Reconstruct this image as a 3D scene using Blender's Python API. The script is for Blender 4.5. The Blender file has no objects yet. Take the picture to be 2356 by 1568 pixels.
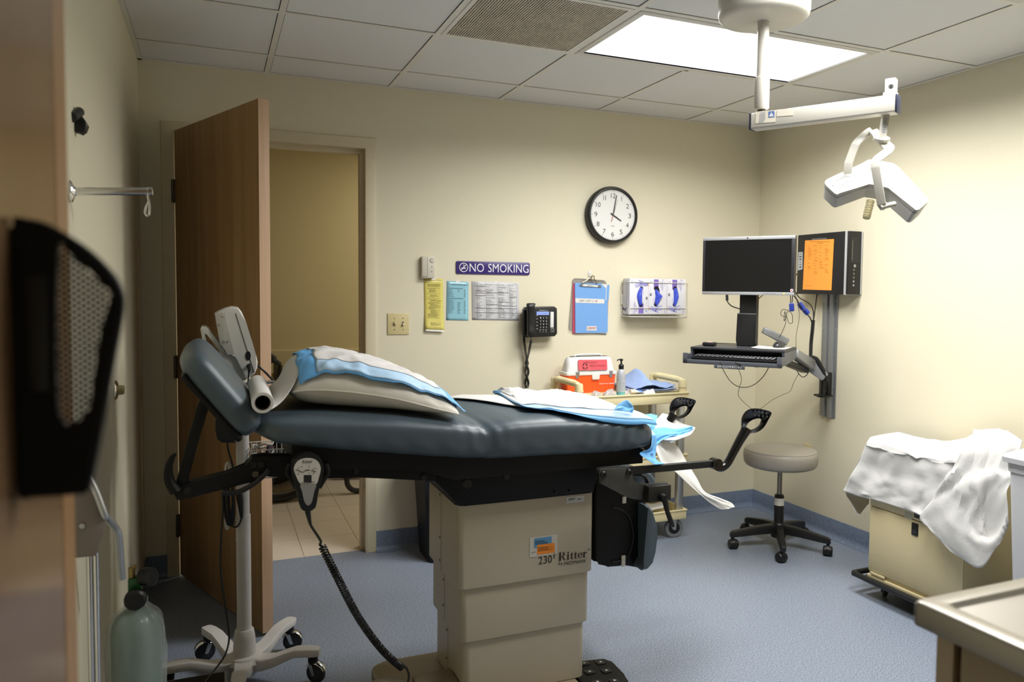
import bpy, bmesh, math, random
from mathutils import Vector as V, Matrix
random.seed(7)
PI = math.pi
S = bpy.context.scene
COL = S.collection

# ---------------------------------------------------------------- survey: the viewpoint the room was measured from
F_PX, CX, CY_ = 1779.03, 1250.93, 759.83
CAM = V((0.0, -4.09824, 1.40423))
AR = V((0.9195449, -0.3928505, 0.0102811))
AU = V((0.0109445, 0.0517516, 0.9986000))
AF = V((0.3928325, 0.9181450, -0.0518875))

def ray(px, py):
    return AF + AR * ((px - CX) / F_PX) - AU * ((py - CY_) / F_PX)
def hit(px, py, ax, v):
    d = ray(px, py)
    return CAM + d * ((v - CAM[ax]) / d[ax])
def PX(px, py, v): return hit(px, py, 0, v)
def PY(px, py, v): return hit(px, py, 1, v)
def PZ(px, py, v): return hit(px, py, 2, v)
def PD(px, py, dep): return CAM + ray(px, py) * dep
def PP(px, py, p, n):
    d = ray(px, py)
    return CAM + d * ((V(p) - CAM).dot(V(n)) / d.dot(V(n)))

# ---------------------------------------------------------------- materials
def lin(c):
    if isinstance(c, str):
        c = [int(c[i:i + 2], 16) / 255 for i in (0, 2, 4)]
        return tuple((x / 12.92 if x <= .04045 else ((x + .055) / 1.055) ** 2.4) for x in c) + (1,)
    return tuple(c) + (1,)
MATS = {}
def mat(name, col, rough=.5, metal=0, var=.04, scale=40, bump=0, bscale=200, spec=.5, alpha=1, emit=0, trans=0, sheen=0, coat=0, stretch=None):
    if name in MATS: return MATS[name]
    m = bpy.data.materials.new(name); m.use_nodes = True
    nt = m.node_tree; N = nt.nodes; L = nt.links
    b = N['Principled BSDF']
    c = lin(col)
    b.inputs['Roughness'].default_value = rough
    b.inputs['Metallic'].default_value = metal
    b.inputs['Specular IOR Level'].default_value = spec
    b.inputs['Alpha'].default_value = alpha
    b.inputs['Transmission Weight'].default_value = trans
    b.inputs['Coat Weight'].default_value = coat
    tc = N.new('ShaderNodeTexCoord')
    src = tc.outputs['Object']
    if stretch:
        mp = N.new('ShaderNodeMapping'); mp.inputs['Scale'].default_value = stretch
        L.new(src, mp.inputs['Vector']); src = mp.outputs['Vector']
    nz = N.new('ShaderNodeTexNoise'); nz.inputs['Scale'].default_value = scale; nz.inputs['Detail'].default_value = 4
    L.new(src, nz.inputs['Vector'])
    mx = N.new('ShaderNodeMix'); mx.data_type = 'RGBA'
    mx.inputs['A'].default_value = tuple(x * (1 - var) for x in c[:3]) + (1,)
    mx.inputs['B'].default_value = tuple(min(1, x * (1 + var)) for x in c[:3]) + (1,)
    L.new(nz.outputs['Fac'], mx.inputs['Factor'])
    L.new(mx.outputs['Result'], b.inputs['Base Color'])
    if emit:
        b.inputs['Emission Color'].default_value = c; b.inputs['Emission Strength'].default_value = emit
    if bump:
        n2 = N.new('ShaderNodeTexNoise'); n2.inputs['Scale'].default_value = bscale; n2.inputs['Detail'].default_value = 3
        L.new(src, n2.inputs['Vector'])
        bp = N.new('ShaderNodeBump'); bp.inputs['Strength'].default_value = bump; bp.inputs['Distance'].default_value = .002
        L.new(n2.outputs['Fac'], bp.inputs['Height']); L.new(bp.outputs['Normal'], b.inputs['Normal'])
    MATS[name] = m
    return m

def mat_speckle(name, base, dark, light, rough=.35, scale=260, spec=.4):
    m = bpy.data.materials.new(name); m.use_nodes = True
    nt = m.node_tree; N = nt.nodes; L = nt.links; b = N['Principled BSDF']
    b.inputs['Roughness'].default_value = rough; b.inputs['Specular IOR Level'].default_value = spec
    tc = N.new('ShaderNodeTexCoord')
    nz = N.new('ShaderNodeTexNoise'); nz.inputs['Scale'].default_value = scale; nz.inputs['Detail'].default_value = 2; nz.inputs['Roughness'].default_value = .6
    L.new(tc.outputs['Object'], nz.inputs['Vector'])
    r = N.new('ShaderNodeValToRGB'); e = r.color_ramp.elements
    e[0].position = .36; e[0].color = lin(dark); e[1].position = .66; e[1].color = lin(light)
    x = e.new(.45); x.color = lin(base); x = e.new(.56); x.color = lin(base)
    L.new(nz.outputs['Fac'], r.inputs['Fac'])
    n3 = N.new('ShaderNodeTexNoise'); n3.inputs['Scale'].default_value = 1.6; n3.inputs['Detail'].default_value = 3
    L.new(tc.outputs['Object'], n3.inputs['Vector'])
    mx = N.new('ShaderNodeMix'); mx.data_type = 'RGBA'; mx.blend_type = 'MULTIPLY'; mx.inputs['Factor'].default_value = .18
    L.new(r.outputs['Color'], mx.inputs['A']); L.new(n3.outputs['Color'], mx.inputs['B'])
    mx2 = N.new('ShaderNodeMix'); mx2.data_type = 'RGBA'; mx2.inputs['Factor'].default_value = 0.0
    L.new(r.outputs['Color'], b.inputs['Base Color'])
    rr = N.new('ShaderNodeMapRange'); rr.inputs['To Min'].default_value = rough - .08; rr.inputs['To Max'].default_value = rough + .12
    L.new(n3.outputs['Fac'], rr.inputs['Value']); L.new(rr.outputs['Result'], b.inputs['Roughness'])
    return m

def mat_wood(name, a, bcol, rough=.35, spec=.4, axis_scale=(14, 14, .9), coat=0):
    m = bpy.data.materials.new(name); m.use_nodes = True
    nt = m.node_tree; N = nt.nodes; L = nt.links; b = N['Principled BSDF']
    b.inputs['Roughness'].default_value = rough; b.inputs['Specular IOR Level'].default_value = spec; b.inputs['Coat Weight'].default_value = coat
    tc = N.new('ShaderNodeTexCoord'); mp = N.new('ShaderNodeMapping'); mp.inputs['Scale'].default_value = axis_scale
    L.new(tc.outputs['Object'], mp.inputs['Vector'])
    w = N.new('ShaderNodeTexNoise'); w.inputs['Scale'].default_value = 1.1; w.inputs['Detail'].default_value = 6; w.inputs['Distortion'].default_value = .6
    L.new(mp.outputs['Vector'], w.inputs['Vector'])
    mp2 = N.new('ShaderNodeMapping'); mp2.inputs['Scale'].default_value = tuple(x * 12 if i < 2 else x * 3 for i, x in enumerate(axis_scale))
    L.new(tc.outputs['Object'], mp2.inputs['Vector'])
    f = N.new('ShaderNodeTexNoise'); f.inputs['Scale'].default_value = 1.5; f.inputs['Detail'].default_value = 3
    L.new(mp2.outputs['Vector'], f.inputs['Vector'])
    ad = N.new('ShaderNodeMath'); ad.operation = 'MULTIPLY_ADD'; ad.inputs[1].default_value = .45
    L.new(f.outputs['Fac'], ad.inputs[0])
    sc = N.new('ShaderNodeMath'); sc.operation = 'MULTIPLY'; sc.inputs[1].default_value = .6
    L.new(w.outputs['Fac'], sc.inputs[0]); L.new(sc.outputs[0], ad.inputs[2])
    r = N.new('ShaderNodeValToRGB'); r.color_ramp.elements[0].position = .36; r.color_ramp.elements[0].color = lin(a)
    r.color_ramp.elements[1].position = .68; r.color_ramp.elements[1].color = lin(bcol)
    L.new(ad.outputs[0], r.inputs['Fac']); L.new(r.outputs['Color'], b.inputs['Base Color'])
    return m

# ---------------------------------------------------------------- mesh builder
class MB:
    def __init__(s): s.b = bmesh.new()
    def _new(s, fn):
        n0 = len(s.b.verts); fn(); s.b.verts.ensure_lookup_table(); return s.b.verts[n0:]
    def box(s, c, size, rot=None, bev=0, seg=2):
        r = bmesh.ops.create_cube(s.b, size=1); vs = r['verts']
        M = Matrix.Translation(V(c)) @ (rot.to_4x4() if rot else Matrix()) @ Matrix.Diagonal(V(tuple(size) + (1,)))
        if bev:
            for v in vs: v.co = Matrix.Diagonal(V(tuple(size) + (1,))) @ v.co
            es = list({e for v in vs for e in v.link_edges})
            o = bmesh.ops.bevel(s.b, geom=es, offset=min(bev, min(size) * .499), segments=seg, profile=.5, affect='EDGES')
            vs = list({v for f in o['faces'] for v in f.verts} | {v for v in vs if v.is_valid})
            # bevel keeps remaining flat faces: gather by flood
            st = list(vs); seen = set(st)
            while st:
                v = st.pop()
                for e in v.link_edges:
                    w = e.other_vert(v)
                    if w not in seen: seen.add(w); st.append(w)
            M = Matrix.Translation(V(c)) @ (rot.to_4x4() if rot else Matrix())
            for v in seen: v.co = M @ v.co
        else:
            for v in vs: v.co = M @ v.co
        return s
    def bb(s, x0, x1, y0, y1, z0, z1, bev=0, seg=2):
        return s.box(((x0 + x1) / 2, (y0 + y1) / 2, (z0 + z1) / 2), (abs(x1 - x0), abs(y1 - y0), abs(z1 - z0)), None, bev, seg)
    def loft(s, rings, cap=True, closed=True):
        B = s.b; R = [[B.verts.new(p) for p in r] for r in rings]; n = len(rings[0])
        for a, b in zip(R, R[1:]):
            for i in range(n if closed else n - 1):
                j = (i + 1) % n
                try: B.faces.new((a[i], a[j], b[j], b[i]))
                except ValueError: pass
        if cap and closed:
            for r in (R[0][::-1], R[-1]):
                try: B.faces.new(r)
                except ValueError: pass
        return s
    def tube(s, pts, r, seg=8, closed=False, flat=None):
        pts = [V(p) for p in pts]; n = len(pts)
        rad = r if isinstance(r, (list, tuple)) else [r] * n
        T = []
        for i in range(n):
            a = pts[(i - 1) % n] if closed or i else pts[i]; b = pts[(i + 1) % n] if closed or i < n - 1 else pts[i]
            t = (b - a); T.append(t.normalized() if t.length > 1e-9 else V((0, 0, 1)))
        up = V((0, 0, 1)) if abs(T[0].z) < .9 else V((1, 0, 0))
        nrm = (up - T[0] * up.dot(T[0])).normalized(); rings = []
        for i in range(n):
            nrm = nrm - T[i] * nrm.dot(T[i]); nrm = nrm.normalized() if nrm.length > 1e-6 else T[i].orthogonal().normalized()
            bi = T[i].cross(nrm)
            rings.append([pts[i] + (nrm * math.cos(2 * PI * k / seg) + bi * math.sin(2 * PI * k / seg)) * rad[i] for k in range(seg)])
        if closed: rings.append(rings[0])
        return s.loft(rings, cap=not closed)
    def cyl(s, p0, p1, r0, r1=None, seg=24):
        return s.tube([p0, p1], [r0, r0 if r1 is None else r1], seg)
    def lathe(s, prof, o=(0, 0, 0), axis=(0, 0, 1), seg=32, cap=True):
        o = V(o); a = V(axis).normalized(); u = a.orthogonal().normalized(); w = a.cross(u)
        return s.loft([[o + a * z + (u * math.cos(2 * PI * k / seg) + w * math.sin(2 * PI * k / seg)) * max(r, 1e-5) for k in range(seg)] for r, z in prof], cap=cap)
    def prism(s, pts, vec, bev=0, seg=2):
        B = s.b; vec = V(vec)
        a = [B.verts.new(V(p)) for p in pts]; b = [B.verts.new(V(p) + vec) for p in pts]; n = len(pts)
        fs = [B.faces.new(a[::-1]), B.faces.new(b)]
        for i in range(n):
            j = (i + 1) % n; fs.append(B.faces.new((a[i], a[j], b[j], b[i])))
        if bev:
            es = list({e for f in fs[:2] for e in f.edges})
            bmesh.ops.bevel(B, geom=es, offset=bev, segments=seg, profile=.5, affect='EDGES')
        return s
    def poly(s, pts):
        s.b.faces.new([s.b.verts.new(V(p)) for p in pts]); return s
    def grid(s, rows):
        B = s.b; R = [[B.verts.new(V(p)) for p in r] for r in rows]
        for a, b in zip(R, R[1:]):
            for i in range(len(a) - 1): B.faces.new((a[i], a[i + 1], b[i + 1], b[i]))
        return s
    def ball(s, c, r, seg=16, sc=(1, 1, 1)):
        n0 = set(s.b.verts)
        bmesh.ops.create_uvsphere(s.b, u_segments=seg, v_segments=max(6, seg // 2), radius=1)
        c = V(c)
        for v in s.b.verts:
            if v not in n0: v.co = c + V((v.co.x * r * sc[0], v.co.y * r * sc[1], v.co.z * r * sc[2]))
        return s
    def torus(s, c, axis, R, r, seg=40, ms=8):
        c = V(c); a = V(axis).normalized(); u = a.orthogonal().normalized(); w = a.cross(u)
        return s.tube([c + (u * math.cos(2 * PI * k / seg) + w * math.sin(2 * PI * k / seg)) * R for k in range(seg)], r, ms, closed=True)
    def xf(s, M):
        for v in s.b.verts: v.co = M @ v.co
        return s
    def build(s, name, m, parent=None, ang=35, smooth=True, local=False):
        bmesh.ops.remove_doubles(s.b, verts=s.b.verts, dist=1e-6)
        bmesh.ops.recalc_face_normals(s.b, faces=s.b.faces)
        me = bpy.data.meshes.new(name)
        off = V((0, 0, 0))
        if parent is not None and not local:
            q = parent
            while q is not None: off = off + q.location; q = q.parent
        if off.length:
            for v in s.b.verts: v.co -= off
        s.b.to_mesh(me); s.b.free()
        if smooth:
            me.polygons.foreach_set('use_smooth', [True] * len(me.polygons))
            try: me.set_sharp_from_angle(angle=math.radians(ang))
            except Exception: pass
        for mm in (m if isinstance(m, (list, tuple)) else [m]): me.materials.append(mm)
        o = bpy.data.objects.new(name, me); COL.objects.link(o)
        if parent is not None: o.parent = parent
        return o

def tag(o, label=None, cat=None, group=None, kind=None):
    if label: o['label'] = label
    if cat: o['category'] = cat
    if group: o['group'] = group
    if kind: o['kind'] = kind
    return o
def thing(name, label, cat, loc=(0, 0, 0), rz=0, group=None):
    o = bpy.data.objects.new(name, None); o.empty_display_size = .05; COL.objects.link(o)
    o.location = loc; o.rotation_euler = (0, 0, rz)
    return tag(o, label, cat, group)
def copy_tree(o, parent=None):
    c = o.copy(); COL.objects.link(c)
    if parent is not None: c.parent = parent
    for ch in [x for x in bpy.data.objects if x.parent == o]: copy_tree(ch, c)
    return c
def subsurf(o, lv=2, solid=0, off=0):
    m = o.modifiers.new('s', 'SUBSURF'); m.levels = lv; m.render_levels = lv
    if solid:
        k = o.modifiers.new('t', 'SOLIDIFY'); k.thickness = solid; k.offset = off
    return o

def smooth(pts, n=8, closed=False):
    P = [V(p) for p in pts]; out = []; m = len(P)
    rng = range(m) if closed else range(m - 1)
    for i in rng:
        g = (lambda k: P[k % m]) if closed else (lambda k: P[max(0, min(m - 1, k))])
        a, b, c, d = g(i - 1), g(i), g(i + 1), g(i + 2)
        for k in range(n):
            t = k / n
            out.append(.5 * ((2 * b) + (c - a) * t + (2 * a - 5 * b + 4 * c - d) * t * t + (3 * b - a - 3 * c + d) * t ** 3))
    if not closed: out.append(P[-1])
    return out
def helix(path, R, turns, per=12):
    P = smooth(path, 24); Ls = [0]
    for a, b in zip(P, P[1:]): Ls.append(Ls[-1] + (b - a).length)
    out = []; n = int(turns * per); j = 0
    nr = V((1, 0, 0))
    for k in range(n + 1):
        s = Ls[-1] * k / n
        while j < len(Ls) - 2 and Ls[j + 1] < s: j += 1
        t = (s - Ls[j]) / max(1e-9, Ls[j + 1] - Ls[j]); c = P[j].lerp(P[j + 1], t); T = (P[j + 1] - P[j]).normalized()
        nr = (nr - T * nr.dot(T)).normalized(); bi = T.cross(nr); a = 2 * PI * k / per
        out.append(c + (nr * math.cos(a) + bi * math.sin(a)) * R)
    return out
def rrect(w, h, r, n=5):
    pts = []
    for cx, cy, a0 in ((w / 2 - r, h / 2 - r, 0), (-w / 2 + r, h / 2 - r, 90), (-w / 2 + r, -h / 2 + r, 180), (w / 2 - r, -h / 2 + r, 270)):
        for k in range(n + 1):
            a = math.radians(a0 + 90 * k / n); pts.append((cx + r * math.cos(a), cy + r * math.sin(a)))
    return pts
def rprism(o, u, v, w, h, r, vec, bev=0, n=5):
    """rounded rectangle centred on o in axes u,v, pushed along vec"""
    o, u, v = V(o), V(u), V(v)
    return [o + u * a + v * b for a, b in rrect(w, h, r, n)]

def text_mesh(name, body, o, u, v, width, height, m, parent=None, thick=.0004, bold=0, shear=0):
    """flat lettering, fitted to width x height, lower-left corner at o, axes u (right) and v (up)"""
    cu = bpy.data.curves.new(name, 'FONT'); cu.body = body; cu.size = 1; cu.resolution_u = 3; cu.offset = bold; cu.shear = shear
    ob = bpy.data.objects.new(name + '_tmp', cu); COL.objects.link(ob)
    dg = bpy.context.evaluated_depsgraph_get(); dg.update()
    me = bpy.data.meshes.new_from_object(ob.evaluated_get(dg)); me.name = name
    bpy.data.objects.remove(ob); bpy.data.curves.remove(cu)
    if not me.vertices: return None
    xs = [q.co.x for q in me.vertices]; ys = [q.co.y for q in me.vertices]
    x0, x1, y0, y1 = min(xs), max(xs), min(ys), max(ys)
    o, u, v = V(o), V(u).normalized(), V(v).normalized(); n = u.cross(v)
    off = V((0, 0, 0)); q = parent
    while q is not None: off = off + q.location; q = q.parent
    for q in me.vertices:
        q.co = o + u * ((q.co.x - x0) / (x1 - x0) * width) + v * ((q.co.y - y0) / (y1 - y0) * height) + n * thick - off
    me.materials.clear(); me.materials.append(m)
    ob = bpy.data.objects.new(name, me); COL.objects.link(ob)
    if parent is not None: ob.parent = parent
    return ob
def quads(name, rects, o, u, v, m, parent, lift=.0005):
    """printed marks: rects (x0,y0,x1,y1) in metres on the plane o,u,v"""
    o, u, v = V(o), V(u).normalized(), V(v).normalized(); n = u.cross(v); b = MB()
    for x0, y0, x1, y1 in rects:
        b.poly([o + u * x + v * y + n * lift for x, y in ((x0, y0), (x1, y0), (x1, y1), (x0, y1))])
    return b.build(name, m, parent, smooth=False)
def para(x0, x1, ytop, rows, lead, h, rnd, fill=(.55, 1.0), word=.006):
    """rows of word-like dashes"""
    out = []
    for i in range(rows):
        y = ytop - i * lead; x = x0; end = x0 + (x1 - x0) * rnd.uniform(*fill)
        while x < end - word * .4:
            w = min(word * rnd.uniform(.5, 1.6), end - x); out.append((x, y - h, x + w, y)); x += w + word * .28
    return out
EX, EY, EZ = V((1, 0, 0)), V((0, 1, 0)), V((0, 0, 1))

def crease_field(seed, n, amp, w=.05):
    """sharp random fold lines over a unit square: u,v -> offset"""
    r = random.Random(seed); L = []
    for _ in range(n):
        a = r.uniform(0, PI); L.append((r.random(), r.random(), math.cos(a), math.sin(a), r.uniform(.15, .5), amp * r.uniform(.4, 1) * r.choice((1, 1, -1)), w * r.uniform(.5, 1.8)))
    def f(u, v):
        z = 0
        for x, y, c, s_, l, h, ww in L:
            dx, dy = u - x, v - y; t = dx * c + dy * s_; d = abs(-dx * s_ + dy * c)
            if d < ww and abs(t) < l: z += h * (1 - d / ww) * (1 - (t / l) ** 2)
        return z
    return f
def catmull_grid(R, n):
    """R rows of points -> denser rows through the same points"""
    rows = [smooth(r, n) for r in R]
    cols = [smooth([rows[i][j] for i in range(len(rows))], n) for j in range(len(rows[0]))]
    return [[cols[j][i] for j in range(len(cols))] for i in range(len(cols[0]))]
def crumple_grid(R, n, fld, dirv=None):
    G_ = catmull_grid(R, n); nu, nv = len(G_) - 1, len(G_[0]) - 1; out = []
    for i in range(nu + 1):
        row = []
        for j in range(nv + 1):
            a = G_[min(nu, i + 1)][j] - G_[max(0, i - 1)][j]; b = G_[i][min(nv, j + 1)] - G_[i][max(0, j - 1)]
            k = a.cross(b); k = k.normalized() if k.length > 1e-12 else V((0, 0, 1))
            if dirv is not None and k.dot(dirv) < 0: k = -k
            row.append(G_[i][j] + k * fld(i / nu, j / nv))
        out.append(row)
    return out
# ================================================================ palette
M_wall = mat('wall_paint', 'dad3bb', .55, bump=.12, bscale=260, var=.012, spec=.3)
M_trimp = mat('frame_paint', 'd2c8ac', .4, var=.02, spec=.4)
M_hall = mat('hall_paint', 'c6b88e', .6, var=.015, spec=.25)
M_floor = mat_speckle('speckled_vinyl', '818a99', '525b6b', 'abb3c0', rough=.36, scale=210)
M_base = mat_speckle('speckled_vinyl_skirting', '6f7c92', '556178', '8b97a9', rough=.45, scale=240)
M_hfloor = mat('hall_tile', 'cfc4b4', .35, var=.05, scale=60)
M_tile = mat('ceiling_tile', 'dedfe0', .9, var=.05, scale=300, bump=.25, bscale=500, spec=.1)
M_grid = mat('ceiling_grid_white', 'dddcd6', .5, var=.02)
M_dark = mat('void_black', '0a0a0a', .9)
M_wood = mat_wood('birch_veneer', '8a6a44', 'a88760', rough=.42)
M_woodedge = mat_wood('birch_lit_edge', 'bd9a7a', 'cfae92', rough=.45, axis_scale=(30, 30, .8))  # leaf edges: pinker and paler, the light on them put into the colour
M_cupb = mat_wood('maple_laminate', '755a41', '886c50', rough=.14, axis_scale=(9, 9, .6), spec=.5)
M_cupe = mat_wood('maple_edge', '8d6b46', 'a9835a', rough=.3, axis_scale=(40, 40, .5))
M_steel = mat('brushed_steel', '97928a', .36, metal=1, var=.08, scale=30, stretch=(1, 30, 30))
M_chrome = mat('chrome', 'd8d8d8', .12, metal=1, var=.02)
M_dsteel = mat('dark_steel', '6a655c', .4, metal=1, var=.05)
M_black = mat('black_plastic', '131313', .42, var=.15, spec=.45)
M_blackm = mat('black_matt', '0a0a0a', .55, var=.15, spec=.28)
M_gloss = mat('black_gloss', '0c0c0d', .2, var=.1, spec=.6)
M_white = mat('white_plastic', 'd6d5d1', .35, var=.02)
M_offw = mat('off_white_plastic', 'd6d2c6', .4, var=.02)
M_beige = mat('beige_paint', 'b5ab96', .38, var=.015, spec=.45)
M_beige2 = mat('cabinet_beige', 'cdbf97', .42, var=.015)
M_putty = mat('putty_plastic', 'ddd0a4', .45, var=.03, scale=90)
M_vinyl = mat('blue_grey_vinyl', '47545d', .42, var=.05, scale=120, bump=.08, bscale=420, spec=.5)
M_paper = mat('white_paper', 'd6d4d0', .75, var=.02, bump=.35, bscale=60)
M_crepe = mat('exam_paper', 'd2d0cc', .7, var=.02, bump=.2, bscale=300)
M_blue = mat('underpad_blue', '62a6de', .6, var=.06, scale=30, bump=.4, bscale=90)
M_ink = mat('print_black', '1c1a18', .7)
M_ink2 = mat('print_grey', '6a6862', .7)
M_rubber = mat('tyre_rubber', '26262a', .6)
M_alu = mat('aluminium', 'b4b6b8', .38, metal=.85, var=.04)
M_grey = mat('grey_plastic', '8f9296', .4, var=.03)

# ================================================================ setting
XL, XR, H, YB = -0.311, 3.27, 2.454, -5.3
HX, DW, DH = -0.167, 0.905, 2.131           # door hinge x, opening width, opening height
HALL = 1.78
def struct(o): return tag(o, kind='structure')

f = MB().bb(XL, XR, YB, .045, -.1, 0); struct(f.build('floor', M_floor, smooth=False))
# corridor floor, tiles with hairline joints in one mesh
f = MB(); g = .3048
for i in range(-8, 11):
    for j in range(0, 6):
        x0, y0 = .12 + i * g, .045 + j * g
        f.bb(x0 + .0012, x0 + g - .0012, y0 + (.0 if j == 0 else .0012), min(HALL, y0 + g - .0012), -.02, 0)
struct(f.build('floor_corridor', M_hfloor, smooth=False))
struct(MB().bb(-2.4, 3.5, .045, HALL, -.1, -.019).build('floor_corridor_base', M_hfloor, smooth=False))

o = [(XL - .1, 0, 0), (HX, 0, 0), (HX, 0, DH), (HX + DW, 0, DH), (HX + DW, 0, 0), (XR + .1, 0, 0), (XR + .1, 0, 2.7), (XL - .1, 0, 2.7)]
struct(MB().prism(o, (0, .12, 0)).build('wall_back', M_wall, smooth=False))
struct(MB().bb(XL - .1, XL, YB, 0, 0, 2.7).build('wall_left', M_wall, smooth=False))
struct(MB().bb(XR, XR + .1, YB, 0, 0, 2.7).build('wall_right', M_wall, smooth=False))
struct(MB().bb(XL - .1, XR + .1, YB - .1, YB, 0, 2.7).build('wall_front', M_wall, smooth=False))
# corridor shell
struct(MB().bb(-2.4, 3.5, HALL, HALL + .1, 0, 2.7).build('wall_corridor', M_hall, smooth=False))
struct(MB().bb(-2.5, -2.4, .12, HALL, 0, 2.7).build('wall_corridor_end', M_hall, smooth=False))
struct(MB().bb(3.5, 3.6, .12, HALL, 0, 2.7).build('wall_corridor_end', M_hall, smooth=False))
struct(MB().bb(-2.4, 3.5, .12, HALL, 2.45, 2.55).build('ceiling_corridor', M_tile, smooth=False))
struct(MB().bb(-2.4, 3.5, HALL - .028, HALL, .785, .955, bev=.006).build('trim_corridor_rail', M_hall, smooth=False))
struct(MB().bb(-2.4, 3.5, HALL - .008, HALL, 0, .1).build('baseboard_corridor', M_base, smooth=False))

# door frame: hollow-metal profile, face 50 mm, stop
def jamb(x0, x1, z1, name):
    m = MB()
    return m
t = .05
fr = MB()
o = [(HX - t, 0, 0), (HX, 0, 0), (HX, 0, DH), (HX + DW, 0, DH), (HX + DW, 0, 0), (HX + DW + t, 0, 0), (HX + DW + t, 0, DH + t), (HX - t, 0, DH + t)]
fr.prism([V(p) + V((0, -.012, 0)) for p in o], (0, .016, 0), bev=.002)
o2 = [(HX - .001, 0, 0), (HX + .004, 0, 0), (HX + .004, 0, DH - .004), (HX + DW - .004, 0, DH - .004), (HX + DW - .004, 0, 0), (HX + DW + .001, 0, 0), (HX + DW + .001, 0, DH + .001), (HX - .001, 0, DH + .001)]
fr.prism([V(p) + V((0, -.011, 0)) for p in o2], (0, .14, 0))
s = .022
o3 = [(HX, 0, 0), (HX + s, 0, 0), (HX + s, 0, DH - s), (HX + DW - s, 0, DH - s), (HX + DW - s, 0, 0), (HX + DW, 0, 0), (HX + DW, 0, DH), (HX, 0, DH)]
fr.prism([V(p) + V((0, .042, 0)) for p in o3], (0, .05, 0), bev=.002)
trim = struct(fr.build('trim_door', M_trimp, ang=30))
sp = MB().bb(HX + DW - .0055, HX + DW - .0038, -.004, .028, .90, 1.02).bb(HX + DW - .0056, HX + DW - .0036, -.0135, .002, .93, .99)
sp.build('strike_plate', M_dsteel, trim)
for z in (.35, 1.05, 1.95):
    MB().cyl((HX + DW - .0045, .02, z), (HX + DW - .003, .02, z), .005).build('screw', M_dark, trim)

# door leaf
ANG = 1.1967
hx, hy = HX + .006, -.016
u = V((math.cos(ANG), -math.sin(ANG), 0)); n = V((math.sin(ANG), math.cos(ANG), 0))
door = bpy.data.objects.new('door_1', None); COL.objects.link(door); door.location = (hx, hy, 0); struct(door)
P0 = V((hx, hy, .012)); TH = .044; WL = .905
lf = MB(); lf.prism([P0 + u * .004, P0 + u * WL, P0 + u * WL + n * TH, P0 + u * .004 + n * TH], (0, 0, DH - .006))
lo = lf.build('door_leaf', [M_wood, M_woodedge], door, smooth=False)
for p in lo.data.polygons:
    if abs(p.normal.dot(u)) > .9 or p.normal.z > .9: p.material_index = 1
lo.data.update()
for z in (1.855, 1.02, .25):
    h = MB()
    for k in range(5):
        a = z - .055 + k * .022
        h.cyl((HX - .002, -.021, a + .0012), (HX - .002, -.021, a + .0208), .0068, seg=14)
    h.bb(HX - .001, HX + .0015, -.02, .02, z - .055, z + .055)
    q = P0 + u * .002
    h.prism([V((HX, -.02, z - .055)), V((hx, hy, z - .055)) + u * .003, V((hx, hy, z - .055)) + u * .003 + n * .03, V((hx, hy, z - .055)) + u * .001 + n * .03, V((HX - .001, -.017, z - .055))], (0, 0, .11))
    h.build('hinge', M_dsteel, door)
# lever on the far face of the leaf
lv = MB(); q = P0 + u * (WL - .07) + n * TH + V((0, 0, .93))
lv.cyl(q, q + n * .012, .03); lv.tube(smooth([q + n * .01, q + n * .05, q + n * .055 - u * .03, q + n * .055 - u * .12]), .009)
lv.build('door_lever', M_dsteel, door)

# skirting with cove foot
def skirt(name, a, b, nrm, hb=.108):
    a, b, nrm = V(a), V(b), V(nrm); pr = [(0, hb), (.004, hb), (.005, hb - .003)]
    pr += [(.005 + .03 * (1 - math.cos(math.radians(90 * k / 6))), .035 - .034 * math.sin(math.radians(90 * k / 6))) for k in range(7)] + [(0, .0)]
    m = MB(); m.loft([[p + nrm * d + EZ * z for d, z in pr] for p in (a, b)])
    struct(m.build(name, M_base, ang=50))
skirt('baseboard_back', (HX + DW + t, 0, 0), (XR, 0, 0), (0, -1, 0))
skirt('baseboard_back', (XL, 0, 0), (HX - t, 0, 0), (0, -1, 0))
skirt('baseboard_right', (XR, 0, 0), (XR, YB, 0), (-1, 0, 0))
skirt('baseboard_left', (XL, 0, 0), (XL, YB, 0), (1, 0, 0))

# suspended ceiling
G = .6096; GX0 = .255 - 2 * G; GY0 = -.314 + G
GX = [GX0 + k * G for k in range(0, 8)]; GY = [GY0 - k * G for k in range(0, 11)]
lights = [(4, 2), (4, 5)]; LB = set()
for i, j in [(4, 2), (4, 4)]: LB |= {(i, j), (i + 1, j)}
VB = (3, 2)
tl = MB()
for i in range(len(GX) - 1):
    for j in range(len(GY) - 1):
        if (i, j) in LB or (i, j) == VB: continue
        x0, x1 = max(GX[i] + .0145, XL + .022), min(GX[i + 1] - .0145, XR - .022); y1, y0 = min(GY[j] - .0145, -.022), max(GY[j + 1] + .0145, YB + .02)
        if x1 - x0 < .03 or y1 - y0 < .03: continue
        tl.bb(x0, x1, y0, y1, H + .004, H + .018)
ceil = struct(tl.build('ceiling', M_tile, smooth=False))
gr = MB()
for x in GX:
    if XL < x < XR:
        i = GX.index(x); cuts = [YB]
        segs = [(YB, 0)]
        if i == 5: segs = [(YB, GY[5] - .012), (GY[4] + .012, GY[3] - .012), (GY[2] + .012, 0)]
        for a, b in segs: gr.bb(x - .0119, x + .0119, a, b, H, H + .003)
for y in GY:
    if YB < y < 0:
        j = GY.index(y)
        for i in range(len(GX) - 1):
            a, b = max(GX[i] + .012, XL), min(GX[i + 1] - .012, XR)
            if b > a: gr.bb(a, b, y - .0119, y + .0119, H + .0002, H + .0032)
ch = gr.build('ceiling_grid', M_grid, ceil, smooth=False)
am = MB()
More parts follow.
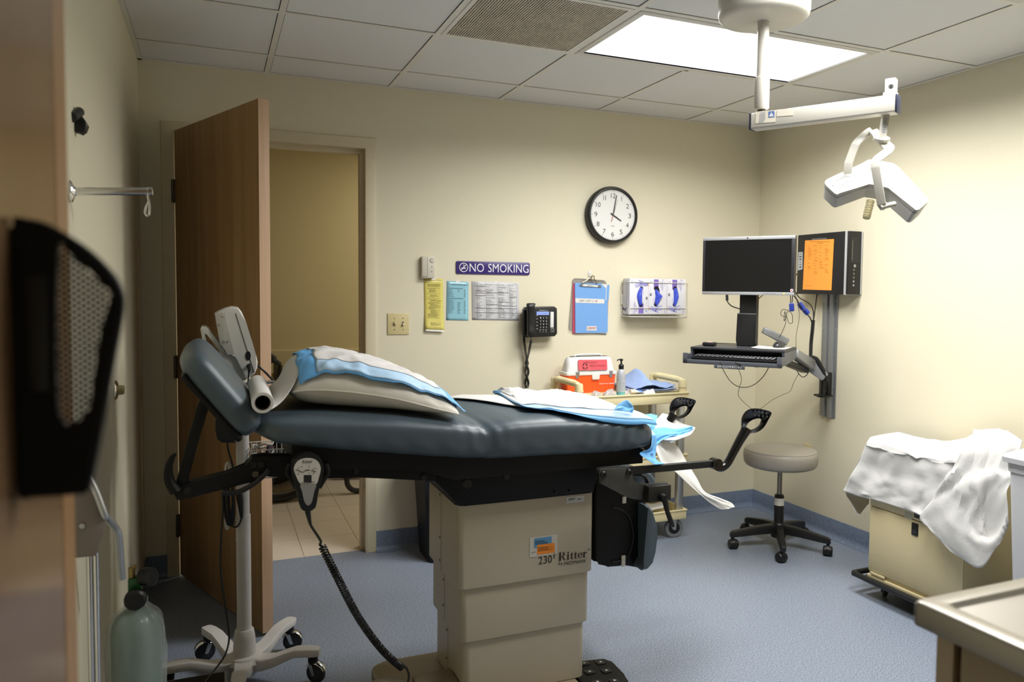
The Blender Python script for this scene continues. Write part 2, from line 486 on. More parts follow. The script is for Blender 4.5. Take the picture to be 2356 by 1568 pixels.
am.bb(XL, XR, -.021, 0, H - .0005, H + .003); am.bb(XL, XL + .021, YB, 0, H - .0005, H + .003); am.bb(XR - .021, XR, YB, 0, H - .0005, H + .003)
am.build('wall_angle', M_grid, ceil, smooth=False)
struct(MB().bb(XL, XR, YB, 0, 2.62, 2.7).build('ceiling_slab', M_dark, smooth=False))

# troffer lights
M_diff = mat('lit_diffuser', 'ffffff', .5, emit=1)
for i, (ci, rj, lab) in enumerate([(4, 2, 'large lit white ceiling panel beside the grille and surgical lamp canopy'), (4, 4, 'second lit ceiling panel, only its corner showing at the upper edge')]):
    x0, x1, y1, y0 = GX[ci] + .013, GX[ci + 2] - .013, GY[rj] - .013, GY[rj + 1] + .013
    T = thing('ceiling_light', lab, 'ceiling light', ((x0 + x1) / 2, (y0 + y1) / 2, H), group='recessed ceiling light panels')
    w = .03
    fm = MB()
    for a in ((x0, x1, y1 - w, y1), (x0, x1, y0, y0 + w), (x0, x0 + w, y0 + w, y1 - w), (x1 - w, x1, y0 + w, y1 - w)):
        fm.bb(*a, H - .004, H + .02, bev=.003)
    fm.build('frame', M_white, T)
    MB().bb(x0 + w - .002, x1 - w + .002, y0 + w - .002, y1 - w + .002, H + .004, H + .012).build('diffuser', M_diff, T, smooth=False)
    MB().bb(x0 + .002, x1 - .002, y0 + .002, y1 - .002, H + .021, H + .09).build('housing', M_white, T, smooth=False)
# return-air grille
x0, x1, y1, y0 = GX[VB[0]] + .013, GX[VB[0] + 1] - .013, GY[VB[1]] - .013, GY[VB[1] + 1] + .013
T = thing('air_grille', 'square metal return air grille in the ceiling next to lit panel', 'vent', ((x0 + x1) / 2, (y0 + y1) / 2, H))
fm = MB(); w = .018
for a in ((x0, x1, y1 - w, y1), (x0, x1, y0, y0 + w), (x0, x0 + w, y0 + w, y1 - w), (x1 - w, x1, y0 + w, y1 - w)): fm.bb(*a, H - .002, H + .014)
fm.build('frame', M_grid, T, smooth=False)
gm = MB(); NS = 54; W = x1 - x0 - 2 * w
for k in range(1, NS):
    x = x0 + w + W * k / NS; gm.bb(x - .0024, x + .0024, y0 + w, y1 - w, H - .001, H + .011)
for k in range(1, 14):
    y = y0 + w + W * k / 14; gm.bb(x0 + w, x1 - w, y - .001, y + .001, H + .005, H + .011)
gm.build('grille', mat('grille_dusty', 'cbc5b9', .6, var=.25, scale=9), T, smooth=False)
MB().bb(x0, x1, y0, y1, H + .022, H + .03).build('plenum_plate', mat('plenum_brown', '6a6054', .9), T, smooth=False)  # even grey-brown plate closing the view behind the slats
# ================================================================ power examination table
TY = -1.87            # plane of the cushion's near side
TC, THW = -1.56, .31  # centre line and half width
TB = thing('exam_table', 'blue-grey cushioned power exam table on a beige telescoping column', 'exam table', (.95, TC, 0))

def interp(tab, x):
    for (a, va), (b, vb) in zip(tab, tab[1:]):
        if x <= b: t = (x - a) / (b - a); t = max(0, min(1, t)); t = t * t * (3 - 2 * t) if False else t; return va + (vb - va) * t
    return tab[-1][1]
ZT = [(.09, 1.045), (.14, 1.052), (.30, 1.045), (.50, 1.030), (.66, 1.010), (.765, .994), (.86, 1.003), (1.0, 1.003), (1.2, .994), (1.33, .980), (1.375, .965)]
ZB = [(.09, .985), (.16, .958), (.40, .922), (.60, .892), (.78, .868), (.95, .866), (1.2, .858), (1.375, .856)]
CX0, CX1 = .088, 1.405
def cush_top(x, y):
    """height of the upholstery's upper face"""
    zt, zb = interp(ZT, x), interp(ZB, x); zc, h = (zt + zb) / 2, (zt - zb) / 2
    c = min(1, abs(y - TC) / THW) ** 3.75
    return zc + h * (1 - c * c) ** .2778 * (1 - .11 * math.exp(-abs(x - .765) / .030))
def seat_ring(x, u, n=84):
    zt, zb = interp(ZT, x), interp(ZB, x); zc, h = (zt + zb) / 2, (zt - zb) / 2
    e = abs(2 * u - 1); sh = max(1e-3, 1 - e ** 9) ** (1 / 3.2); sw = max(1e-3, 1 - e ** 16) ** (1 / 5)
    R = []
    for k in range(n):
        a = 2 * PI * k / n; c, s_ = math.cos(a), math.sin(a)
        yy = THW * sw * math.copysign(abs(c) ** (2 / 7.5), c); zz = h * sh * math.copysign(abs(s_) ** (2 / 3.6), s_)
        near = max(0, -c)
        cr = math.exp(-abs(x - .765) / .030)
        yy *= 1 - .028 * cr; zz *= 1 - .11 * cr * (1 if s_ > 0 else .3)
        # stretch folds radiating from the break and the foot corner
        dx = x - .765; up_ = max(0, s_ + .25)
        fold = near ** .5 * (.0078 * math.cos(150 * dx + 1.5 * s_) * math.exp(-abs(dx) / .045) * min(1, up_) + .0030 * math.sin(125 * x - 6 * s_) * math.exp(-((x - 1.22) / .11) ** 2) * (1 if s_ < .4 else .2) + .0012 * math.sin(70 * x + 4 * s_) * (s_ < 0))
        zz -= .006 * math.cos(150 * dx) * math.exp(-abs(dx) / .04) * max(0, s_) * near
        R.append((x, TC + yy - fold, zc + zz))
    return R
NX = 220
us = [.5 - .5 * math.cos(PI * k / NX) for k in range(NX + 1)]
MB().loft([seat_ring(CX0 + (CX1 - CX0) * w, w) for w in us]).build('seat_cushion', M_vinyl, TB, ang=60)

# head section: a short tilted bolster with a black shell behind it
hd = V((-.607, 0, .794)); hn = V((.794, 0, .607)); hc = V((0.019, TC, 1.112))
rot = Matrix((hd, EY, hn)).transposed()
def pill(L, W, T, n=40, e=4.5):
    rings = []
    for k in range(29):
        w = .5 - .5 * math.cos(PI * k / 28); q = 2 * w - 1; sc = max(1e-3, 1 - abs(q) ** 5) ** (1 / 2.6); sw = max(1e-3, 1 - abs(q) ** 9) ** (1 / 4)
        r = []
        for j in range(n):
            a = 2 * PI * j / n; c, s_ = math.cos(a), math.sin(a)
            r.append(V((q * L / 2, math.copysign(abs(c) ** (2 / 7), c) * W / 2 * sw, math.copysign(abs(s_) ** (2 / e), s_) * T / 2 * sc)))
        rings.append(r)
    return rings
MB().loft([[hc + rot @ p for p in r] for r in pill(.295, THW * 2, .090, e=3.2)]).build('headrest', M_vinyl, TB, ang=60)
MB().box(hc - hn * .040 - hd * .012, (.235, THW * 2 - .03, .02), rot, bev=.009, seg=3).build('headrest_shell', M_blackm, TB)

# linkage that carries the head section
def pprism(pts, y0, y1, m, name, parent, bev=.004, ang=35):
    q = [PY(x, y, y0) for x, y in pts]
    return MB().prism(q, (0, y1 - y0, 0), bev=bev).build(name, m, parent, ang=ang)
AY = -1.80
pprism([(484, 905), (508, 930), (489, 936), (476, 940), (428, 1122), (412, 1135), (402, 1120), (452, 940), (462, 908), (470, 898)], AY, AY + .035, M_blackm, 'head_strut', TB)
pprism([(393, 1125), (430, 1112), (520, 1090), (565, 1075), (580, 1052), (600, 1048), (700, 1050), (1003, 1062), (1003, 1107), (820, 1098), (690, 1102), (612, 1092), (598, 1106), (560, 1110), (450, 1142), (408, 1151)], AY - .004, AY + .045, M_blackm, 'side_rail', TB)
hk = smooth([PY(405, 1130, AY - .01), PY(390, 1105, AY - .01), PY(388, 1075, AY - .01), PY(396, 1052, AY - .01), PY(404, 1043, AY - .01)], 6)
MB().tube(hk, [.016 - .012 * k / (len(hk) - 1) for k in range(len(hk))], 10).build('cloth_hook', M_blackm, TB)
MB().tube(smooth([PY(512, 1133, AY - .02), PY(545, 1132, AY - .02), PY(580, 1115, AY - .02), PY(610, 1090, AY - .02), PY(618, 1078, AY - .02)], 8), .0075, 10).build('release_lever', M_black, TB)
for p in ((430, 1128), (583, 1068), (600, 1068), (588, 1090), (820, 1083), (975, 1097)):
    c = PY(*p, AY - .004); MB().cyl(c, c + V((0, -.004, 0)), .011, .009, 16).build('bolt', M_dsteel if p == (588, 1090) else M_black, TB)

# black under-frame
ur = []
for k in range(13):
    x = .20 + (1.34 - .20) * k / 12; zb = interp(ZB, x)
    lo = .86 if x < .62 else (.80 if x < 1.2 else .82)
    lo = min(zb - .02, .900 - .05 * min(1, max(0, (x - .2) / .42)) - (.03 if x > .62 else 0))
    hw = THW - .035
    ur.append([(x, TC - hw, lo), (x, TC + hw, lo), (x, TC + hw, zb + .012), (x, TC - hw, zb + .012)])
MB().loft(ur).build('under_frame', M_blackm, TB, smooth=False)
pprism([(1000, 1072), (1140, 1066), (1372, 1052), (1376, 1100), (1366, 1129), (1058, 1165), (1003, 1108)], TY + .10, TC + .2, M_blackm, 'lift_carriage', TB, bev=.006)
for p, r in (((1165, 1095), .012), ((1075, 1112), .019), ((1277, 1132), .005), ((1311, 1129), .005)):
    c = PY(*p, TY + .10); MB().cyl(c, c + V((0, -.005, 0)), r, r * .8, 18).build('bolt', M_black, TB)

# telescoping column
CYF, CYK = -1.76, -1.384
def shell(x0, x1, y0, y1, z0, z1, r, name, m):
    o = [V(((x0 + x1) / 2 + a, (y0 + y1) / 2 + b, z0)) for a, b in rrect(x1 - x0, y1 - y0, r, 6)]
    return MB().prism(o, (0, 0, z1 - z0), bev=.0015).build(name, m, TB, ang=30)
s1 = shell(.711, 1.196, CYF, CYK, .441, .765, .022, 'column_cover', M_beige)
s2 = shell(.724, 1.186, CYF + .009, CYK - .009, .262, .47, .022, 'column_cover', M_beige)
s3 = shell(.737, 1.175, CYF + .018, CYK - .018, .064, .30, .022, 'column_cover', M_beige)
o = [V((.9535 + a, -1.572 + b, .715)) for a, b in rrect(.496, .388, .026, 6)]
cap = MB(); cap.prism(o, (0, 0, .075), bev=.004); cap.build('column_cap', M_blackm, TB)
se = MB()
for z0, z1, xx in ((.441, .72, .711), (.262, .44, .724), (.064, .26, .737)): se.bb(xx - .0006, xx + .001, -1.5605, -1.5595, z0, z1)
for z in (.70, .55, .47, .40, .31, .22, .12):
    xx = .711 if z > .44 else (.724 if z > .262 else .737); se.lathe([(.005, 0), (.004, .002), (0, .0025)], (xx, -1.545, z), (-1, 0, 0), 10)
se.build('seam_rivets', M_dsteel, TB)
MB().bb(.775, 1.14, -1.72, -1.43, .02, .3).build('column_core', M_blackm, TB, smooth=False)
# base plate with its domed motor foot
bp = MB(); o = [V((.82 + a, -1.60 + b, .012)) for a, b in rrect(.64, .46, .05, 6)]
bp.prism(o, (0, 0, .05), bev=.012, seg=3); bp.build('base_plate', mat('base_taupe', '8a7d68', .45), TB)
MB().lathe([(.128, 0), (.128, .06), (.118, .085), (.09, .10), (.05, .108), (0, .11)], (.50, -1.655, .0)).build('base_dome', MATS['base_taupe'], TB)
bb_ = MB().bb(.60, .735, -1.70, -1.60, .06, .112, bev=.006); bb_.build('base_box', MATS['base_taupe'], TB)
for x, y in ((.55, -1.78), (.55, -1.42), (1.09, -1.78), (1.09, -1.42)): MB().cyl((x, y, 0), (x, y, .02), .02).build('foot', M_black, TB)

# lettering and stickers on the top cover
FP = CYF - .0006
def plate(p_tl, p_br, name, m, parent=None, lift=.0006, r=.002, y=FP):
    a, b = PY(*p_tl, y), PY(*p_br, y); w, h = b.x - a.x, a.z - b.z
    pts = [V(((a.x + b.x) / 2 + u_, y, (a.z + b.z) / 2 + v_)) for u_, v_ in rrect(w, h, r, 3)]
    return MB().prism(pts, (0, -lift, 0)).build(name, m, parent or TB, smooth=False), a.x, b.z, w, h
def word(s_, bl, tr, m, y=FP, name='lettering', parent=None, bold=0):
    a, b = PY(*bl, y), PY(*tr, y); return text_mesh(name, s_, a, EX, EZ, b.x - a.x, b.z - a.z, m, parent or TB, .0007, bold)
M_brand = mat('brand_ink', '2b2722', .6)

def serif_word(bl, tr, y=FP):
    """the maker's name in a heavy two-weight roman, drawn letter by letter"""
    a, b = PY(*bl, y), PY(*tr, y); W, Hh = b.x - a.x, b.z - a.z; m = MB(); TH_, TN = .115, .035
    def P(x, z): return V((a.x + W * x / 3.5, y - .0008, a.z + Hh * z))
    def bar(x0, z0, x1, z1): m.poly([P(x0, z0), P(x1, z0), P(x1, z1), P(x0, z1)])
    def arc(cx, cz, rx, rz, a0, a1, w0, w1, n=14):
        for k in range(n):
            t0, t1 = k / n, (k + 1) / n; A, Bq = math.radians(a0 + (a1 - a0) * t0), math.radians(a0 + (a1 - a0) * t1)
            f0, f1 = w0 + (w1 - w0) * abs(math.cos(A)), w0 + (w1 - w0) * abs(math.cos(Bq))
            m.poly([P(cx + rx * math.cos(A), cz + rz * math.sin(A)), P(cx + rx * math.cos(Bq), cz + rz * math.sin(Bq)), P(cx + (rx - f1) * math.cos(Bq), cz + (rz - f1 * .55) * math.sin(Bq)), P(cx + (rx - f0) * math.cos(A), cz + (rz - f0 * .55) * math.sin(A))])
    # R
    bar(.12, 0, .34, 1.0); bar(0, .965, .55, 1.0); bar(.05, 0, .42, .03); bar(.34, .50, .52, .535)
    arc(.52, .75, .28, .25, -90, 90, .05, .2); m.poly([P(.42, .51), P(.60, .51), P(.86, .06), P(.72, .02)]); bar(.70, .0, .98, .045)
    # i
    bar(1.12, 0, 1.30, .66); bar(1.02, .62, 1.14, .66); bar(1.02, 0, 1.40, .03); arc(1.21, .87, .10, .09, 0, 360, .1, .1)
    # t t
    for x in (1.46, 1.92):
        bar(x + .10, .09, x + .27, .62); m.poly([P(x + .10, .62), P(x + .27, .62), P(x + .27, .90)]); bar(x, .60, x + .42, .645); arc(x + .31, .10, .21, .12, 180, 330, .035, .16, 8)
    # e
    arc(2.68, .33, .29, .345, 20, 330, .05, .17, 24); bar(2.46, .37, 2.94, .41); arc(2.68, .33, .29, .345, 0, 25, .05, .14, 4)
    # r
    bar(3.08, 0, 3.26, .64); bar(2.98, .60, 3.12, .64); bar(2.98, 0, 3.36, .03); arc(3.40, .46, .16, .20, 60, 180, .06, .10, 8); arc(3.45, .57, .075, .08, 0, 360, .075, .075)
    return m.build('lettering', M_brand, TB, smooth=False)
serif_word((1284, 1290), (1350, 1262))
word('®', (1352, 1266), (1358, 1260), M_brand)
word('230', (1239, 1298), (1270, 1276), M_brand)
word('by', (1285, 1301), (1295, 1291), M_brand)
word('MIDMARK', (1298, 1300), (1349, 1285), M_brand)
plate((1274.6, 1268), (1275.6, 1284), 'rule_line', mat('rule_red', '6b2f2c', .6))
_, ax, az, aw, ah = plate((1219, 1236), (1282, 1273), 'sticker', mat('sticker_white', 'c9c5ba', .5))
lb, *_ = plate((1229, 1238), (1269, 1255), 'sticker', mat('sticker_blue', '5b93bd', .5), y=FP - .0007)
lo_, *_ = plate((1236, 1253), (1276, 1270), 'sticker', mat('sticker_orange', 'ee8a22', .5), y=FP - .0008)
rn = random.Random(3)
def dashes(bl, tr, rows, m, y, h=.0016, parent=None, fill=(.6, 1), word_=.006):
    a, b = PY(*bl, y), PY(*tr, y); w, hh = b.x - a.x, b.z - a.z
    return quads('print', para(0, w, hh, rows, hh / rows, h, rn, fill, word_), a, EX, EZ, m, parent or TB)
dashes((1231, 1254), (1267, 1239), 4, M_ink, FP - .0014)
dashes((1238, 1269), (1274, 1254), 5, M_ink, FP - .0015, h=.0011)
dashes((1223, 1272), (1234, 1268), 2, M_ink2, FP - .0012, h=.0009)
_, *q = plate((1303, 1143), (1344, 1153), 'asset_tag', mat('tag_silver', 'b9bcbd', .35, metal=.3))
dashes((1308, 1151.5), (1325, 1144.5), 3, M_ink, FP - .0012, h=.0013); dashes((1329, 1150), (1342, 1145.5), 1, M_ink, FP - .0012, h=.003)

# leg section folded down at the foot end
LX = 1.22
sh = [(1.205, .83), (1.30, .83), (1.332, .80), (1.332, .565), (1.315, .535), (1.27, .525), (1.25, .53), (1.205, .56)]
q = [PY(x, y, -1.745) for x, y in ((1369, 1090), (1456, 1090), (1486, 1150), (1490, 1290), (1480, 1310), (1450, 1296), (1425, 1303), (1400, 1305), (1378, 1292), (1369, 1292))]
MB().prism(q, (0, .38, 0), bev=.008, seg=3).build('footrest_shell', M_blackm, TB)
def pad(pts, y0, y1, name):
    MB().prism([PY(x, y, y0) for x, y in pts], (0, y1 - y0, 0), bev=.009, seg=4).build(name, M_vinyl, TB, ang=60)
pad([(1486, 1164), (1494, 1164), (1505, 1178), (1511, 1205), (1513, 1235), (1511, 1270), (1504, 1295), (1492, 1309), (1478, 1313), (1476, 1306), (1486, 1290)], -1.80, TC + .25, 'footrest_pad')
pad([(1456, 1096), (1466, 1087), (1485, 1084), (1500, 1090), (1509, 1103), (1512, 1130), (1508, 1150), (1470, 1150)], -1.76, TC + .23, 'footrest_pad')
hb = smooth([PY(1448, 1094, TY + .05), PY(1474, 1093, TY + .05), PY(1488, 1105, TY + .05), PY(1492, 1135, TY + .05)], 6)
MB().tube(hb, .007, 10).build('pad_bar', M_gloss, TB)
MB().tube(smooth([PY(x, y, -1.747) for x, y in ((1408, 1166), (1430, 1172), (1448, 1190), (1456, 1222), (1456, 1244), (1447, 1274), (1428, 1288), (1408, 1291))], 6), .0035, 8).build('shell_bead', M_black, TB)
for p0, p1 in (((1433, 1143), (1441, 1157)), ((1431, 1278), (1439, 1302))):
    a, b = PY(*p0, -1.752), PY(*p1, -1.752)
    MB().bb(a.x, b.x, a.y, a.y + .006, b.z, a.z, bev=.001).build('latch_tab', M_offw, TB)

# stirrups: bracket, clamp with locking lever, bar, jointed arm and pierced heel cup
def stirrup(dy, dz, near):
    y = TY - .012
    def Q(x, yy, off=0): p = PY(x, yy, y); return V((p.x, y + off + dy, p.z + dz))
    if near:
        pts = [(1379, 1082), (1383, 1078), (1452, 1076), (1455, 1080), (1455, 1098), (1460, 1108), (1472, 1113), (1490, 1113), (1490, 1142), (1468, 1149), (1452, 1147), (1440, 1142), (1380, 1112)]
        MB().prism([Q(*p) for p in pts], (0, .012, 0), bev=.002).build('bracket_plate', mat('cast_grey', '4a4945', .55, metal=.4, var=.12, scale=70), TB)
        for p in ((1388, 1091), (1447, 1086)):
            c = Q(*p); MB().lathe([(.0115, 0), (.0115, .004), (.0085, .007), (.004, .007), (.004, .004), (0, .004)], c, (0, -1, 0), 20).build('bolt', M_black, TB)
        cl = MB(); a, b = Q(1482, 1115), Q(1533, 1145)
        cl.bb(a.x, b.x, a.y - .03, a.y + .02, b.z, a.z, bev=.003); cl.build('clamp_block', mat('cast_black', '26241f', .5, metal=.3, var=.2), TB)
        c = Q(1518, 1114, -.01); MB().cyl(c + V((0, 0, -.001)), c + V((0, 0, .0015)), .011).build('clamp_bore', M_dark, TB)
        c = Q(1511, 1138, -.03)
        ll = MB(); ll.cyl(c, c + V((0, -.024, 0)), .015, .013, 18)
        lp = [c + V((0, -.02, 0)), Q(1515, 1165, -.055), Q(1523, 1190, -.058), Q(1528, 1199, -.058)]
        ll.tube(lp, [.011, .008, .0085, .005], 12); ll.build('locking_lever', M_black, TB)
    b = MB(); a0, a1 = Q(1440 if near else 1500, 1085), Q(1642, 1067)
    d = (a1 - a0).normalized(); up = EZ - d * d.z; up.normalize()
    h = .0118
    b.prism([a0 - up * h, a1 - up * h, a1 + up * h, a0 + up * h], (0, .02, 0), bev=.002); b.build('stirrup_bar', M_black, TB)
    j = MB(); c = Q(1650, 1068); j.cyl(c + V((0, -.006, 0)), c + V((0, .026, 0)), .021, seg=24); j.cyl(c + V((0, -.008, 0)), c + V((0, -.005, 0)), .008, seg=12); j.build('stirrup_joint', M_gloss, TB)
    ap = smooth([Q(1646, 1066, .01), Q(1660, 1077, .01), Q(1676, 1068, .01), Q(1692, 1040, .01), Q(1706, 1014, .01), Q(1718, 994, .01), Q(1722, 986, .01)], 8)
    n = len(ap); am = MB(); rings = []
    for k, p in enumerate(ap):
        t = k / (n - 1); tn = (ap[min(n - 1, k + 1)] - ap[max(0, k - 1)]).normalized(); nr = EY.cross(tn).normalized()
        w, th = .012 + .006 * t, .0165 - .006 * math.sin(PI * t) + .003 * t
        rings.append([p + EY * (w * math.copysign(abs(math.cos(q_)) ** .7, math.cos(q_))) + nr * (th * math.copysign(abs(math.sin(q_)) ** .7, math.sin(q_))) for q_ in [2 * PI * i / 16 for i in range(16)]])
    am.loft(rings); am.build('stirrup_arm', M_gloss, TB, ang=50)
    # heel cup: a curved tongue with a large opening; centre line in the picture's plane, width across the table
    cupO = [(1712, 992), (1706, 975), (1708, 958), (1716, 944), (1728, 938), (1745, 938), (1762, 942), (1779, 946), (1775, 955), (1768, 966), (1763, 978), (1752, 990), (1738, 996), (1722, 997)]
    cupI = [(1722, 989), (1722, 982), (1727, 974), (1735, 968), (1742, 965), (1750, 963), (1757, 963), (1758, 966), (1757, 972), (1753, 978), (1747, 984), (1738, 988), (1730, 990), (1725, 990)]
    m = MB(); nO = len(cupO)
    def dish(x, yy, r):  # the tongue is hollowed towards the opening
        off = .004 + .016 * (1 - min(1, r)) + .030 * max(0, (1752 - x) / 46) + .010 * max(0, (yy - 965) / 30)
        p = PY(x, yy, y + off); return V((p.x, p.y + dy, p.z + dz))
    rowsF, rowsB = [], []
    for t in (0, .12, .5, .88, 1):
        row = []
        for (xo, yo), (xi, yi) in zip(cupO, cupI):
            x, yy = xo + (xi - xo) * t, yo + (yi - yo) * t
            row.append(dish(x, yy, 1 - t) + V((0, -.006 * math.sin(PI * t) * 0 + .012 * t, 0)))
        row.append(row[0]); rowsF.append(row)
    back = [[p + V((.002, .011, -.003)) for p in r] for r in rowsF]
    m.grid(rowsF); m.grid(back)
    for A, Bq in ((rowsF[0], back[0]), (rowsF[-1], back[-1])): m.grid([A, Bq])
    ho = m.build('heel_cup', M_gloss, TB, ang=60); subsurf(ho, 1)
    hl = MB()
    for x, yy in ((1735, 947), (1744, 948), (1753, 950), (1762, 951), (1736, 955), (1745, 956), (1754, 957), (1763, 958)):
        c = dish(x, yy, .6) + V((0, -.003, 0)); hl.ball(c, .0042, 8, (1, .6, 1))
    hl.build('cup_studs', mat('stud_gloss', '1a1a1a', .1, spec=1), TB)
stirrup(0, 0, True)
stirrup(.475, -.022, False)
# ================================================================ roll of exam paper, pillow and underpads lying on the table
def noise2(x, y, s=0):
    return (math.sin(x * 1.7 + y * 2.3 + s) + math.sin(x * 3.9 - y * 3.1 + s * 2.1) * .5 + math.sin(-x * 7.3 + y * 6.1 + s * .7) * .27) / 1.77
# pillow: width along the table, thickness tapering to the foot end
PXc, PYc, PL, PW, PT = .448, -1.592, .50, .44, .152
def pil(u, v):
    """u,v in -1..1 -> (x, y, seam height, top height, bottom height) above the table"""
    x = PXc + PL / 2 * u * (1 - .05 * v * v); y = PYc + PW / 2 * v * (1 - .05 * u * u) - .045 * u
    T = PT * interp([(-1, .84), (-.85, .95), (-.62, 1.0), (-.3, .99), (0, .91), (.4, .74), (.7, .58), (1, .46)], u)
    e = max(0, 1 - abs(u) ** (7 if u < 0 else 4)) ** .5 * max(0, 1 - abs(v) ** 3.2) ** .55
    eb = max(0, 1 - abs(u) ** 6) ** .5 * max(0, 1 - abs(v) ** 5) ** .5
    s = .38 * T
    pl = .0035 * math.sin(15 * u + 4 * noise2(u * 3, v * 2)) * max(0, abs(v) - .3)
    return x, y, s, s + (T - s) * e + e * .004 * noise2(u * 5, v * 4, 1.2) + pl * (e ** .3), s - s * eb + pl * .4 * (1 - eb)
def pil_base(x, y):
    return cush_top(min(max(x, .14), 1.3), y) + .005
NU, NV = 60, 48
def pil_z(x, y):
    """upper surface of the pillow at x,y or None"""
    u = (x - PXc) / (PL / 2); v = (y + .045 * u - PYc) / (PW / 2)
    if abs(u) >= 1 or abs(v) >= 1: return None
    for _ in range(3):
        u = (x - PXc) / (PL / 2 * (1 - .05 * v * v)); u = max(-1, min(1, u))
        v = (y + .045 * u - PYc) / (PW / 2 * (1 - .05 * u * u)); v = max(-1, min(1, v))
    return pil_base(x, y) + pil(u, v)[3]
tp, bt = [], []
for i in range(NU + 1):
    a, b = [], []
    u_ = 2 * i / NU - 1; u_ = math.copysign(1 - (1 - abs(u_)) ** 1.8, u_)
    for j in range(NV + 1):
        v_ = 2 * j / NV - 1; v_ = math.copysign(1 - (1 - abs(v_)) ** 1.8, v_)
        x, y, s_, t, q = pil(u_, v_); z0 = pil_base(x, y)
        a.append((x, y, z0 + t)); b.append((x, y, z0 + q))
    tp.append(a); bt.append(b)
M_case = mat('pillow_cover', 'd9d4c9', .62, var=.015, bump=.5, bscale=26, spec=.35)
pm = MB(); pm.grid(tp); pm.grid(bt)
P = thing('pillow', 'plump pillow in a crinkled disposable white cover on the exam table', 'pillow', (PXc, PYc, 1.03))
pc = pm.build('pillow_case', M_case, P, ang=80)
seam = MB(); ed = [tp[i][0] for i in range(NU + 1)] ; seam.tube([V(p) + V((0, -.001, -.001)) for p in ed], .0022, 6); seam.build('seam', M_case, P)

def top_z(x, y):
    c = cush_top(min(max(x, .12), 1.37), y) + .004; p = pil_z(x, y)
    return max(c, p) if p is not None else c
def sheet_mesh(fx, nu, nv, lift, thick, name, m, parent, uv0=(0, 1, 0, 1)):
    rows = []
    for i in range(nu + 1):
        u_ = uv0[0] + (uv0[1] - uv0[0]) * i / nu
        rows.append([fx(u_, uv0[2] + (uv0[3] - uv0[2]) * j / nv, lift) for j in range(nv + 1)])
    o = MB().grid(rows).build(name, m, parent, ang=70)
    k = o.modifiers.new('t', 'SOLIDIFY'); k.thickness = thick; k.offset = 1; return o
# underpad over the pillow: white absorbent face, pale border, blue backing
c00, c10, c11, c01 = V((.226, -1.772)), V((.712, -1.835)), V((.700, -1.42)), V((.245, -1.385))
CR1, CR2 = crease_field(5, 26, .006, .05), crease_field(9, 34, .006, .045)
def pad1(u_, v_, lift):
    p = (c00 * (1 - u_) + c10 * u_) * (1 - v_) + (c01 * (1 - u_) + c11 * u_) * v_
    p = V((p.x + .006 * noise2(v_ * 6, u_, 2), p.y + .012 * math.sin(7 * u_ + 1) * (1 - v_) * u_ * (1 - u_) * 4))
    z = top_z(p.x, p.y)
    for d in (.014, -.014):
        z = max(z, top_z(p.x + d, p.y) - .003, top_z(p.x, p.y + d) - .003)
    z += lift + .002 + max(-.001, CR1(u_, v_)) + .006 * max(0, .06 - v_) / .06 * (.5 + .5 * math.sin(24 * u_))
    return V((p.x, p.y, z))
U1 = thing('underpad', 'blue-edged white underpad draped over the pillow', 'underpad', (.48, -1.55, 1.1))
sheet_mesh(pad1, 70, 50, .003, .0008, 'backing', M_blue, U1)
M_pale = mat('underpad_border', 'a9c8e4', .65, var=.06, scale=25, bump=.4, bscale=120)
M_abs = mat('underpad_white', 'd0cecd', .72, var=.015, bump=.5, bscale=70)
sheet_mesh(pad1, 60, 46, .0050, .0006, 'border_film', M_pale, U1, (.105, .90, .012, .98))
sheet_mesh(pad1, 60, 46, .0066, .0008, 'absorbent_face', M_abs, U1, (.107, .885, .14, .93))

# exam paper: roll, sheet up over the pillow, along the table and off its foot
EP = thing('exam_paper', 'white paper roll at the headrest with its sheet along the table', 'paper roll', (.12, -1.7, 1.09))
ra, rb = PY(604.5, 930, -1.90), PY(602, 878, -1.46); ra.z = rb.z = 1.094; rb.x = ra.x + .008
ax = (rb - ra).normalized(); Ln = (rb - ra).length
MB().lathe([(.0205, 0), (.028, 0), (.0285, .002), (.0285, Ln - .002), (.028, Ln), (.0205, Ln), (.0205, 0)], ra, ax, 40, cap=False).build('paper_winding', M_crepe, EP)
MB().lathe([(.0186, .001), (.0203, .001), (.0203, Ln), (.0186, Ln), (.0186, .001)], ra, ax, 32, cap=False).build('core_tube', mat('core_brown', '3a2a22', .8), EP)
wv = MB()
def strip(rows, name, thick=.0005, lv=2):
    o = MB().grid(crumple_grid(rows, 6 if len(rows) < 12 else 2, crease_field(len(name), 8 if name[0] == 't' else 4, .004 if name[0] == 't' else .0012, .10))).build(name, M_crepe, EP, ang=60); k_ = o.modifiers.new('t', 'SOLIDIFY'); k_.thickness = thick; k_.offset = 0; return o
def roll_pt(t, ang):
    c = ra.lerp(rb, t); return c + V((math.cos(ang), 0, math.sin(ang))) * .0287
rows = [[roll_pt(t, math.radians(a)) for t in (.02, .35, .7, .98)] for a in (-95, -70, -48)]
tg = [V((.232, -1.725, 0)), V((.238, -1.63, 0)), V((.244, -1.53, 0)), V((.250, -1.43, 0))]
for f_ in (.22, .45, .68, .88, 1.0, 1.14, 1.3):
    r = []
    for j, t in enumerate((.02, .35, .7, .98)):
        a = roll_pt(t, math.radians(-48)); b = tg[j]; x, y = a.x + (b.x - a.x) * f_, a.y + (b.y - a.y) * f_
        zt = top_z(b.x, b.y) + .004; fz = min(1, f_); z = a.z + (zt - a.z) * fz - .018 * math.sin(PI * fz) * (1 if j < 2 else .6)
        if f_ > 1: z = top_z(x, y) + .005
        z = max(z, top_z(x, y) + .005); r.append(V((x, y, z)))
    rows.append(r)
strip(rows, 'sheet_rise')
def on_table(x, y, lift): return V((x, y, top_z(x, y) + lift))
rows = []
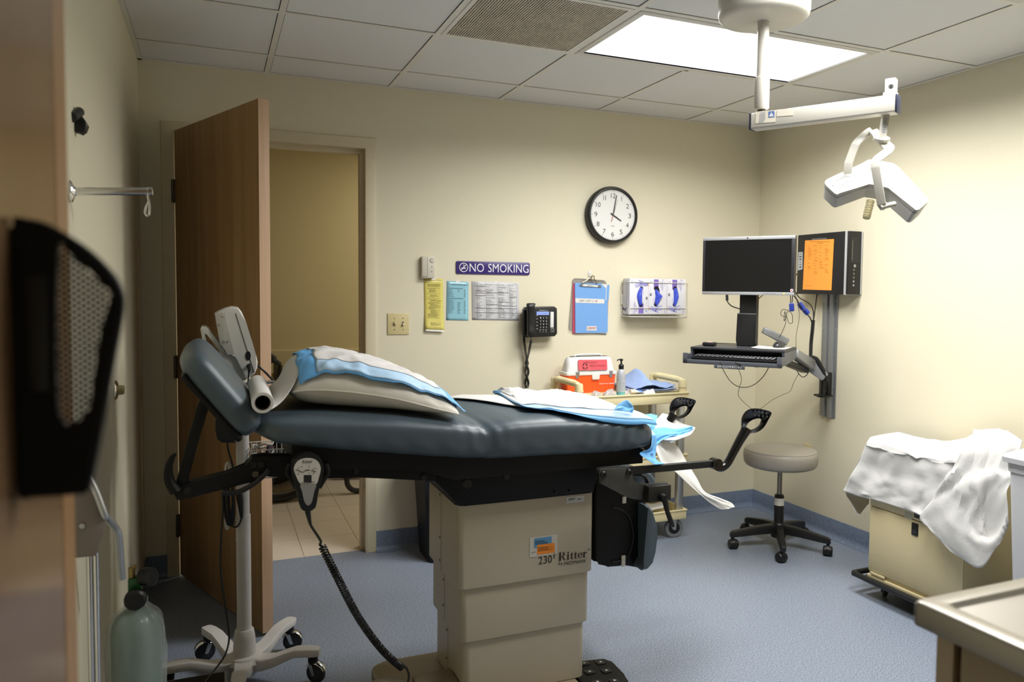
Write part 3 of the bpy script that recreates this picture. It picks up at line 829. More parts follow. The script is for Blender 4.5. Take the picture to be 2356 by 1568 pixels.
for i in range(20):
    x = .70 + (.965 - .70) * i / 19; yn = -1.33 - 2.35 * max(0, x - .80); yf = -1.275
    rows.append([on_table(x + .03 * j / 4, yn + (yf - yn) * j / 4, .0035 + .002 * abs(noise2(x * 14, j, 3))) for j in range(5)])
strip(rows, 'sheet_flat', lv=1)
# paper torn off beyond the foot end: crest behind the pads, then the trailing tail
def px_rows(rws): return [[PY(x, y, yy) for x, y, yy in r] for r in rws]
strip(px_rows([
    [(1478, 975, -1.60), (1496, 968, -1.52), (1512, 962, -1.40), (1524, 950, -1.32)],
    [(1505, 1000, -1.62), (1525, 985, -1.54), (1540, 972, -1.42), (1548, 957, -1.34)],
    [(1520, 1010, -1.64), (1548, 1000, -1.56), (1562, 990, -1.46), (1568, 972, -1.38)],
    [(1545, 1018, -1.66), (1572, 1006, -1.58), (1590, 998, -1.50), (1600, 983, -1.44)]]), 'torn_end')
strip(px_rows([
    [(1494, 1000, -1.70), (1510, 1004, -1.64), (1530, 1010, -1.56), (1552, 1020, -1.48)],
    [(1508, 1035, -1.72), (1525, 1035, -1.66), (1548, 1034, -1.58), (1562, 1030, -1.50)],
    [(1524, 1068, -1.72), (1540, 1064, -1.66), (1560, 1062, -1.60), (1578, 1058, -1.54)],
    [(1550, 1082, -1.70), (1564, 1080, -1.66), (1578, 1079, -1.62), (1590, 1078, -1.57)],
    [(1582, 1112, -1.66), (1590, 1108, -1.64), (1598, 1104, -1.61), (1604, 1101, -1.58)],
    [(1612, 1138, -1.62), (1616, 1135, -1.61), (1619, 1132, -1.60), (1622, 1131, -1.58)],
    [(1636, 1158, -1.58), (1646, 1152, -1.57), (1652, 1148, -1.56), (1656, 1145, -1.55)],
    [(1658, 1171, -1.56), (1668, 1166, -1.55), (1676, 1160, -1.54), (1682, 1156, -1.53)],
    [(1672, 1171, -1.55), (1680, 1169, -1.545), (1686, 1167, -1.54), (1691, 1166, -1.535)]]), 'trailing_tail')

# second underpad across the foot half of the table
U2 = thing('underpad', 'crumpled blue-edged underpad across the foot end of the table', 'underpad', (1.15, -1.55, 1.0))
E0 = [(.992, -1.285), (.976, -1.45), (.952, -1.62), (.940, -1.745), (1.00, -1.790), (1.07, -1.850), (1.17, -1.866), (1.30, -1.872), (1.375, -1.868)]
E1 = [(1.01, -1.268), (1.03, -1.262), (1.06, -1.262), (1.10, -1.262), (1.15, -1.262), (1.21, -1.262), (1.26, -1.265), (1.32, -1.27), (1.375, -1.275)]
e0 = smooth([V((x, y, 0)) for x, y in E0], 6); e1 = smooth([V((x, y, 0)) for x, y in E1], 6)
def pad2(u_, v_, lift):
    n = len(e0) - 1; k = min(n - 1, int(u_ * n)); t = u_ * n - k
    p = e0[k].lerp(e0[k + 1], t).lerp(e1[k].lerp(e1[k + 1], t), v_)
    z = cush_top(min(p.x, 1.385), p.y)
    if p.y < TC - THW + .06: z = max(z, cush_top(p.x, TC - THW + .06) - 1.4 * (TC - THW + .06 - p.y) ** 1.35)
    z += .008 + lift + max(-.001, CR2(u_, v_)) + .016 * math.exp(-((v_ - .72) / .16) ** 2) * min(1, u_ * 3) * (1 - u_ * .6) + .010 * max(0, .05 - v_) / .05 * (.5 + .5 * math.sin(20 * u_ + 1))
    return V((p.x, p.y, z))
sheet_mesh(pad2, 60, 44, .003, .0008, 'backing', M_blue, U2)
sheet_mesh(pad2, 60, 44, .0052, .0006, 'border_film', M_pale, U2, (.05, .985, .022, .985))
sheet_mesh(pad2, 60, 44, .0070, .0008, 'absorbent_face', M_abs, U2, (.09, .87, .12, .95))
def flap(rws, name, m, lv=2, th=.0008):
    o = MB().grid(crumple_grid(px_rows(rws), 8, crease_field(len(name) + len(rws), 9, .006, .12))).build(name, m, U2, ang=40); k_ = o.modifiers.new('t', 'SOLIDIFY'); k_.thickness = th; k_.offset = 0; return o
# crumpled end: upright lug, folded wing, pointed flap, hanging corner
yl = PZ(1436, 942, 1.008).y
flap([[(1412, 943, yl), (1434, 945, yl), (1456, 950, yl)], [(1420, 931, yl + .012), (1438, 932, yl + .012), (1456, 939, yl + .012)], [(1434, 922, yl + .02), (1443, 920, yl + .02), (1450, 924, yl + .02)]], 'edge_fold', M_blue)
flap([[(1462, 960, -1.60), (1478, 984, -1.62), (1492, 998, -1.64)], [(1472, 955, -1.58), (1492, 974, -1.62), (1506, 985, -1.63)], [(1484, 953, -1.55), (1500, 962, -1.58), (1510, 968, -1.60)], [(1500, 951, -1.52), (1508, 953, -1.54), (1513, 955, -1.55)]], 'edge_fold', M_blue)
flap([[(1492, 992, -1.66), (1500, 1004, -1.67), (1506, 1016, -1.68), (1510, 1026, -1.69)], [(1512, 984, -1.64), (1520, 997, -1.66), (1526, 1005, -1.67), (1524, 1012, -1.68)], [(1535, 982, -1.63), (1546, 993, -1.65), (1550, 1000, -1.66), (1552, 1004, -1.66)], [(1560, 985, -1.62), (1568, 991, -1.63), (1572, 995, -1.64), (1574, 998, -1.64)], [(1592, 979, -1.60), (1593, 982, -1.60), (1594, 985, -1.60), (1595, 988, -1.60)]], 'pointed_flap', M_blue)
flap([[(1440, 956, -1.68), (1462, 968, -1.72), (1484, 982, -1.76), (1494, 992, -1.80)], [(1462, 960, -1.62), (1484, 976, -1.66), (1500, 992, -1.71), (1503, 1008, -1.76)], [(1478, 966, -1.58), (1496, 984, -1.62), (1508, 1000, -1.67), (1508, 1018, -1.71)]], 'border_film_fold', M_pale)
flap([[(1500, 1000, -1.84), (1503, 1000, -1.80), (1508, 1004, -1.74)], [(1496, 1030, -1.865), (1503, 1030, -1.82), (1508, 1032, -1.76)], [(1472, 1042, -1.885), (1490, 1046, -1.86), (1506, 1048, -1.80)], [(1488, 1056, -1.892), (1502, 1058, -1.88), (1512, 1058, -1.84)], [(1506, 1068, -1.90), (1516, 1068, -1.89), (1528, 1066, -1.87)]], 'hanging_corner', M_blue)

# ================================================================ hand control in its holder and coiled lead
HY = TY - .02
HC = thing('hand_control', 'black pear-shaped hand control with pale button panel hanging under the table', 'remote control', tuple(PY(708, 1178, HY)))
ou = smooth([PY(x, y, HY) for x, y in ((670, 1078), (676, 1058), (690, 1047), (708, 1043), (726, 1047), (740, 1058), (746, 1078), (742, 1100), (733, 1130), (728, 1160), (721, 1174), (708, 1178), (696, 1174), (689, 1160), (683, 1130), (674, 1100))], 4, True)
MB().prism(ou, (0, .034, 0), bev=.009, seg=4).build('body', M_black, HC, ang=50)
M_panel = mat('panel_grey', 'c9c6bd', .45); M_panel2 = mat('panel_dark_grey', '8f8e8b', .5)
HF = HY - .0006
def face(pts, name, m, y=HF, sm=4, th=.001):
    return MB().prism(smooth([PY(x, y_, y) for x, y_ in pts], sm, True) if sm else [PY(x, y_, y) for x, y_ in pts], (0, -th, 0)).build(name, m, HC, smooth=False)
face([(676, 1078), (682, 1063), (694, 1055), (708, 1053), (722, 1055), (733, 1063), (738, 1078), (734, 1096), (728, 1112), (709, 1116), (691, 1112), (682, 1096)], 'button_panel', M_panel)
face([(691, 1115), (709, 1112), (727, 1114), (723, 1130), (718, 1152), (712, 1161), (706, 1161), (700, 1152), (695, 1130)], 'grip_panel', M_panel2, HF - .0004)
HT = HF - .0014
a, b = PY(696, 1066, HT), PY(719, 1056, HT); text_mesh('lettering', 'Ritter', a, EX, EZ, b.x - a.x, b.z - a.z, M_brand, HC, .0004)
a, b = PY(698, 1069.5, HT), PY(717, 1067.5, HT); text_mesh('lettering', 'by MIDMARK', a, EX, EZ, b.x - a.x, b.z - a.z, M_brand, HC, .0004)
ic = MB()
def stroke(pts, w):
    q = [PY(x, y, HT) for x, y in pts]; ic.tube(q, w, 4)
stroke([(681, 1079), (690, 1083), (697, 1086), (704, 1081), (712, 1081)], .0011); stroke([(704, 1082), (713, 1080)], .0011); stroke([(717, 1081), (727, 1085)], .0011)
for x, y in ((687, 1076), (694, 1073), (711, 1073), (722, 1077), (686, 1090), (711, 1088), (721, 1089), (727, 1077)):
    ic.poly([PY(x - 1.6, y + 1.2, HT), PY(x + 1.6, y + 1.2, HT), PY(x, y - 1.8, HT)])
ic.poly([PY(x, y, HT) for x, y in ((699, 1092), (717, 1092), (717, 1109), (699, 1109))]); stroke([(693, 1110), (705, 1111), (725, 1108)], .0007)
ic.build('button_icons', M_ink, HC, smooth=False)
hl = MB()
hl.tube(smooth([PY(668, 1066, HY + .046), PY(663, 1085, HY + .046), PY(672, 1100, HY + .046), PY(684, 1120, HY + .046)], 6), .010, 10)
hl.tube(smooth([PY(748, 1066, HY + .046), PY(752, 1085, HY + .046), PY(744, 1100, HY + .046), PY(732, 1120, HY + .046)], 6), .010, 10)
a = PY(708, 1075, HY + .055); hl.box(a, (.085, .04, .03), None, .008); hl.build('holder', M_blackm, TB)
p0, p1, p2, p3 = PY(708, 1176, HY + .017), PY(714, 1205, HY + .017), PY(737, 1242, HY + .02), PY(741, 1256, HY + .025)
st = smooth([p0, p1, p2, PY(736, 1252, HY + .02), p3], 8)
MB().tube([p0, p0 + (p1 - p0) * .5, p1], [.008, .006, .004], 10).build('strain_relief', M_black, HC)
MB().tube(st, .0036, 8).build('lead', M_black, HC)
path = [p3, PY(775, 1325, -1.86), PY(825, 1420, -1.82), PY(880, 1495, -1.78), PY(925, 1536, -1.74)]
MB().tube(helix(path, .0092, 64, 12), .0029, 6).build('coiled_lead', M_black, HC)
e = path[-1]; MB().tube(smooth([e, e + V((.012, 0, .0)), e + V((.022, .0, -.03)), V((e.x + .02, -1.705, .116))], 8), .0036, 8).build('lead', M_black, HC)

# foot control
FC = thing('foot_control', 'black foot control pad with arrow buttons beside the column base', 'foot control', (1.24, -1.70, 0), rz=0)
fo = [(1.19, -1.56), (1.335, -1.585), (1.355, -1.62), (1.345, -1.72), (1.33, -1.83), (1.30, -1.86), (1.16, -1.84)]
MB().prism([V((x, y, 0)) for x, y in fo], (0, 0, .03), bev=.01, seg=3).build('body', M_blackm, FC)
for i, (x, y) in enumerate(((1.245, -1.60), (1.305, -1.615), (1.235, -1.665), (1.295, -1.68), (1.228, -1.74), (1.288, -1.755))):
    MB().box((x, y, .031), (.036, .030, .006), None, .003).build('button', M_black, FC)
    MB().poly([(x - .006, y - .005, .0346), (x + .006, y - .005, .0346), (x, y + .006, .0346)]).build('arrow_mark', mat('mark_white', 'd8d8d2', .5), FC, smooth=False)
wk = MB()
for dx in (-.055, -.045): wk.tube([(1.24 + dx, -1.655, .0312), (1.248 + dx, -1.672, .0312)], .0012, 4); wk.tube([(1.24 + dx, -1.672, .0312), (1.246 + dx, -1.655, .0312)], .0012, 4)
wk.build('symbol', MATS['mark_white'], FC)
# ================================================================ things on the long wall
def wtag(p_tl, p_br, y): a, b = PY(*p_tl, y), PY(*p_br, y); return a.x, b.x, b.z, a.z
def wquads(name, px, y, m, parent, lift=.0004):
    b = MB()
    for x0, y0, x1, y1 in px:
        A, Bq = PY(x0, y0, y), PY(x1, y1, y); b.poly([(A.x, y - lift, A.z), (Bq.x, y - lift, A.z), (Bq.x, y - lift, Bq.z), (A.x, y - lift, Bq.z)])
    return b.build(name, m, parent, smooth=False)

# ---- clock
cc = V((2.172, 0, 1.851)); R0 = .166
CK = thing('wall_clock', 'round black-rimmed clock with white face on the wall', 'clock', (cc.x, 0, cc.z))
fy = -.046
MB().lathe([(R0, .001), (R0, .012), (R0 + .003, .02), (R0 + .001, .04), (R0 - .006, .052), (R0 - .015, .053), (R0 - .019, .047), (R0 - .019, .040)], cc, (0, -1, 0), 72, cap=False).build('rim', M_black, CK, ang=40)
MB().cyl(cc + V((0, -.001, 0)), cc + V((0, -.040, 0)), R0 - .0185, seg=72).build('dial', mat('clock_white', 'd9d9d6', .5, var=.01), CK)
RD = R0 - .019; ty = cc.y - .0405
for hnum in range(1, 13):
    a = PI / 2 - hnum * PI / 6; s_ = str(hnum); hh = .0275; w = .0185 if len(s_) == 1 and s_ != '1' else (.0045 if s_ == '1' else (.019 if s_ == '11' else .030))
    p = V((cc.x + math.cos(a) * RD * .765 - w / 2, ty, cc.z + math.sin(a) * RD * .765 - hh / 2))
    if s_ in ('1', '11'):
        b = MB()
        for dx in ((w / 2,) if s_ == '1' else (.003, .016)): b.poly([(p.x + dx - .0016, ty - .0004, p.z), (p.x + dx + .0016, ty - .0004, p.z), (p.x + dx + .0016, ty - .0004, p.z + hh), (p.x + dx - .0016, ty - .0004, p.z + hh)])
        b.build('numeral', M_ink, CK, smooth=False)
    else: text_mesh('numeral', s_, p, EX, EZ, w, hh, M_ink, CK, .0004, -.004)
tk = MB()
for k in range(60):
    a = k * PI / 30; r1, r0, w = RD * .955, RD * (.925 if k % 5 else .915), (.0007 if k % 5 else .0018)
    d = V((math.cos(a), 0, math.sin(a))); t = V((-math.sin(a), 0, math.cos(a))); c = V((cc.x, ty - .0004, cc.z))
    tk.poly([c + d * r0 - t * w, c + d * r1 - t * w, c + d * r1 + t * w, c + d * r0 + t * w])
tk.build('minute_marks', M_ink, CK, smooth=False)
def hand(deg, l, tail, w, m, y, name):
    a = math.radians(90 - deg); d = V((math.cos(a), 0, math.sin(a))); t = V((-d.z, 0, d.x)); c = V((cc.x, y, cc.z))
    MB().prism([c - d * tail - t * w, c + d * l - t * w * .7, c + d * l + t * w * .7, c - d * tail + t * w], (0, -.0012, 0)).build(name, m, CK, smooth=False)
hand(121, .064, .018, .0036, M_ink, ty - .003, 'hour_hand'); hand(10, .118, .006, .0028, M_ink, ty - .005, 'minute_hand')
hand(17, .095, .0, .0006, mat('thin_grey', '77736c', .5), ty - .0068, 'second_hand'); hand(197, .042, .0, .0018, mat('hand_red', 'b5483c', .5), ty - .0068, 'second_hand_tail')
MB().cyl((cc.x, ty, cc.z), (cc.x, ty - .009, cc.z), .005).build('hub', M_ink2, CK)
text_mesh('maker_mark', 'Seth', (cc.x - .012, ty, cc.z - .068), EX, EZ, .024, .008, M_ink2, CK, .0004, 0, .3)
gl = mat('clear_cover', 'ffffff', .03, trans=1, spec=.5, var=0)
# ---- no smoking sign
x0, x1, z0, z1 = wtag((1050, 601.5), (1219, 632), -.008)
z0, z1 = 1.490, 1.560
SG = thing('no_smoking_sign', 'purple no smoking sign with white lettering on the wall', 'sign', ((x0 + x1) / 2, 0, (z0 + z1) / 2))
MB().prism([V(((x0 + x1) / 2 + a, -.001, (z0 + z1) / 2 + b)) for a, b in rrect(x1 - x0, z1 - z0, .009, 6)], (0, -.006, 0), bev=.001).build('plaque', mat('sign_purple', '3b2a72', .35, var=.03), SG, ang=30)
M_sw = mat('sign_white', 'eeeef2', .45); sy = -.0074
hh = .046; zc = (z0 + z1) / 2
text_mesh('lettering', 'NO', (x0 + .076, sy, zc - hh / 2), EX, EZ, .083, hh, M_sw, SG, .0006, -.006)
text_mesh('lettering', 'SMOKING', (x0 + .184, sy, zc - hh / 2), EX, EZ, .242, hh, M_sw, SG, .0006, -.006)
sc = V((x0 + .0415, sy - .0006, zc)); b = MB(); b.torus(sc, EY, .0235, .0022, 40, 6)
d = V((.707, 0, .707)); b.tube([sc - d * .022, sc + d * .022], .002, 6); b.box(sc + V((0, 0, -.004)), (.026, .002, .005)); b.tube(smooth([sc + V((.004, 0, .002)), sc + V((-.002, 0, .007)), sc + V((.004, 0, .012)), sc + V((-.003, 0, .017))], 5), .0012, 5)
b.build('symbol', M_sw, SG)
# ---- thermostat
x0, x1, z0, z1 = wtag((971, 589.5), (999.5, 640), -.03); z0, z1 = 1.463, 1.578
TS = thing('thermostat', 'off-white thermostat with dial above the yellow sheet', 'thermostat', ((x0 + x1) / 2, 0, 1.52))
M_ts = mat('thermostat_ivory', 'c9c3b4', .45)
MB().bb(x0, x1, -.032, -.0005, z0, z1, bev=.003).build('case', M_ts, TS)
w = x1 - x0
MB().bb(x0 + w * .42, x0 + w * .44, -.0326, -.03, z0 + .002, z1 - .002).build('groove', M_ink2, TS, smooth=False)
b = MB(); c = V((x0 + w * .80, -.0326, z1 - .020))
for k in range(22):
    a = math.radians(35 + k * 14.5); d = V((math.cos(a), 0, math.sin(a)))
    q = [c + d * .0115, c + d * .0145]
    if c.x + d.x * .0145 < x1 - .001: b.tube(q, .0005, 4)
b.torus(c, EY, .0098, .0003, 30, 4); b.build('dial_marks', M_ink, TS)
MB().cyl(c + V((0, .002, 0)), c + V((0, -.002, 0)), .0097).build('dial', M_ts, TS)
MB().box((x0 + w * .78, -.0326, z1 - .055), (.003, .001, .006)).build('pointer_mark', M_ink, TS, smooth=False)
b = MB(); b.box((x0 + w * .78, -.0326, z1 - .081), (.008, .001, .0015)); b.box((x0 + w * .76, -.0326, z1 - .0785), (.002, .001, .005)); b.build('slider_mark', M_ink, TS, smooth=False)
b = MB(); b.box((x0 + w * .12, -.0326, z0 + .007), (.005, .001, .005)); b.box((x0 + w * .27, -.0326, z0 + .007), (.011, .001, .002)); b.build('logo_print', M_ink, TS, smooth=False)
# ---- switches
x0, x1, z0, z1 = .850, .966, 1.160, 1.274
SW = thing('switch_plate', 'cream double toggle switch plate beside the door frame', 'light switch', ((x0 + x1) / 2, 0, 1.217))
M_sp = mat('switch_cream', 'cdbf8e', .4)
MB().bb(x0, x1, -.006, -.0003, z0, z1, bev=.003, seg=3).build('plate', M_sp, SW)
for k, (cx, up) in enumerate(((x0 + .037, 1), (x0 + .082, -1))):
    zc = (z0 + z1) / 2
    MB().bb(cx - .0052, cx + .0052, -.0066, -.005, zc - .0125, zc + .0125).build('slot', M_ink2, SW, smooth=False)
    MB().box((cx, -.011, zc + .004 * up), (.008, .013, .012), Matrix.Rotation(.5 * up, 3, 'X'), .002).build('toggle', M_sp, SW)
    for dz in (-.030, .030): MB().lathe([(.003, 0), (.003, .0008), (0, .0014)], (cx, -.006, zc + dz), (0, -1, 0), 10).build('screw', M_dsteel, SW)
# ---- laminated sheets
M_lam = mat('laminate_clear', 'e8e8e4', .08, spec=.7, var=0, coat=.6)
def sheet(name, label, px, col, y=-.0008, curl=0, group=None):
    tl, tr, br, bl = [PY(*p, y) for p in px]
    T = thing(name, label, 'notice', tuple((tl + br) / 2), group=group); nu, nv = 6, 14; rows = []
    for i in range(nv + 1):
        t = i / nv; a, b = tl.lerp(bl, t), tr.lerp(br, t)
        rows.append([a.lerp(b, k / nu) + V((0, -.001 - curl * max(0, t - .55) ** 2 * 4 - .0 * k, 0)) for k in range(nu + 1)])
    o = MB().grid(rows).build('paper', mat(name + '_' + col, col, .28, var=.02, spec=.5, coat=.25), T, ang=80)
    m = o.modifiers.new('t', 'SOLIDIFY'); m.thickness = .0008; m.offset = -1
    c_ = tl.lerp(tr, .5); MB().bb(c_.x - .012, c_.x + .012, -.0024, .0004, c_.z - .006, c_.z + .004).build('tape', M_lam, T, smooth=False)
    def at(u_, v_, lift=.0008):
        a, b = tl.lerp(bl, v_), tr.lerp(br, v_); p = a.lerp(b, u_); return p + V((0, -.001 - curl * max(0, v_ - .55) ** 2 * 4 - lift, 0))
    return T, at
def print_on(T, at, rects, m, name='print'):
    b = MB()
    for u0, v0, u1, v1 in rects: b.poly([at(u0, v0), at(u0, v1), at(u1, v1), at(u1, v0)])
    return b.build(name, m, T, smooth=False)
def rowsr(u0, u1, v, n, dv, h, rnd, fill=(.5, 1), wd=.05):
    out = []
    for i in range(n):
        x = u0; e = u0 + (u1 - u0) * rnd.uniform(*fill)
        while x < e - .01: w = min(wd * rnd.uniform(.5, 1.6), e - x); out.append((x, v + i * dv, x + w, v + i * dv + h)); x += w + wd * .3
    return out
rn = random.Random(11)
T, at = sheet('yellow_notice', 'yellow laminated notice curling from the wall below the thermostat', [(975, 641), (1019, 641), (1021, 759), (977, 757)], 'd8cc6e', curl=.016)
rr = rowsr(.06, .92, .03, 1, .02, .010, rn, (.98, 1), .07) + rowsr(.4, .5, .045, 1, .02, .008, rn) + rowsr(.06, .5, .065, 1, .02, .007, rn)
for v, n, ind in ((.10, 5, .18), (.18, 2, .18), (.21, 5, .26), (.29, 1, .12), (.315, 3, .3), (.36, 1, .12), (.39, 1, .14), (.41, 3, .3), (.46, 3, .2), (.50, 4, .3), (.555, 4, .22), (.61, 6, .32), (.685, 6, .18), (.765, 1, .1), (.86, 5, .3)):
    rr += rowsr(ind, .9, v, n, .0125, .0065, rn, (.45, 1), .06)
print_on(T, at, rr, mat('ink_on_yellow', '8d8244', .6))
b = MB(); b.poly([at(.02, 1.0, .0004), at(.98, 1.0, .0004), at(.99, 1.03, .0004), at(.03, 1.03, .0004)]); b.build('laminate_edge', M_lam, T, smooth=False)
T, at = sheet('blue_notice', 'light blue printed notice in the middle of the three wall sheets', [(1028, 646), (1078, 648), (1077.5, 737), (1026.5, 736)], '8fc0cf')
rr = rowsr(.17, .97, .075, 1, .02, .018, rn, (1, 1), .07) + rowsr(.08, .72, .175, 1, .02, .015, rn, (1, 1), .06) + rowsr(.08, .75, .43, 1, .02, .015, rn, (1, 1), .06)
for k in range(6): rr += rowsr(.08, .36, .217 + k * .034, 1, .02, .011, rn, (.6, 1)) + rowsr(.79, .86, .217 + k * .034, 1, .02, .011, rn, (1, 1), .07) + (rowsr(.5, .64, .217 + k * .034, 1, .02, .011, rn) if k < 2 else [])
for k in range(11): rr += rowsr(.08, .36, .475 + k * .0335, 1, .02, .011, rn, (.6, 1)) + rowsr(.79, .86, .475 + k * .0335, 1, .02, .011, rn, (1, 1), .07) + (rowsr(.5, .66, .475 + k * .0335, 1, .02, .011, rn, (.4, 1)) if k > 1 else [])
print_on(T, at, rr, mat('ink_on_blue', '22445a', .6))
T, at = sheet('white_notice', 'white ruled contact sheet between the blue notice and phone', [(1085, 646), (1194, 650), (1194, 737), (1086, 735.5)], 'd2d2d4')
rr = []
def hl(u0, u1, v, w=.004): rr.append((u0, v, u1, v + w))
def vl(u_, v0, v1, w=.003): rr.append((u_, v0, u_ + w, v1))
for v in (.03, .055, .97): hl(.06, .95, v)
for u_ in (.06, .29, .545, .79, .947): vl(u_, .03, .97)
for u_ in (.095, .255, .52, .755): vl(u_, .055, .97, .002)
for u0, u1, vs in ((.06, .29, (.115, .24, .30, .36)), (.29, .545, (.28, .59)), (.545, .79, (.27, .52, .61)), (.79, .95, (.385, .615)), (.06, .95, (.685, .80))):
    for v in vs: rr.append((u0, v, u1, v + .012))
for u0, u1 in ((.10, .25), (.30, .50), (.555, .74), (.80, .93)):
    rr += rowsr(u0, u1, .075, 1, .02, .008, rn); v = .13
    while v < .94:
        if rn.random() > .18: rr += rowsr(u0, u1, v, 1, .02, .008, rn, (.3, 1), .025)
        v += .021
for k in range(9): vl(.10 + k * .095, .81, .95, .0015)
print_on(T, at, rr, mat('ink_on_white', '5a5a5e', .6))

# ---- desk phone on its wall bracket
PH = thing('wall_phone', 'black corded desk phone mounted on the wall', 'telephone', (1.73, 0, 1.235))
yb = -.075
tl, br = PY(1216, 704, yb), PY(1282.5, 774, yb)
pts = [PY(1207.5, 712, yb), PY(1212, 706, yb), PY(1276, 704.5, yb), PY(1282, 709, yb), PY(1282.5, 767, yb), PY(1277, 773.5, yb), PY(1212, 776, yb), PY(1207, 771, yb)]
pb = MB(); pb.prism(pts, (0, .045, 0), bev=.006, seg=3); pb.build('body', M_black, PH)
MB().bb(pts[0].x + .02, pts[3].x - .05, -.031, -.001, pts[6].z + .025, pts[2].z - .02, bev=.005).build('wall_bracket', M_blackm, PH)
hs = smooth([PY(1222, 697, yb - .035), PY(1221, 704, yb - .052), PY(1221, 722, yb - .050), PY(1221, 745, yb - .048), PY(1222, 765, yb - .05), PY(1223, 774, yb - .035)], 6)
rings = []
for k, p in enumerate(hs):
    t = k / (len(hs) - 1); e = abs(2 * t - 1); w = .021 + .006 * e ** 2; th = .014 + .013 * e ** 4
    if e > .93: w *= .72; th *= .7
    rings.append([p + V((w * math.copysign(abs(math.cos(a)) ** .5, math.cos(a)), th * math.copysign(abs(math.sin(a)) ** .7, math.sin(a)), 0)) for a in [2 * PI * i / 20 for i in range(20)]])
MB().loft(rings).build('handset', M_black, PH, ang=60)
MB().prism([PY(1206, 714, yb - .012), PY(1216, 708, yb - .012), PY(1230, 708, yb - .012), PY(1230, 772, yb - .012), PY(1212, 774, yb - .012), PY(1206, 768, yb - .012)], (0, .02, 0), bev=.004).build('cradle', M_blackm, PH)
kf = yb - .0004
a, b = PY(1234.5, 724, kf), PY(1262.5, 716.5, kf)
MB().bb(a.x, b.x, kf - .002, kf, a.z, b.z).build('display', mat('lcd_blue', '8ea4e8', .3, emit=.25), PH, smooth=False)
text_mesh('display_text', 'OCT.19 04:02PM', PY(1236, 722, kf - .0022), EX, EZ, (b.x - a.x) * .86, .0075, mat('lcd_ink', '27306a', .5), PH, .0004)
text_mesh('lettering', 'Panasonic', PY(1241, 714.8, kf), EX, EZ, PY(1254, 712, kf).x - PY(1241, 712, kf).x, .007, mat('silver_ink', 'c8c8c8', .4), PH, .0005)
text_mesh('lettering', 'KX-NT551', PY(1255, 714.6, kf), EX, EZ, PY(1261, 712, kf).x - PY(1255, 712, kf).x, .0035, MATS['silver_ink'], PH, .0005)
labs = ['1', '2', '3', '4', '5', '6', '7', '8', '9', '*', '0', '#']
for r in range(4):
    for c in range(3):
        p = PY(1243.2 + c * 6.6, 731 + r * 7.3, kf)
        MB().box(p + V((0, -.002, 0)), (.0145, .005, .0125), None, .003).build('key', M_black, PH)
        text_mesh('key_digit', labs[r * 3 + c], p + V((-.0028, -.0046, -.0038)), EX, EZ, .0056, .0076, MATS['silver_ink'], PH, .0004)
for px, py in [(1235.5, 728 + 7.6 * k) for k in range(5)] + [(1242.5 + 6.8 * k, 761 + 4.5 * j) for k in range(3) for j in range(2)]:
    MB().box(PY(px, py, kf) + V((0, -.0015, 0)), (.013, .004, .0065), None, .0025).build('key', M_black, PH)
    MB().box(PY(px, py - 2, kf) + V((0, -.0006, .002)), (.010, .0008, .0016)).build('key_label', MATS['silver_ink'], PH, smooth=False)
a, b = PY(1266, 753, kf), PY(1274, 717, kf)
MB().bb(a.x, b.x, kf - .0015, kf, a.z, b.z, bev=.001).build('directory_card', mat('card_white', 'd4d4d2', .4), PH)
for k in range(8): MB().box(PY(1278, 719 + 4.3 * k, kf) + V((0, -.001, 0)), (.007, .003, .005), None, .0015).build('key', M_black, PH)
c = PY(1270.5, 759.5, kf); MB().box(c + V((0, -.0015, 0)), (.022, .004, .022), None, .003).build('message_key', M_grey, PH); MB().box(c + V((0, -.003, 0)), (.018, .003, .018), None, .003).build('message_key_cap', M_black, PH); MB().box(c + V((0, -.0047, -.003)), (.010, .0006, .002)).build('key_label', MATS['silver_ink'], PH, smooth=False)
A = [PY(1206, 768, -.06), PY(1206, 785, -.04), PY(1209, 810, -.03), PY(1212, 828, -.028)]
B = [PY(1221, 774, -.075), PY(1222, 783, -.05), PY(1217, 808, -.034), PY(1212, 828, -.028)]
MB().tube([B[0], B[0].lerp(B[1], .9)], .0022, 6).build('handset_cord', M_black, PH)
for nm, pth, ph in (('a', A, 0), ('b', B[1:], PI)):
    low = [PY(1212 + 3.4 * math.cos(ph + k * .95), 828 + k * 8, -.028 + .009 * math.sin(ph + k * .95)) for k in range(1, 9)]
    MB().tube(helix(pth + low, .0058, 62, 10), .0019, 5).build('handset_cord', M_black, PH)

# ---- clipboard on its hook
CB = thing('clipboard', 'clear clipboard of blue and red folders hanging from hook', 'clipboard', tuple(PY(1357, 700, -.02)))
M_acry = mat('clear_acrylic', 'd8d2c8', .1, trans=.6, spec=.5, var=0)
def sl(pts, y0, th, m, name, bev=0): return MB().prism([PY(x, y, y0) + V((0, .0064, 0)) for x, y in pts], (0, -th, 0), bev=bev).build(name, m, CB, smooth=False)
sl([(1318, 644), (1322, 640), (1390, 645), (1395, 651), (1395, 770), (1312, 760), (1309, 755)], -.006, .003, M_acry, 'board')
MB().tube(smooth([PY(x, y, -.0095) for x, y in ((1318, 650), (1322, 640), (1354, 642), (1390, 645), (1395, 652))], 5), .0012, 5).build('board_edge', mat('acrylic_edge', '9a8f80', .3), CB)
MB().tube(smooth([PY(x, y, -.0095) for x, y in ((1318, 650), (1313, 710), (1309.5, 755), (1313, 761), (1320, 762))], 5), .0012, 5).build('board_edge', MATS['acrylic_edge'], CB)
M_fr = mat('folder_red', 'b5405a', .6); M_fb = mat('folder_blue', '6f9fd8', .55, var=.015); M_fo = mat('folder_orange', 'c98a4a', .6)
sl([(1319, 651), (1394, 655), (1399, 660), (1396, 764), (1318, 767)], -.010, .004, M_fr, 'red_folder')
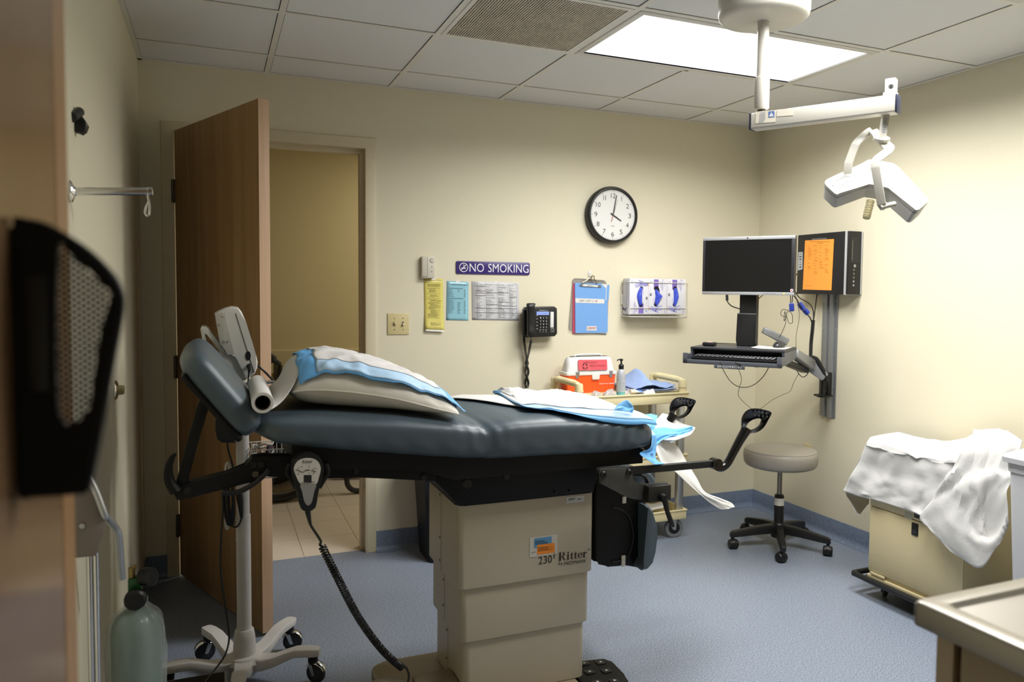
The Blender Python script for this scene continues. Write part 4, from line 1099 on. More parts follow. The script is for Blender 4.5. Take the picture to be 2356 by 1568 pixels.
sl([(1380, 652), (1403, 656), (1401, 690), (1399.5, 730), (1380, 730)], -.0142, .0015, M_fo, 'orange_folder')
sl([(1324, 650), (1392, 653), (1403, 655), (1401.5, 690), (1398, 691), (1399, 764), (1396, 767), (1325, 765)], -.016, .0012, M_paper, 'papers')
sl([(1323.5, 650), (1384, 652), (1398, 656), (1396.5, 690), (1399.5, 692), (1399, 762), (1396, 765), (1324.5, 766)], -.0178, .0022, M_fb, 'blue_folder')
sl([(1399, 654), (1403.5, 655.5), (1401.5, 690), (1397, 690.5)], -.0178, .001, M_fb, 'folder_tab')
sl([(1384, 652.5), (1398.5, 656), (1396.5, 660), (1396, 690.5), (1394.5, 690), (1395.5, 663)], -.0204, .0004, M_paper, 'folded_corner')
sl([(1324.5, 685.5), (1391.5, 688), (1391.5, 698), (1325, 696)], -.0206, .0005, M_paper, 'title_strip')
sl([(1351, 750), (1373.5, 750), (1373.5, 760), (1351, 760)], -.0206, .0005, M_paper, 'name_label')
wquads('print', [(1333.5, 689.8, 1345, 691), (1349, 690.3, 1360, 691.4), (1363, 690.8, 1366.5, 691.8)], -.0213, M_ink2, CB); wquads('print', [(1370, 690.5, 1375, 692), (1352.5, 753, 1371.5, 754.3)], -.0213, mat('ink_red', 'c0452c', .6), CB)
sl([(1334, 655), (1340, 652), (1383, 656), (1384, 661), (1336, 658.5)], -.0206, .004, mat('clip_steel', '8f949c', .3, metal=.9), 'clip_jaw')
sl([(1342, 653), (1377, 656), (1376.5, 660), (1342, 657.5)], -.025, .0006, M_paper, 'clip_label')
text_mesh('lettering', 'ROOM 2', PY(1352, 657.8, -.0257), EX, EZ, .036, .007, M_ink, CB, .0003, 0, .2)
lp = smooth([PY(1340, 650, -.022), PY(1348, 646, -.027), PY(1354, 641, -.027), PY(1358, 637, -.026), PY(1364, 634, -.024), PY(1367.5, 638, -.024), PY(1364, 643, -.026), PY(1360, 642, -.026), PY(1362, 636, -.026)], 6)
MB().tube(lp, .0032, 8).tube(smooth([PY(1366, 640, -.024), PY(1370, 646, -.024), PY(1374, 652, -.022)], 5), .003, 8).build('clip_spring', mat('clip_brass', '9c917c', .25, metal=.9), CB)
WH = thing('wall_hook', 'small white adhesive hook above the clipboard', 'hook', tuple(PY(1357, 630, 0)))
a, b = PY(1353.5, 636, -.004), PY(1360.5, 623, -.004)
MB().bb(a.x, b.x, -.005, 0, a.z, b.z, bev=.002).build('base', M_white, WH)
MB().tube(smooth([PY(1357, 629, -.005), PY(1357, 635, -.008), PY(1358, 639, -.018), PY(1359, 637, -.026)], 5), .0018, 8).build('prong', M_chrome, WH)

# ---- glove boxes in a wire rack
GR = thing('glove_box_rack', 'white wire wall rack holding three glove boxes', 'rack', tuple(PY(1500, 690, 0)))
wr = MB(); yo = -.108
def W_(pts, r=.0022): wr.tube([PY(x, y, yy) for x, y, yy in pts], r, 6)
a, b = -.006, yo
top = [(1431, 651, a), (1434, 648, -.03), (1447, 648, b), (1500, 649.5, b), (1576, 651.5, b), (1582, 651.7, -.05), (1582, 651.7, a)]
W_(top)
W_([(1446, 712, b), (1449, 708, b), (1580, 708.5, b), (1574, 726, b - .0)], .0022); W_([(1446, 712, b), (1447, 724, b)])
W_([(1430, 655, a), (1430, 724, a), (1434, 727, -.05), (1447, 728, b), (1574, 729, b)])
W_([(1431, 651, a), (1430, 655, a)])
for px in (1470, 1520, 1565): W_([(px, 728.8, b), (px - 4, 727, a)])
W_([(1450, 728.5, b + .03), (1574, 729, b + .03)]); W_([(1582, 651.7, a), (1581, 727, a)]); W_([(1430, 726, a), (1581, 728, a)])
wr.build('wire_frame', M_white, GR)
MB().prism([PY(1429.5, 676, -.012), PY(1433, 676, -.012), PY(1433, 700, -.012), PY(1429.5, 700, -.012)], (0, .004, 0)).build('clip_tag', M_white, GR, smooth=False)
M_box = mat('glove_box_card', 'd3d2d8', .5, var=.015); M_glove = mat('nitrile_blue', '3d50c4', .42, var=.1, scale=18, bump=.8, bscale=60, spec=.5)
M_pur = mat('box_purple', '7763ad', .5, var=.15, scale=60); M_hand = mat('printed_glove', '8d8cc6', .5, var=.25, scale=25); M_navy = mat('printed_navy', '37355e', .5)
M_side = mat('box_side_grey', 'b9b7bb', .5)
yf = -.1035
bx = [(1449.5, 1491.5, 634.5, 728, 0), (1493.5, 1533.5, 635.5, 728.5, 1), (1536, 1576, 636.5, 728.5, 1)]
labels = ['glove box with blue nitrile gloves, leftmost of three in wall rack', 'glove box with bulging gloves and dark gap, middle of three in wall rack', 'glove box with smooth blue gloves, rightmost of three in wall rack']
sizes = [('2f6fc4', ), ('3aa050', ), ('d8566a', )]
for k, (xa, xb, ya, ybm, upd) in enumerate(bx):
    A, Bq = PY(xa, ya, yf), PY(xb, ybm, yf); zt_, zb_ = max(PY(xa, ya, yf).z, 1.478), 1.2475
    zt_, zb_ = 1.480, 1.268
    GB = thing('glove_box', labels[k], 'glove box', ((A.x + Bq.x) / 2, -.05, zb_), group='glove boxes in the wire rack')
    MB().bb(A.x, Bq.x, yf, -.022, zb_, zt_, bev=.0012).build('carton', M_box, GB)
    w, h = Bq.x - A.x, zt_ - zb_
    def L(u_, v_, d=.0006): v_ = v_ if upd else 1 - v_; u_ = u_ if upd else 1 - u_; return V((A.x + w * u_, yf - d, zt_ - h * v_))
    def Q(name, rs, m, d=.0006):
        b_ = MB()
        for u0, v0, u1, v1 in rs: b_.poly([L(u0, v0, d), L(u1, v0, d), L(u1, v1, d), L(u0, v1, d)])
        return b_.build(name, m, GB, smooth=False)
    Q('purple_band', [(.26, .02, .53, .30)], M_pur); Q('purple_band', [(.27, .55, .30, .75)], mat('box_lilac', 'b3a9d6', .5))
    Q('size_mark', [(.07, .07, .16, .115)], mat('size_' + sizes[k][0], sizes[k][0], .5)); Q('size_letter', [(.09, .08, .11, .105), (.12, .08, .14, .105)], M_paper, .001)
    Q('print', [(.70, .025, .83, .04), (.58, .07, .60, .2), (.64, .07, .665, .26), (.71, .07, .74, .34), (.76, .07, .775, .30), (.86, .07, .875, .22), (.88, .84, .90, .97), (.08, .2, .09, .38)], mat('ink_violet', '8a84ac', .5))
    Q('print', [(.05, .41, .15, .485)], mat('ink_dark_grey', '4c4b52', .5)); Q('print', [(.07, .425, .13, .435), (.07, .45, .13, .46)], M_side, .001)
    # printed hand reaching up from the corner
    hb_ = MB()
    def HQ(pts): hb_.poly([L(x, y, .0009) for x, y in pts])
    HQ([(.06, .80), (.16, .78), (.40, .81), (.46, .86), (.40, .92), (.25, .91), (.05, .86)])
    for f_ in ([(.38, .80), (.70, .745), (.72, .765), (.42, .83)], [(.42, .83), (.76, .80), (.77, .82), (.44, .855)], [(.42, .86), (.74, .865), (.74, .885), (.42, .885)], [(.36, .89), (.56, .935), (.54, .955), (.30, .92)]): HQ(f_)
    hb_.build('printed_glove', M_hand, GB, smooth=False)
    hb_ = MB(); HQ([(.0, .80), (.06, .78), (.08, .87), (.0, .88)]); hb_.build('printed_wrist', mat('printed_skin', 'c99a88', .5), GB, smooth=False)
    # opening and the gloves bulging from it
    sl_ = [(.35, .215), (.42, .205), (.50, .24), (.56, .32), (.585, .42), (.58, .55), (.53, .66), (.46, .76), (.36, .78), (.31, .74), (.36, .62), (.385, .5), (.37, .38), (.31, .29)]
    if k == 1: sl_ = [(.30, .24), (.42, .205), (.52, .24), (.58, .32), (.585, .42), (.58, .55), (.53, .66), (.46, .76), (.36, .78), (.29, .74), (.34, .62), (.385, .5), (.37, .38), (.29, .29)]
    ob = MB(); ob.poly([L(x, y, .0012) for x, y in smooth([V((x, y, 0)) for x, y in sl_], 4, True) for x, y in [(x, y)]] if 0 else [L(p.x, p.y, .0012) for p in smooth([V((x, y, 0)) for x, y in sl_], 4, True)])
    ob.build('opening', M_dark, GB, smooth=False)
    gb = MB(); rows = []
    for i in range(25):
        t = i / 24; v_ = (.265 if k != 1 else .31) + (.755 - (.265 if k != 1 else .31)) * t
        cen = .40 + .085 * math.sin(PI * (t * .9 + .05)); wd = (.135 if k != 1 else .14) * (math.sin(PI * min(1, max(.06, t * .94 + .05))) ** .4)
        if k == 1: cen += .07 * math.exp(-((t - .40) / .14) ** 2); wd += .05 * math.exp(-((t - .40) / .16) ** 2)
        r = []
        for j in range(13):
            s_ = 2 * j / 12 - 1; bul = math.cos(s_ * PI / 2) ** .6 * (.5 + .5 * math.sin(PI * t) ** .5) * (1.0 + .5 * (k == 1) * math.exp(-((t - .4) / .2) ** 2))
            r.append(L(cen + wd * s_, v_ + .012 * s_ * (1 if k == 1 else -1), .0016 + .013 * bul + .0035 * noise2(t * 9 + k, s_ * 3, k * 2.0) * bul))
        rows.append(r)
    gb.grid(rows); g = gb.build('glove', M_glove, GB, ang=180); subsurf(g, 1)
    if k == 0:
        xs = A.x - .0005
        b_ = MB()
        for y0_, y1_, v0, v1 in ((-.07, -.066, .06, .85), (-.088, -.085, .10, .6), (-.05, -.048, .05, .7), (-.03, -.022, .05, .08), (-.022, -.016, .33, .38)):
            b_.poly([(xs, y0_, zt_ - h * v0), (xs, y1_, zt_ - h * v0), (xs, y1_, zt_ - h * v1), (xs, y0_, zt_ - h * v1)])
        b_.build('print', mat('ink_slate', '6f6a86', .5), GB, smooth=False)
        b_ = MB()
        for p in ([(-.02, .80), (-.05, .86), (-.045, .9), (-.015, .87)], [(-.045, .86), (-.06, .80), (-.063, .81), (-.05, .88)], [(-.05, .87), (-.075, .84), (-.075, .86), (-.05, .89)], [(-.045, .89), (-.07, .91), (-.068, .93), (-.04, .90)]): b_.poly([(xs, a_, zt_ - h * c_) for a_, c_ in p])
        b_.build('printed_glove', M_navy, GB, smooth=False)
# ================================================================ utility cart and what stands on it
X0, X1, Y0, Y1 = 1.765, 2.468, -.425, -.055
UC = thing('utility_cart', 'beige plastic utility cart with tray top and grey posts by the wall', 'cart', ((X0 + X1) / 2, (Y0 + Y1) / 2, 0))
def tray(z0, z1, wall=.012, floor_t=.012, name='tray'):
    m = MB(); fz = z0 + floor_t
    m.bb(X0 + .002, X1 - .002, Y0 + .002, Y1 - .002, z0, fz, bev=.003)
    for a in ((X0, X1, Y0, Y0 + wall), (X0, X1, Y1 - wall, Y1), (X0, X0 + wall, Y0 + wall, Y1 - wall), (X1 - wall, X1, Y0 + wall, Y1 - wall)): m.bb(*a, z0 + .002, z1, bev=.003)
    lip = MB()
    m.bb(X0 - .005, X1 + .005, Y0 - .005, Y0 + .006, z1 - .008, z1 + .002, bev=.003); m.bb(X0 - .005, X1 + .005, Y1 - .006, Y1 + .005, z1 - .008, z1 + .002, bev=.003)
    m.bb(X0 - .005, X0 + .006, Y0, Y1, z1 - .008, z1 + .002, bev=.003); m.bb(X1 - .006, X1 + .005, Y0, Y1, z1 - .008, z1 + .002, bev=.003)
    return m.build(name, M_putty, UC)
tray(.778, .838, floor_t=.046); tray(.432, .485); tray(.112, .168)
for x in (X0 + .032, X1 - .032):
    for y in (Y0 + .032, Y1 - .032):
        MB().bb(x - .019, x + .019, y - .019, y + .019, .16, .78, bev=.005).build('post', M_alu, UC)
# end handles: corner stanchions and a ribbed grip
for x, sx in ((X0 + .026, -1), (X1 - .026, 1)):
    m = MB()
    for y in (Y0 + .026, Y1 - .026):
        m.lathe([(.024, 0), (.022, .03), (.022, .062), (.019, .072), (0, .075)], (x, y, .836), (0, 0, 1), 20)
        m.lathe([(.0245, .028), (.0245, .036)], (x, y, .836), (0, 0, 1), 20)
    pts = smooth([(x, Y0 + .026, .870), (x, Y0 + .032, .893), (x, Y0 + .06, .902), (x, (Y0 + Y1) / 2, .906), (x, Y1 - .06, .902), (x, Y1 - .032, .893), (x, Y1 - .026, .870)], 8)
    m.tube(pts, .0165, 14)
    for k in range(22):
        yy = Y0 + .085 + (Y1 - Y0 - .17) * k / 21; m.torus((x, yy, .9045), EY, .0158, .0022, 18, 5)
    m.build('handle', M_putty, UC, ang=45)
def caster(root, x, y, R, w, rz, top, m_tyre, m_hub, m_fork, brake=False, zc=None):
    c = V((x, y, R)); d = V((math.cos(rz), math.sin(rz), 0)); a = V((-d.y, d.x, 0))
    whl = MB().lathe([(R * .62, -w / 2 * .8), (R * .8, -w / 2), (R * .96, -w / 2 * .85), (R, -w / 2 * .4), (R, w / 2 * .4), (R * .96, w / 2 * .85), (R * .8, w / 2), (R * .62, w / 2 * .8)], c, a, 32, cap=False).build('caster_wheel', m_tyre, root, ang=50)
    MB().lathe([(0, -w * .42), (R * .2, -w * .46), (R * .62, -w * .36), (R * .63, 0), (R * .62, w * .36), (R * .2, w * .46), (0, w * .42)], c, a, 24).build('wheel_hub', m_hub, whl)
    sw = c - d * R * .35 + V((0, 0, top - R)); f_ = MB()
    for s_ in (-1, 1):
        o = a * (w / 2 + .004) * s_
        f_.prism([c + o - d * .008 - EZ * .008, c + o + d * .008 - EZ * .008, sw + o + d * R * .55 - EZ * .008, sw + o - d * R * .45 - EZ * .008], a * .0025 * s_)
    f_.box(sw - EZ * .006, (R * 1.0, w + .014, .006), Matrix.Rotation(rz, 3, 'Z'), .002)
    f_.build('caster_fork', m_fork, root)
    MB().cyl(sw - EZ * .004, sw + EZ * .012, .012, seg=16).build('caster_stem', m_fork, root)
M_tg = mat('tyre_grey', '77787a', .55)
for x in (X0 + .05, X1 - .055):
    for y in (Y0 + .045, Y1 - .045): caster(UC, x, y, .055, .026, math.radians(-12 if x > 2 else 20), .118, M_tg, M_black, M_alu)

# ---- medication case
fy = -.178
def Qc(x, y, yy=fy): return PY(x, y, yy)
zb = .825; xl, xr = 1.822, 2.136
MC = thing('medication_case', 'orange and white emergency medication case on the cart', 'medical case', ((xl + xr) / 2, fy + .09, zb))
zs, zt_ = .926, 1.029; D = .105
M_or = mat('case_orange', 'e8571c', .4, var=.02); M_lid = mat('case_white', 'd9d8d6', .42, var=.015)
def rbox(x0, x1, y0, y1, z0, z1, tx0, tx1, ty0, ty1, r, m, name, bev=.006):
    lo = [V(((x0 + x1) / 2 + u_, (y0 + y1) / 2 + v_, z0)) for u_, v_ in rrect(x1 - x0, y1 - y0, r, 5)]
    hi = [V(((tx0 + tx1) / 2 + u_, (ty0 + ty1) / 2 + v_, z1)) for u_, v_ in rrect(tx1 - tx0, ty1 - ty0, r, 5)]
    return lo, hi
lo, hi = rbox(xl + .006, xr - .006, fy + .006, fy + D - .006, zb, zs, xl, xr, fy, fy + D, .014, None, '')
MB().loft([lo, hi]).build('case_body', M_or, MC)
rings = []
for z, ins, r in ((zs, -.004, .016), (zs + .006, -.006, .018), (zs + .016, -.004, .018), (zs + .018, .004, .02), (zs + .055, .010, .026), (zt_ - .014, .016, .03), (zt_ - .003, .026, .03), (zt_, .040, .03)):
    rings.append([V(((xl + xr) / 2 + u_, fy + D / 2 + v_, z)) for u_, v_ in rrect(xr - xl - 2 * ins, D - 2 * ins, r, 6)])
MB().loft(rings).build('lid', M_lid, MC, ang=40)
MB().tube(smooth([(xl + .075, fy + D / 2, zt_ - .004), (xl + .08, fy + D / 2, zt_ + .007), ((xl + xr) / 2, fy + D / 2, zt_ + .010), (xr - .08, fy + D / 2, zt_ + .007), (xr - .075, fy + D / 2, zt_ - .004)], 6), .006, 8).build('handle', M_lid, MC)
for px in (1328, 1405):
    p = Qc(px, 858); MB().bb(p.x - .011, p.x + .011, fy - .011, fy + .002, zs + .004, zs + .022, bev=.003).build('latch', mat('latch_steel', 'a9a9a4', .3, metal=.8), MC)
    MB().bb(p.x - .010, p.x + .010, fy - .004, fy + .004, zs - .016, zs - .003, bev=.002).build('latch_plate', MATS['latch_steel'], MC)
p = Qc(1370, 860); MB().prism([(p.x - .026, fy - .007, zs + .018), (p.x + .026, fy - .007, zs + .018), (p.x + .022, fy - .009, zs - .026), (p.x - .022, fy - .009, zs - .026)], (0, .01, 0), bev=.002).build('hasp', M_lid, MC)
# red notice on the lid, leaning with it
q = [Qc(1329, 827, fy + .014), Qc(1396, 824.5, fy + .014), Qc(1396.5, 850, fy + .003), Qc(1330, 851, fy + .003)]
o_, u_, v_ = q[3], (q[2] - q[3]).normalized(), (q[0] - q[3]).normalized(); o_ = o_ + V((0, -.006, 0)); w, h = (q[2] - q[3]).length, (q[0] - q[3]).length; nn = u_.cross(v_)
MB().prism([o_, o_ + u_ * w, o_ + u_ * w + v_ * h, o_ + v_ * h], nn * .0006).build('notice', mat('notice_red', 'd8505a', .55), MC, smooth=False)
o2 = o_ + nn * .0006
text_mesh('lettering', 'EMERGENCY', o2 + u_ * w * .17 + v_ * h * .62, u_, v_, w * .50, h * .2, M_ink, MC, .0004, 0, .25)
text_mesh('lettering', 'MEDICATIONS', o2 + u_ * w * .37 + v_ * h * .30, u_, v_, w * .57, h * .2, M_ink, MC, .0004, 0, .25)
c = o2 + u_ * w * .225 + v_ * h * .36 + nn * .0004
def disc(c, r, m, name, n=32): MB().poly([c + u_ * r * math.cos(2 * PI * k / n) + v_ * r * math.sin(2 * PI * k / n) for k in range(n)]).build(name, m, MC, smooth=False)
disc(c, h * .30, M_ink, 'cross_disc'); c = c + nn * .0003; disc(c, h * .255, MATS['notice_red'], 'cross_disc')
b_ = MB()
for k in range(4):
    d1, d2 = (u_ * math.cos(PI / 4 + k * PI / 2) + v_ * math.sin(PI / 4 + k * PI / 2)), 0
    b_.poly([c + nn * .0003 + u_ * (.07 * h * sx) + v_ * (.07 * h * sy) for sx, sy in [((1, 1), (2.8, 1), (2.2, 2.2), (1, 2.8))[i] for i in range(4)]] if 0 else [c + nn * .0003 + (u_ * x + v_ * y) * h * .085 for x, y in [tuple((math.cos(k * PI / 2) * p - math.sin(k * PI / 2) * q_, math.sin(k * PI / 2) * p + math.cos(k * PI / 2) * q_)) for p, q_ in ((1, 1), (2.85, 1), (2.1, 2.1), (1, 2.85))]])
b_.build('cross_symbol', M_ink, MC, smooth=False)
text_mesh('lettering', 'Health Care logistics', Qc(1378.5, 884.5, fy - .001), EX, EZ, Qc(1415, 884, fy).x - Qc(1378.5, 884, fy).x, .0095, M_lid, MC, .0016, .006)

# ---- pump bottle
p = Qc(1428.5, 893, -.385); p.z = .825
PB = thing('pump_bottle', 'clear pump bottle with black nozzle beside the orange case', 'bottle', tuple(p))
M_pet = mat('frosted_bottle', 'c9ced2', .25, trans=.35, spec=.5, var=.02)
MB().lathe([(0, 0), (.022, .001), (.0245, .004), (.0245, .110), (.023, .130), (.017, .148), (.011, .154), (.011, .158)], p, EZ, 32).build('bottle_body', M_pet, PB)
MB().lathe([(.0248, .008), (.0248, .034)], p, EZ, 32, cap=False).build('gel_line', mat('gel_teal', '6fb3ae', .4), PB)
MB().lathe([(.0252, .030), (.0252, .090)], p, EZ, 32, cap=False).build('bottle_label', mat('bottle_label', 'b9c0c4', .5), PB)
b_ = MB()
for k in range(9):
    zz = .036 + k * .006
    for j in range(4):
        a0 = -1.9 + j * .36; b_.poly([p + V((math.cos(t) * .0256, math.sin(t) * .0256, z_)) for t, z_ in ((a0 - .5, zz), (a0 - .5 + rn.uniform(.15, .32), zz), (a0 - .5 + .2, zz + .0018), (a0 - .5, zz + .0018))])
b_.build('print', M_ink2, PB, smooth=False)
MB().lathe([(.0145, .154), (.0145, .173), (.0095, .180), (.005, .182), (.005, .198), (.0095, .199), (.0095, .208), (0, .210)], p, EZ, 20).build('pump_cap', M_black, PB)
MB().tube([p + V((.008, 0, .205)), p + V((-.012, 0, .206)), p + V((-.024, -.002, .203)), p + V((-.026, -.002, .198))], .0035, 8).build('nozzle', M_black, PB)

# ---- folded cloths: one pile per fold, the top one rumpled
M_tow = mat('cloth_blue', '8fa5cf', .85, var=.06, scale=120, bump=.5, bscale=240)
M_tow2 = mat('cloth_white', 'd6d9e2', .85, var=.03)
for k in range(4):
    C_ = thing('folded_cloth', ['white folded cloth at the bottom of the pile on the cart', 'pale folded cloth second from the bottom of the cart pile', 'blue folded cloth just under the rumpled top one on the cart', 'light blue rumpled cloth on top of the pile on the cart'][k], 'cloth', (2.30, -.24, .825 + .011 * k), group='folded cloths on the cart')
    rows = []
    for i in range(23):
        r = []
        for j in range(19):
            s_, t_ = i / 22, j / 18; x = 2.145 + (.270 - .004 * k) * s_ + .02 * (t_ - .5); y = -.392 + .27 * t_ + .02 * math.sin(3 * s_ + k)
            z = .832 + .0105 * k + .006 * (1 - abs(2 * s_ - 1) ** 4) + .018 * max(0, s_ - .72) * (k + 1) * .8
            if k == 3:
                z += .058 * math.exp(-((s_ - .36) / .20) ** 2) * (.35 + .65 * math.exp(-((t_ - .75) / .4) ** 2)) + .036 * math.exp(-((s_ - .42) / .07) ** 2 - ((t_ - .7) / .3) ** 2) + .004 * noise2(s_ * 8, t_ * 7)
                x += .012 * math.sin(5 * t_)
            r.append((x, y, z))
        rows.append(r)
    o = MB().grid(rows).build('cloth', M_tow if k > 1 else M_tow2, C_, ang=180); m = o.modifiers.new('t', 'SOLIDIFY'); m.thickness = .005; m.offset = -1
# ---- small items in the tray
M_film = mat('clear_film', 'e4dcd8', .12, trans=.55, spec=.6, var=0, bump=.8, bscale=50)
def packet(x, y, w, h, rz, m, name, label, z=.825, th=.008):
    T = thing(name, label, 'medical packet', (x, y, z)); rows = []
    R_ = Matrix.Rotation(rz, 3, 'Z')
    for s_ in (1, -1):
        rows = []
        for i in range(9):
            r = []
            for j in range(9):
                a, b = 2 * i / 8 - 1, 2 * j / 8 - 1; e = (1 - a ** 4) * (1 - b ** 4)
                p = R_ @ V((a * w / 2, b * h / 2, 0)); r.append((x + p.x, y + p.y, z + .001 + (th * e * (1 + .4 * noise2(a * 6 + x * 9, b * 6)) if s_ > 0 else 0)))
            rows.append(r)
        if s_ > 0: mb = MB()
        mb.grid(rows)
    mb.build('wrapper', m, T, ang=60); return T
packet(1.985, -.385, .085, .045, .1, M_film, 'syringe_packet', 'clear plastic packet behind the cart handle in the tray', th=.036)
packet(2.075, -.392, .07, .04, -.15, M_film, 'syringe_packet', 'clear plastic packet lying left of the small tube', th=.034)
packet(1.905, -.378, .06, .045, .4, M_film, 'syringe_packet', 'clear plastic packet nearest the post inside the cart tray', th=.032)
packet(2.225, -.400, .085, .022, -.06, mat('packet_white', 'd8d6da', .5), 'dressing_packet', 'white printed packet in the tray before the blue cloths', th=.030)
t0 = V((2.105, -.395, .852)); TU = thing('ointment_tube', 'small cream and white tube in front of the pump bottle', 'tube', (2.12, -.40, .825))
MB().lathe([(.0, 0), (.0135, 0), (.0135, .024), (0, .024)], t0, (1, 0, -.02), 18).build('tube_cap', mat('cap_cream', 'ddd3b4', .5), TU)
MB().loft([[t0 + V((.022 + .062 * s_, .013 * math.cos(a) * (1 + .4 * s_), .013 * math.sin(a) * (1 - .85 * s_) - .004 * s_)) for a in [2 * PI * i / 14 for i in range(14)]] for s_ in (0, .1, .5, 1)]).build('tube_body', M_white, TU)
MB().loft([[t0 + V((.045 + .025 * s_, .0138 * math.cos(a) * (1 + .2 * s_), .0134 * math.sin(a) * (1 - .5 * s_) - .002 * s_)) for a in [2 * PI * i / 14 for i in range(14)]] for s_ in (0, 1)], cap=False).build('tube_stripe', mat('stripe_blue', '3a6fc8', .5), TU)
for k, (x, y, rz, lab) in enumerate(((2.30, -.26, .3, 'loose white paper lying on the cart bottom shelf'), (2.33, -.29, -.25, 'printed paper sheet on top of another on the cart bottom shelf'))):
    T = thing('paper_sheet', lab, 'paper', (x, y, .126 + .006 * k)); R_ = Matrix.Rotation(rz, 3, 'Z')
    rows = [[V((x, y, .1275 + .02 * k + .025 * i / 4)) + R_ @ V(((i / 4 - .5) * .14, (j / 4 - .5) * .10, 0)) for j in range(5)] for i in range(5)]
    o = MB().grid(rows).build('sheet', M_paper, T, smooth=False); m = o.modifiers.new('t', 'SOLIDIFY'); m.thickness = .0012

# ================================================================ waste bin by the wall
WB = thing('waste_bin', 'tall black waste bin with a liner rim behind the table column', 'waste bin', (1.12, -.16, 0))
M_bin = mat('bin_black', '1b1d22', .4)
def tub(cx, cy, w0, d0, w1, d1, h, r, t=.004):
    rg = [[V((cx + a, cy + b, z)) for a, b in rrect(w, d, r, 5)] for z, w, d in ((0, w0, d0), (h, w1, d1), (h, w1 + .016, d1 + .016), (h - .03, w1 + .016, d1 + .016), (h - .03, w1 + .002, d1 + .002))]
    ins = [[V((cx + a, cy + b, z)) for a, b in rrect(w, d, r, 5)] for z, w, d in ((h, w1, d1), (h - .002, w1 - 2 * t, d1 - 2 * t), (.01, w0 - 2 * t, d0 - 2 * t))]
    return rg, ins
rg, ins = tub(1.105, -.175, .20, .24, .27, .29, .60, .03)
MB().loft(rg[:2], cap=False).loft(rg[1:], cap=False).loft(ins).loft([rg[0], [p + V((0, 0, .001)) for p in rg[0]]]).build('tub', M_bin, WB)
MB().tube(smooth([(.985, -.32, .545), (1.0, -.325, .525), (1.04, -.327, .518), (1.10, -.327, .516)], 6), .004, 6).build('liner_band', mat('liner_white', 'b8b8b4', .4), WB)
# ================================================================ wall-mounted computer workstation on the short wall
w_ = V((.62, -.7846, 0)).normalized(); n_ = V((.7846, .62, 0)).normalized()
TO = V((2.5163, -1.154, 1.127))                 # upper edge of the tray, near end
RY0, RY1 = -.605, -.705
WT = thing('wall_track', 'grey metal wall track with screws below the computer', 'wall track', (XR, -.65, 1.0))
m = MB()
prof = [(XR, -.592), (XR - .004, -.592), (XR - .004, -.616), (XR - .016, -.620), (XR - .016, -.640), (XR - .006, -.645), (XR - .006, -.662), (XR - .022, -.668), (XR - .022, -.690), (XR - .005, -.694), (XR - .005, -.714), (XR, -.714)]
m.prism([V((x, y, .69)) for x, y in prof], (0, 0, 1.0)); m.build('channel', mat('track_grey', '8e9193', .42, metal=.55, var=.03), WT, ang=20)
for z in (.72, .86, 1.05, 1.20, 1.36):
    for y in (-.604, -.654, -.703): MB().lathe([(.005, 0), (.0045, .002), (0, .003)], (XR - (.0045 if y != -.654 else .0065), y, z), (-1, 0, 0), 12).build('screw', M_alu, WT)

AM = thing('workstation_arm', 'jointed silver arm with keyboard tray mounted on the wall track', 'workstation arm', (3.1, -.7, .9))
M_sil = mat('arm_silver', '9a9c9f', .35, metal=.5, var=.03); M_tray = mat('tray_slate', '2c2d31', .42, var=.08); M_trayg = mat('tray_grey', '5f6268', .4, metal=.2)
# bracket on the track
bz = PX(1893, 880, XR - .03).z
MB().bb(XR - .045, XR - .018, -.70, -.625, bz - .065, bz + .065, bev=.004).build('track_bracket', M_black, AM)
for dz in (-.045, .045):
    for dy in (-.02, .02): MB().cyl((XR - .045, -.662 + dy, bz + dz), (XR - .048, -.662 + dy, bz + dz), .006, seg=12).build('bolt', M_dsteel, AM)
pv = V((XR - .085, -.70, bz)); MB().cyl(pv - EZ * .065, pv + EZ * .055, .013, seg=20).cyl(pv - EZ * .072, pv - EZ * .064, .034, seg=24).build('pivot_post', M_black, AM)
MB().bb(pv.x - .01, XR - .02, -.71, -.64, bz - .072, bz - .062).build('pivot_plate', M_black, AM)
# elbow and lifting arm
e0 = pv + EZ * .06; e1 = PD(1845, 838, 4.33); e2 = PD(1800, 815, 4.02)
def beam(a, b, wd, h0, h1, m, name, bev=.006):
    a, b = V(a), V(b); d = (b - a).normalized(); s_ = d.cross(EZ).normalized(); up = s_.cross(d)
    r = [[p + s_ * (wd / 2 * x) + up * (h / 2 * y) for x, y in ((-1, -1), (1, -1), (1, 1), (-1, 1))] for p, h in ((a, h0), (b, h1))]
    mb = MB(); mb.loft(r)
    bmesh.ops.bevel(mb.b, geom=list(mb.b.edges), offset=bev, segments=3, profile=.5, affect='EDGES'); return mb.build(name, m, AM)
beam(PD(1899, 868, 4.36), PD(1870, 842, 4.38), .045, .05, .075, M_sil, 'elbow')
MB().tube(smooth([PD(1866, 822, 4.35), PD(1878, 826, 4.35), PD(1888, 842, 4.35), PD(1900, 866, 4.35), PD(1902, 878, 4.35)], 6), .0135, 10).build('elbow_cover', M_black, AM)
beam(PD(1866, 839, 4.36), PD(1826, 812, 4.10), .05, .058, .045, M_sil, 'lift_arm')
beam(PD(1852, 852, 4.36), PD(1792, 826, 4.02), .05, .028, .03, M_black, 'lift_arm_cover')
c = PD(1852, 832, 4.30); MB().cyl(c, c - ray(1852, 832).normalized() * .012, .014, seg=20).build('pivot_cap', M_grey, AM)
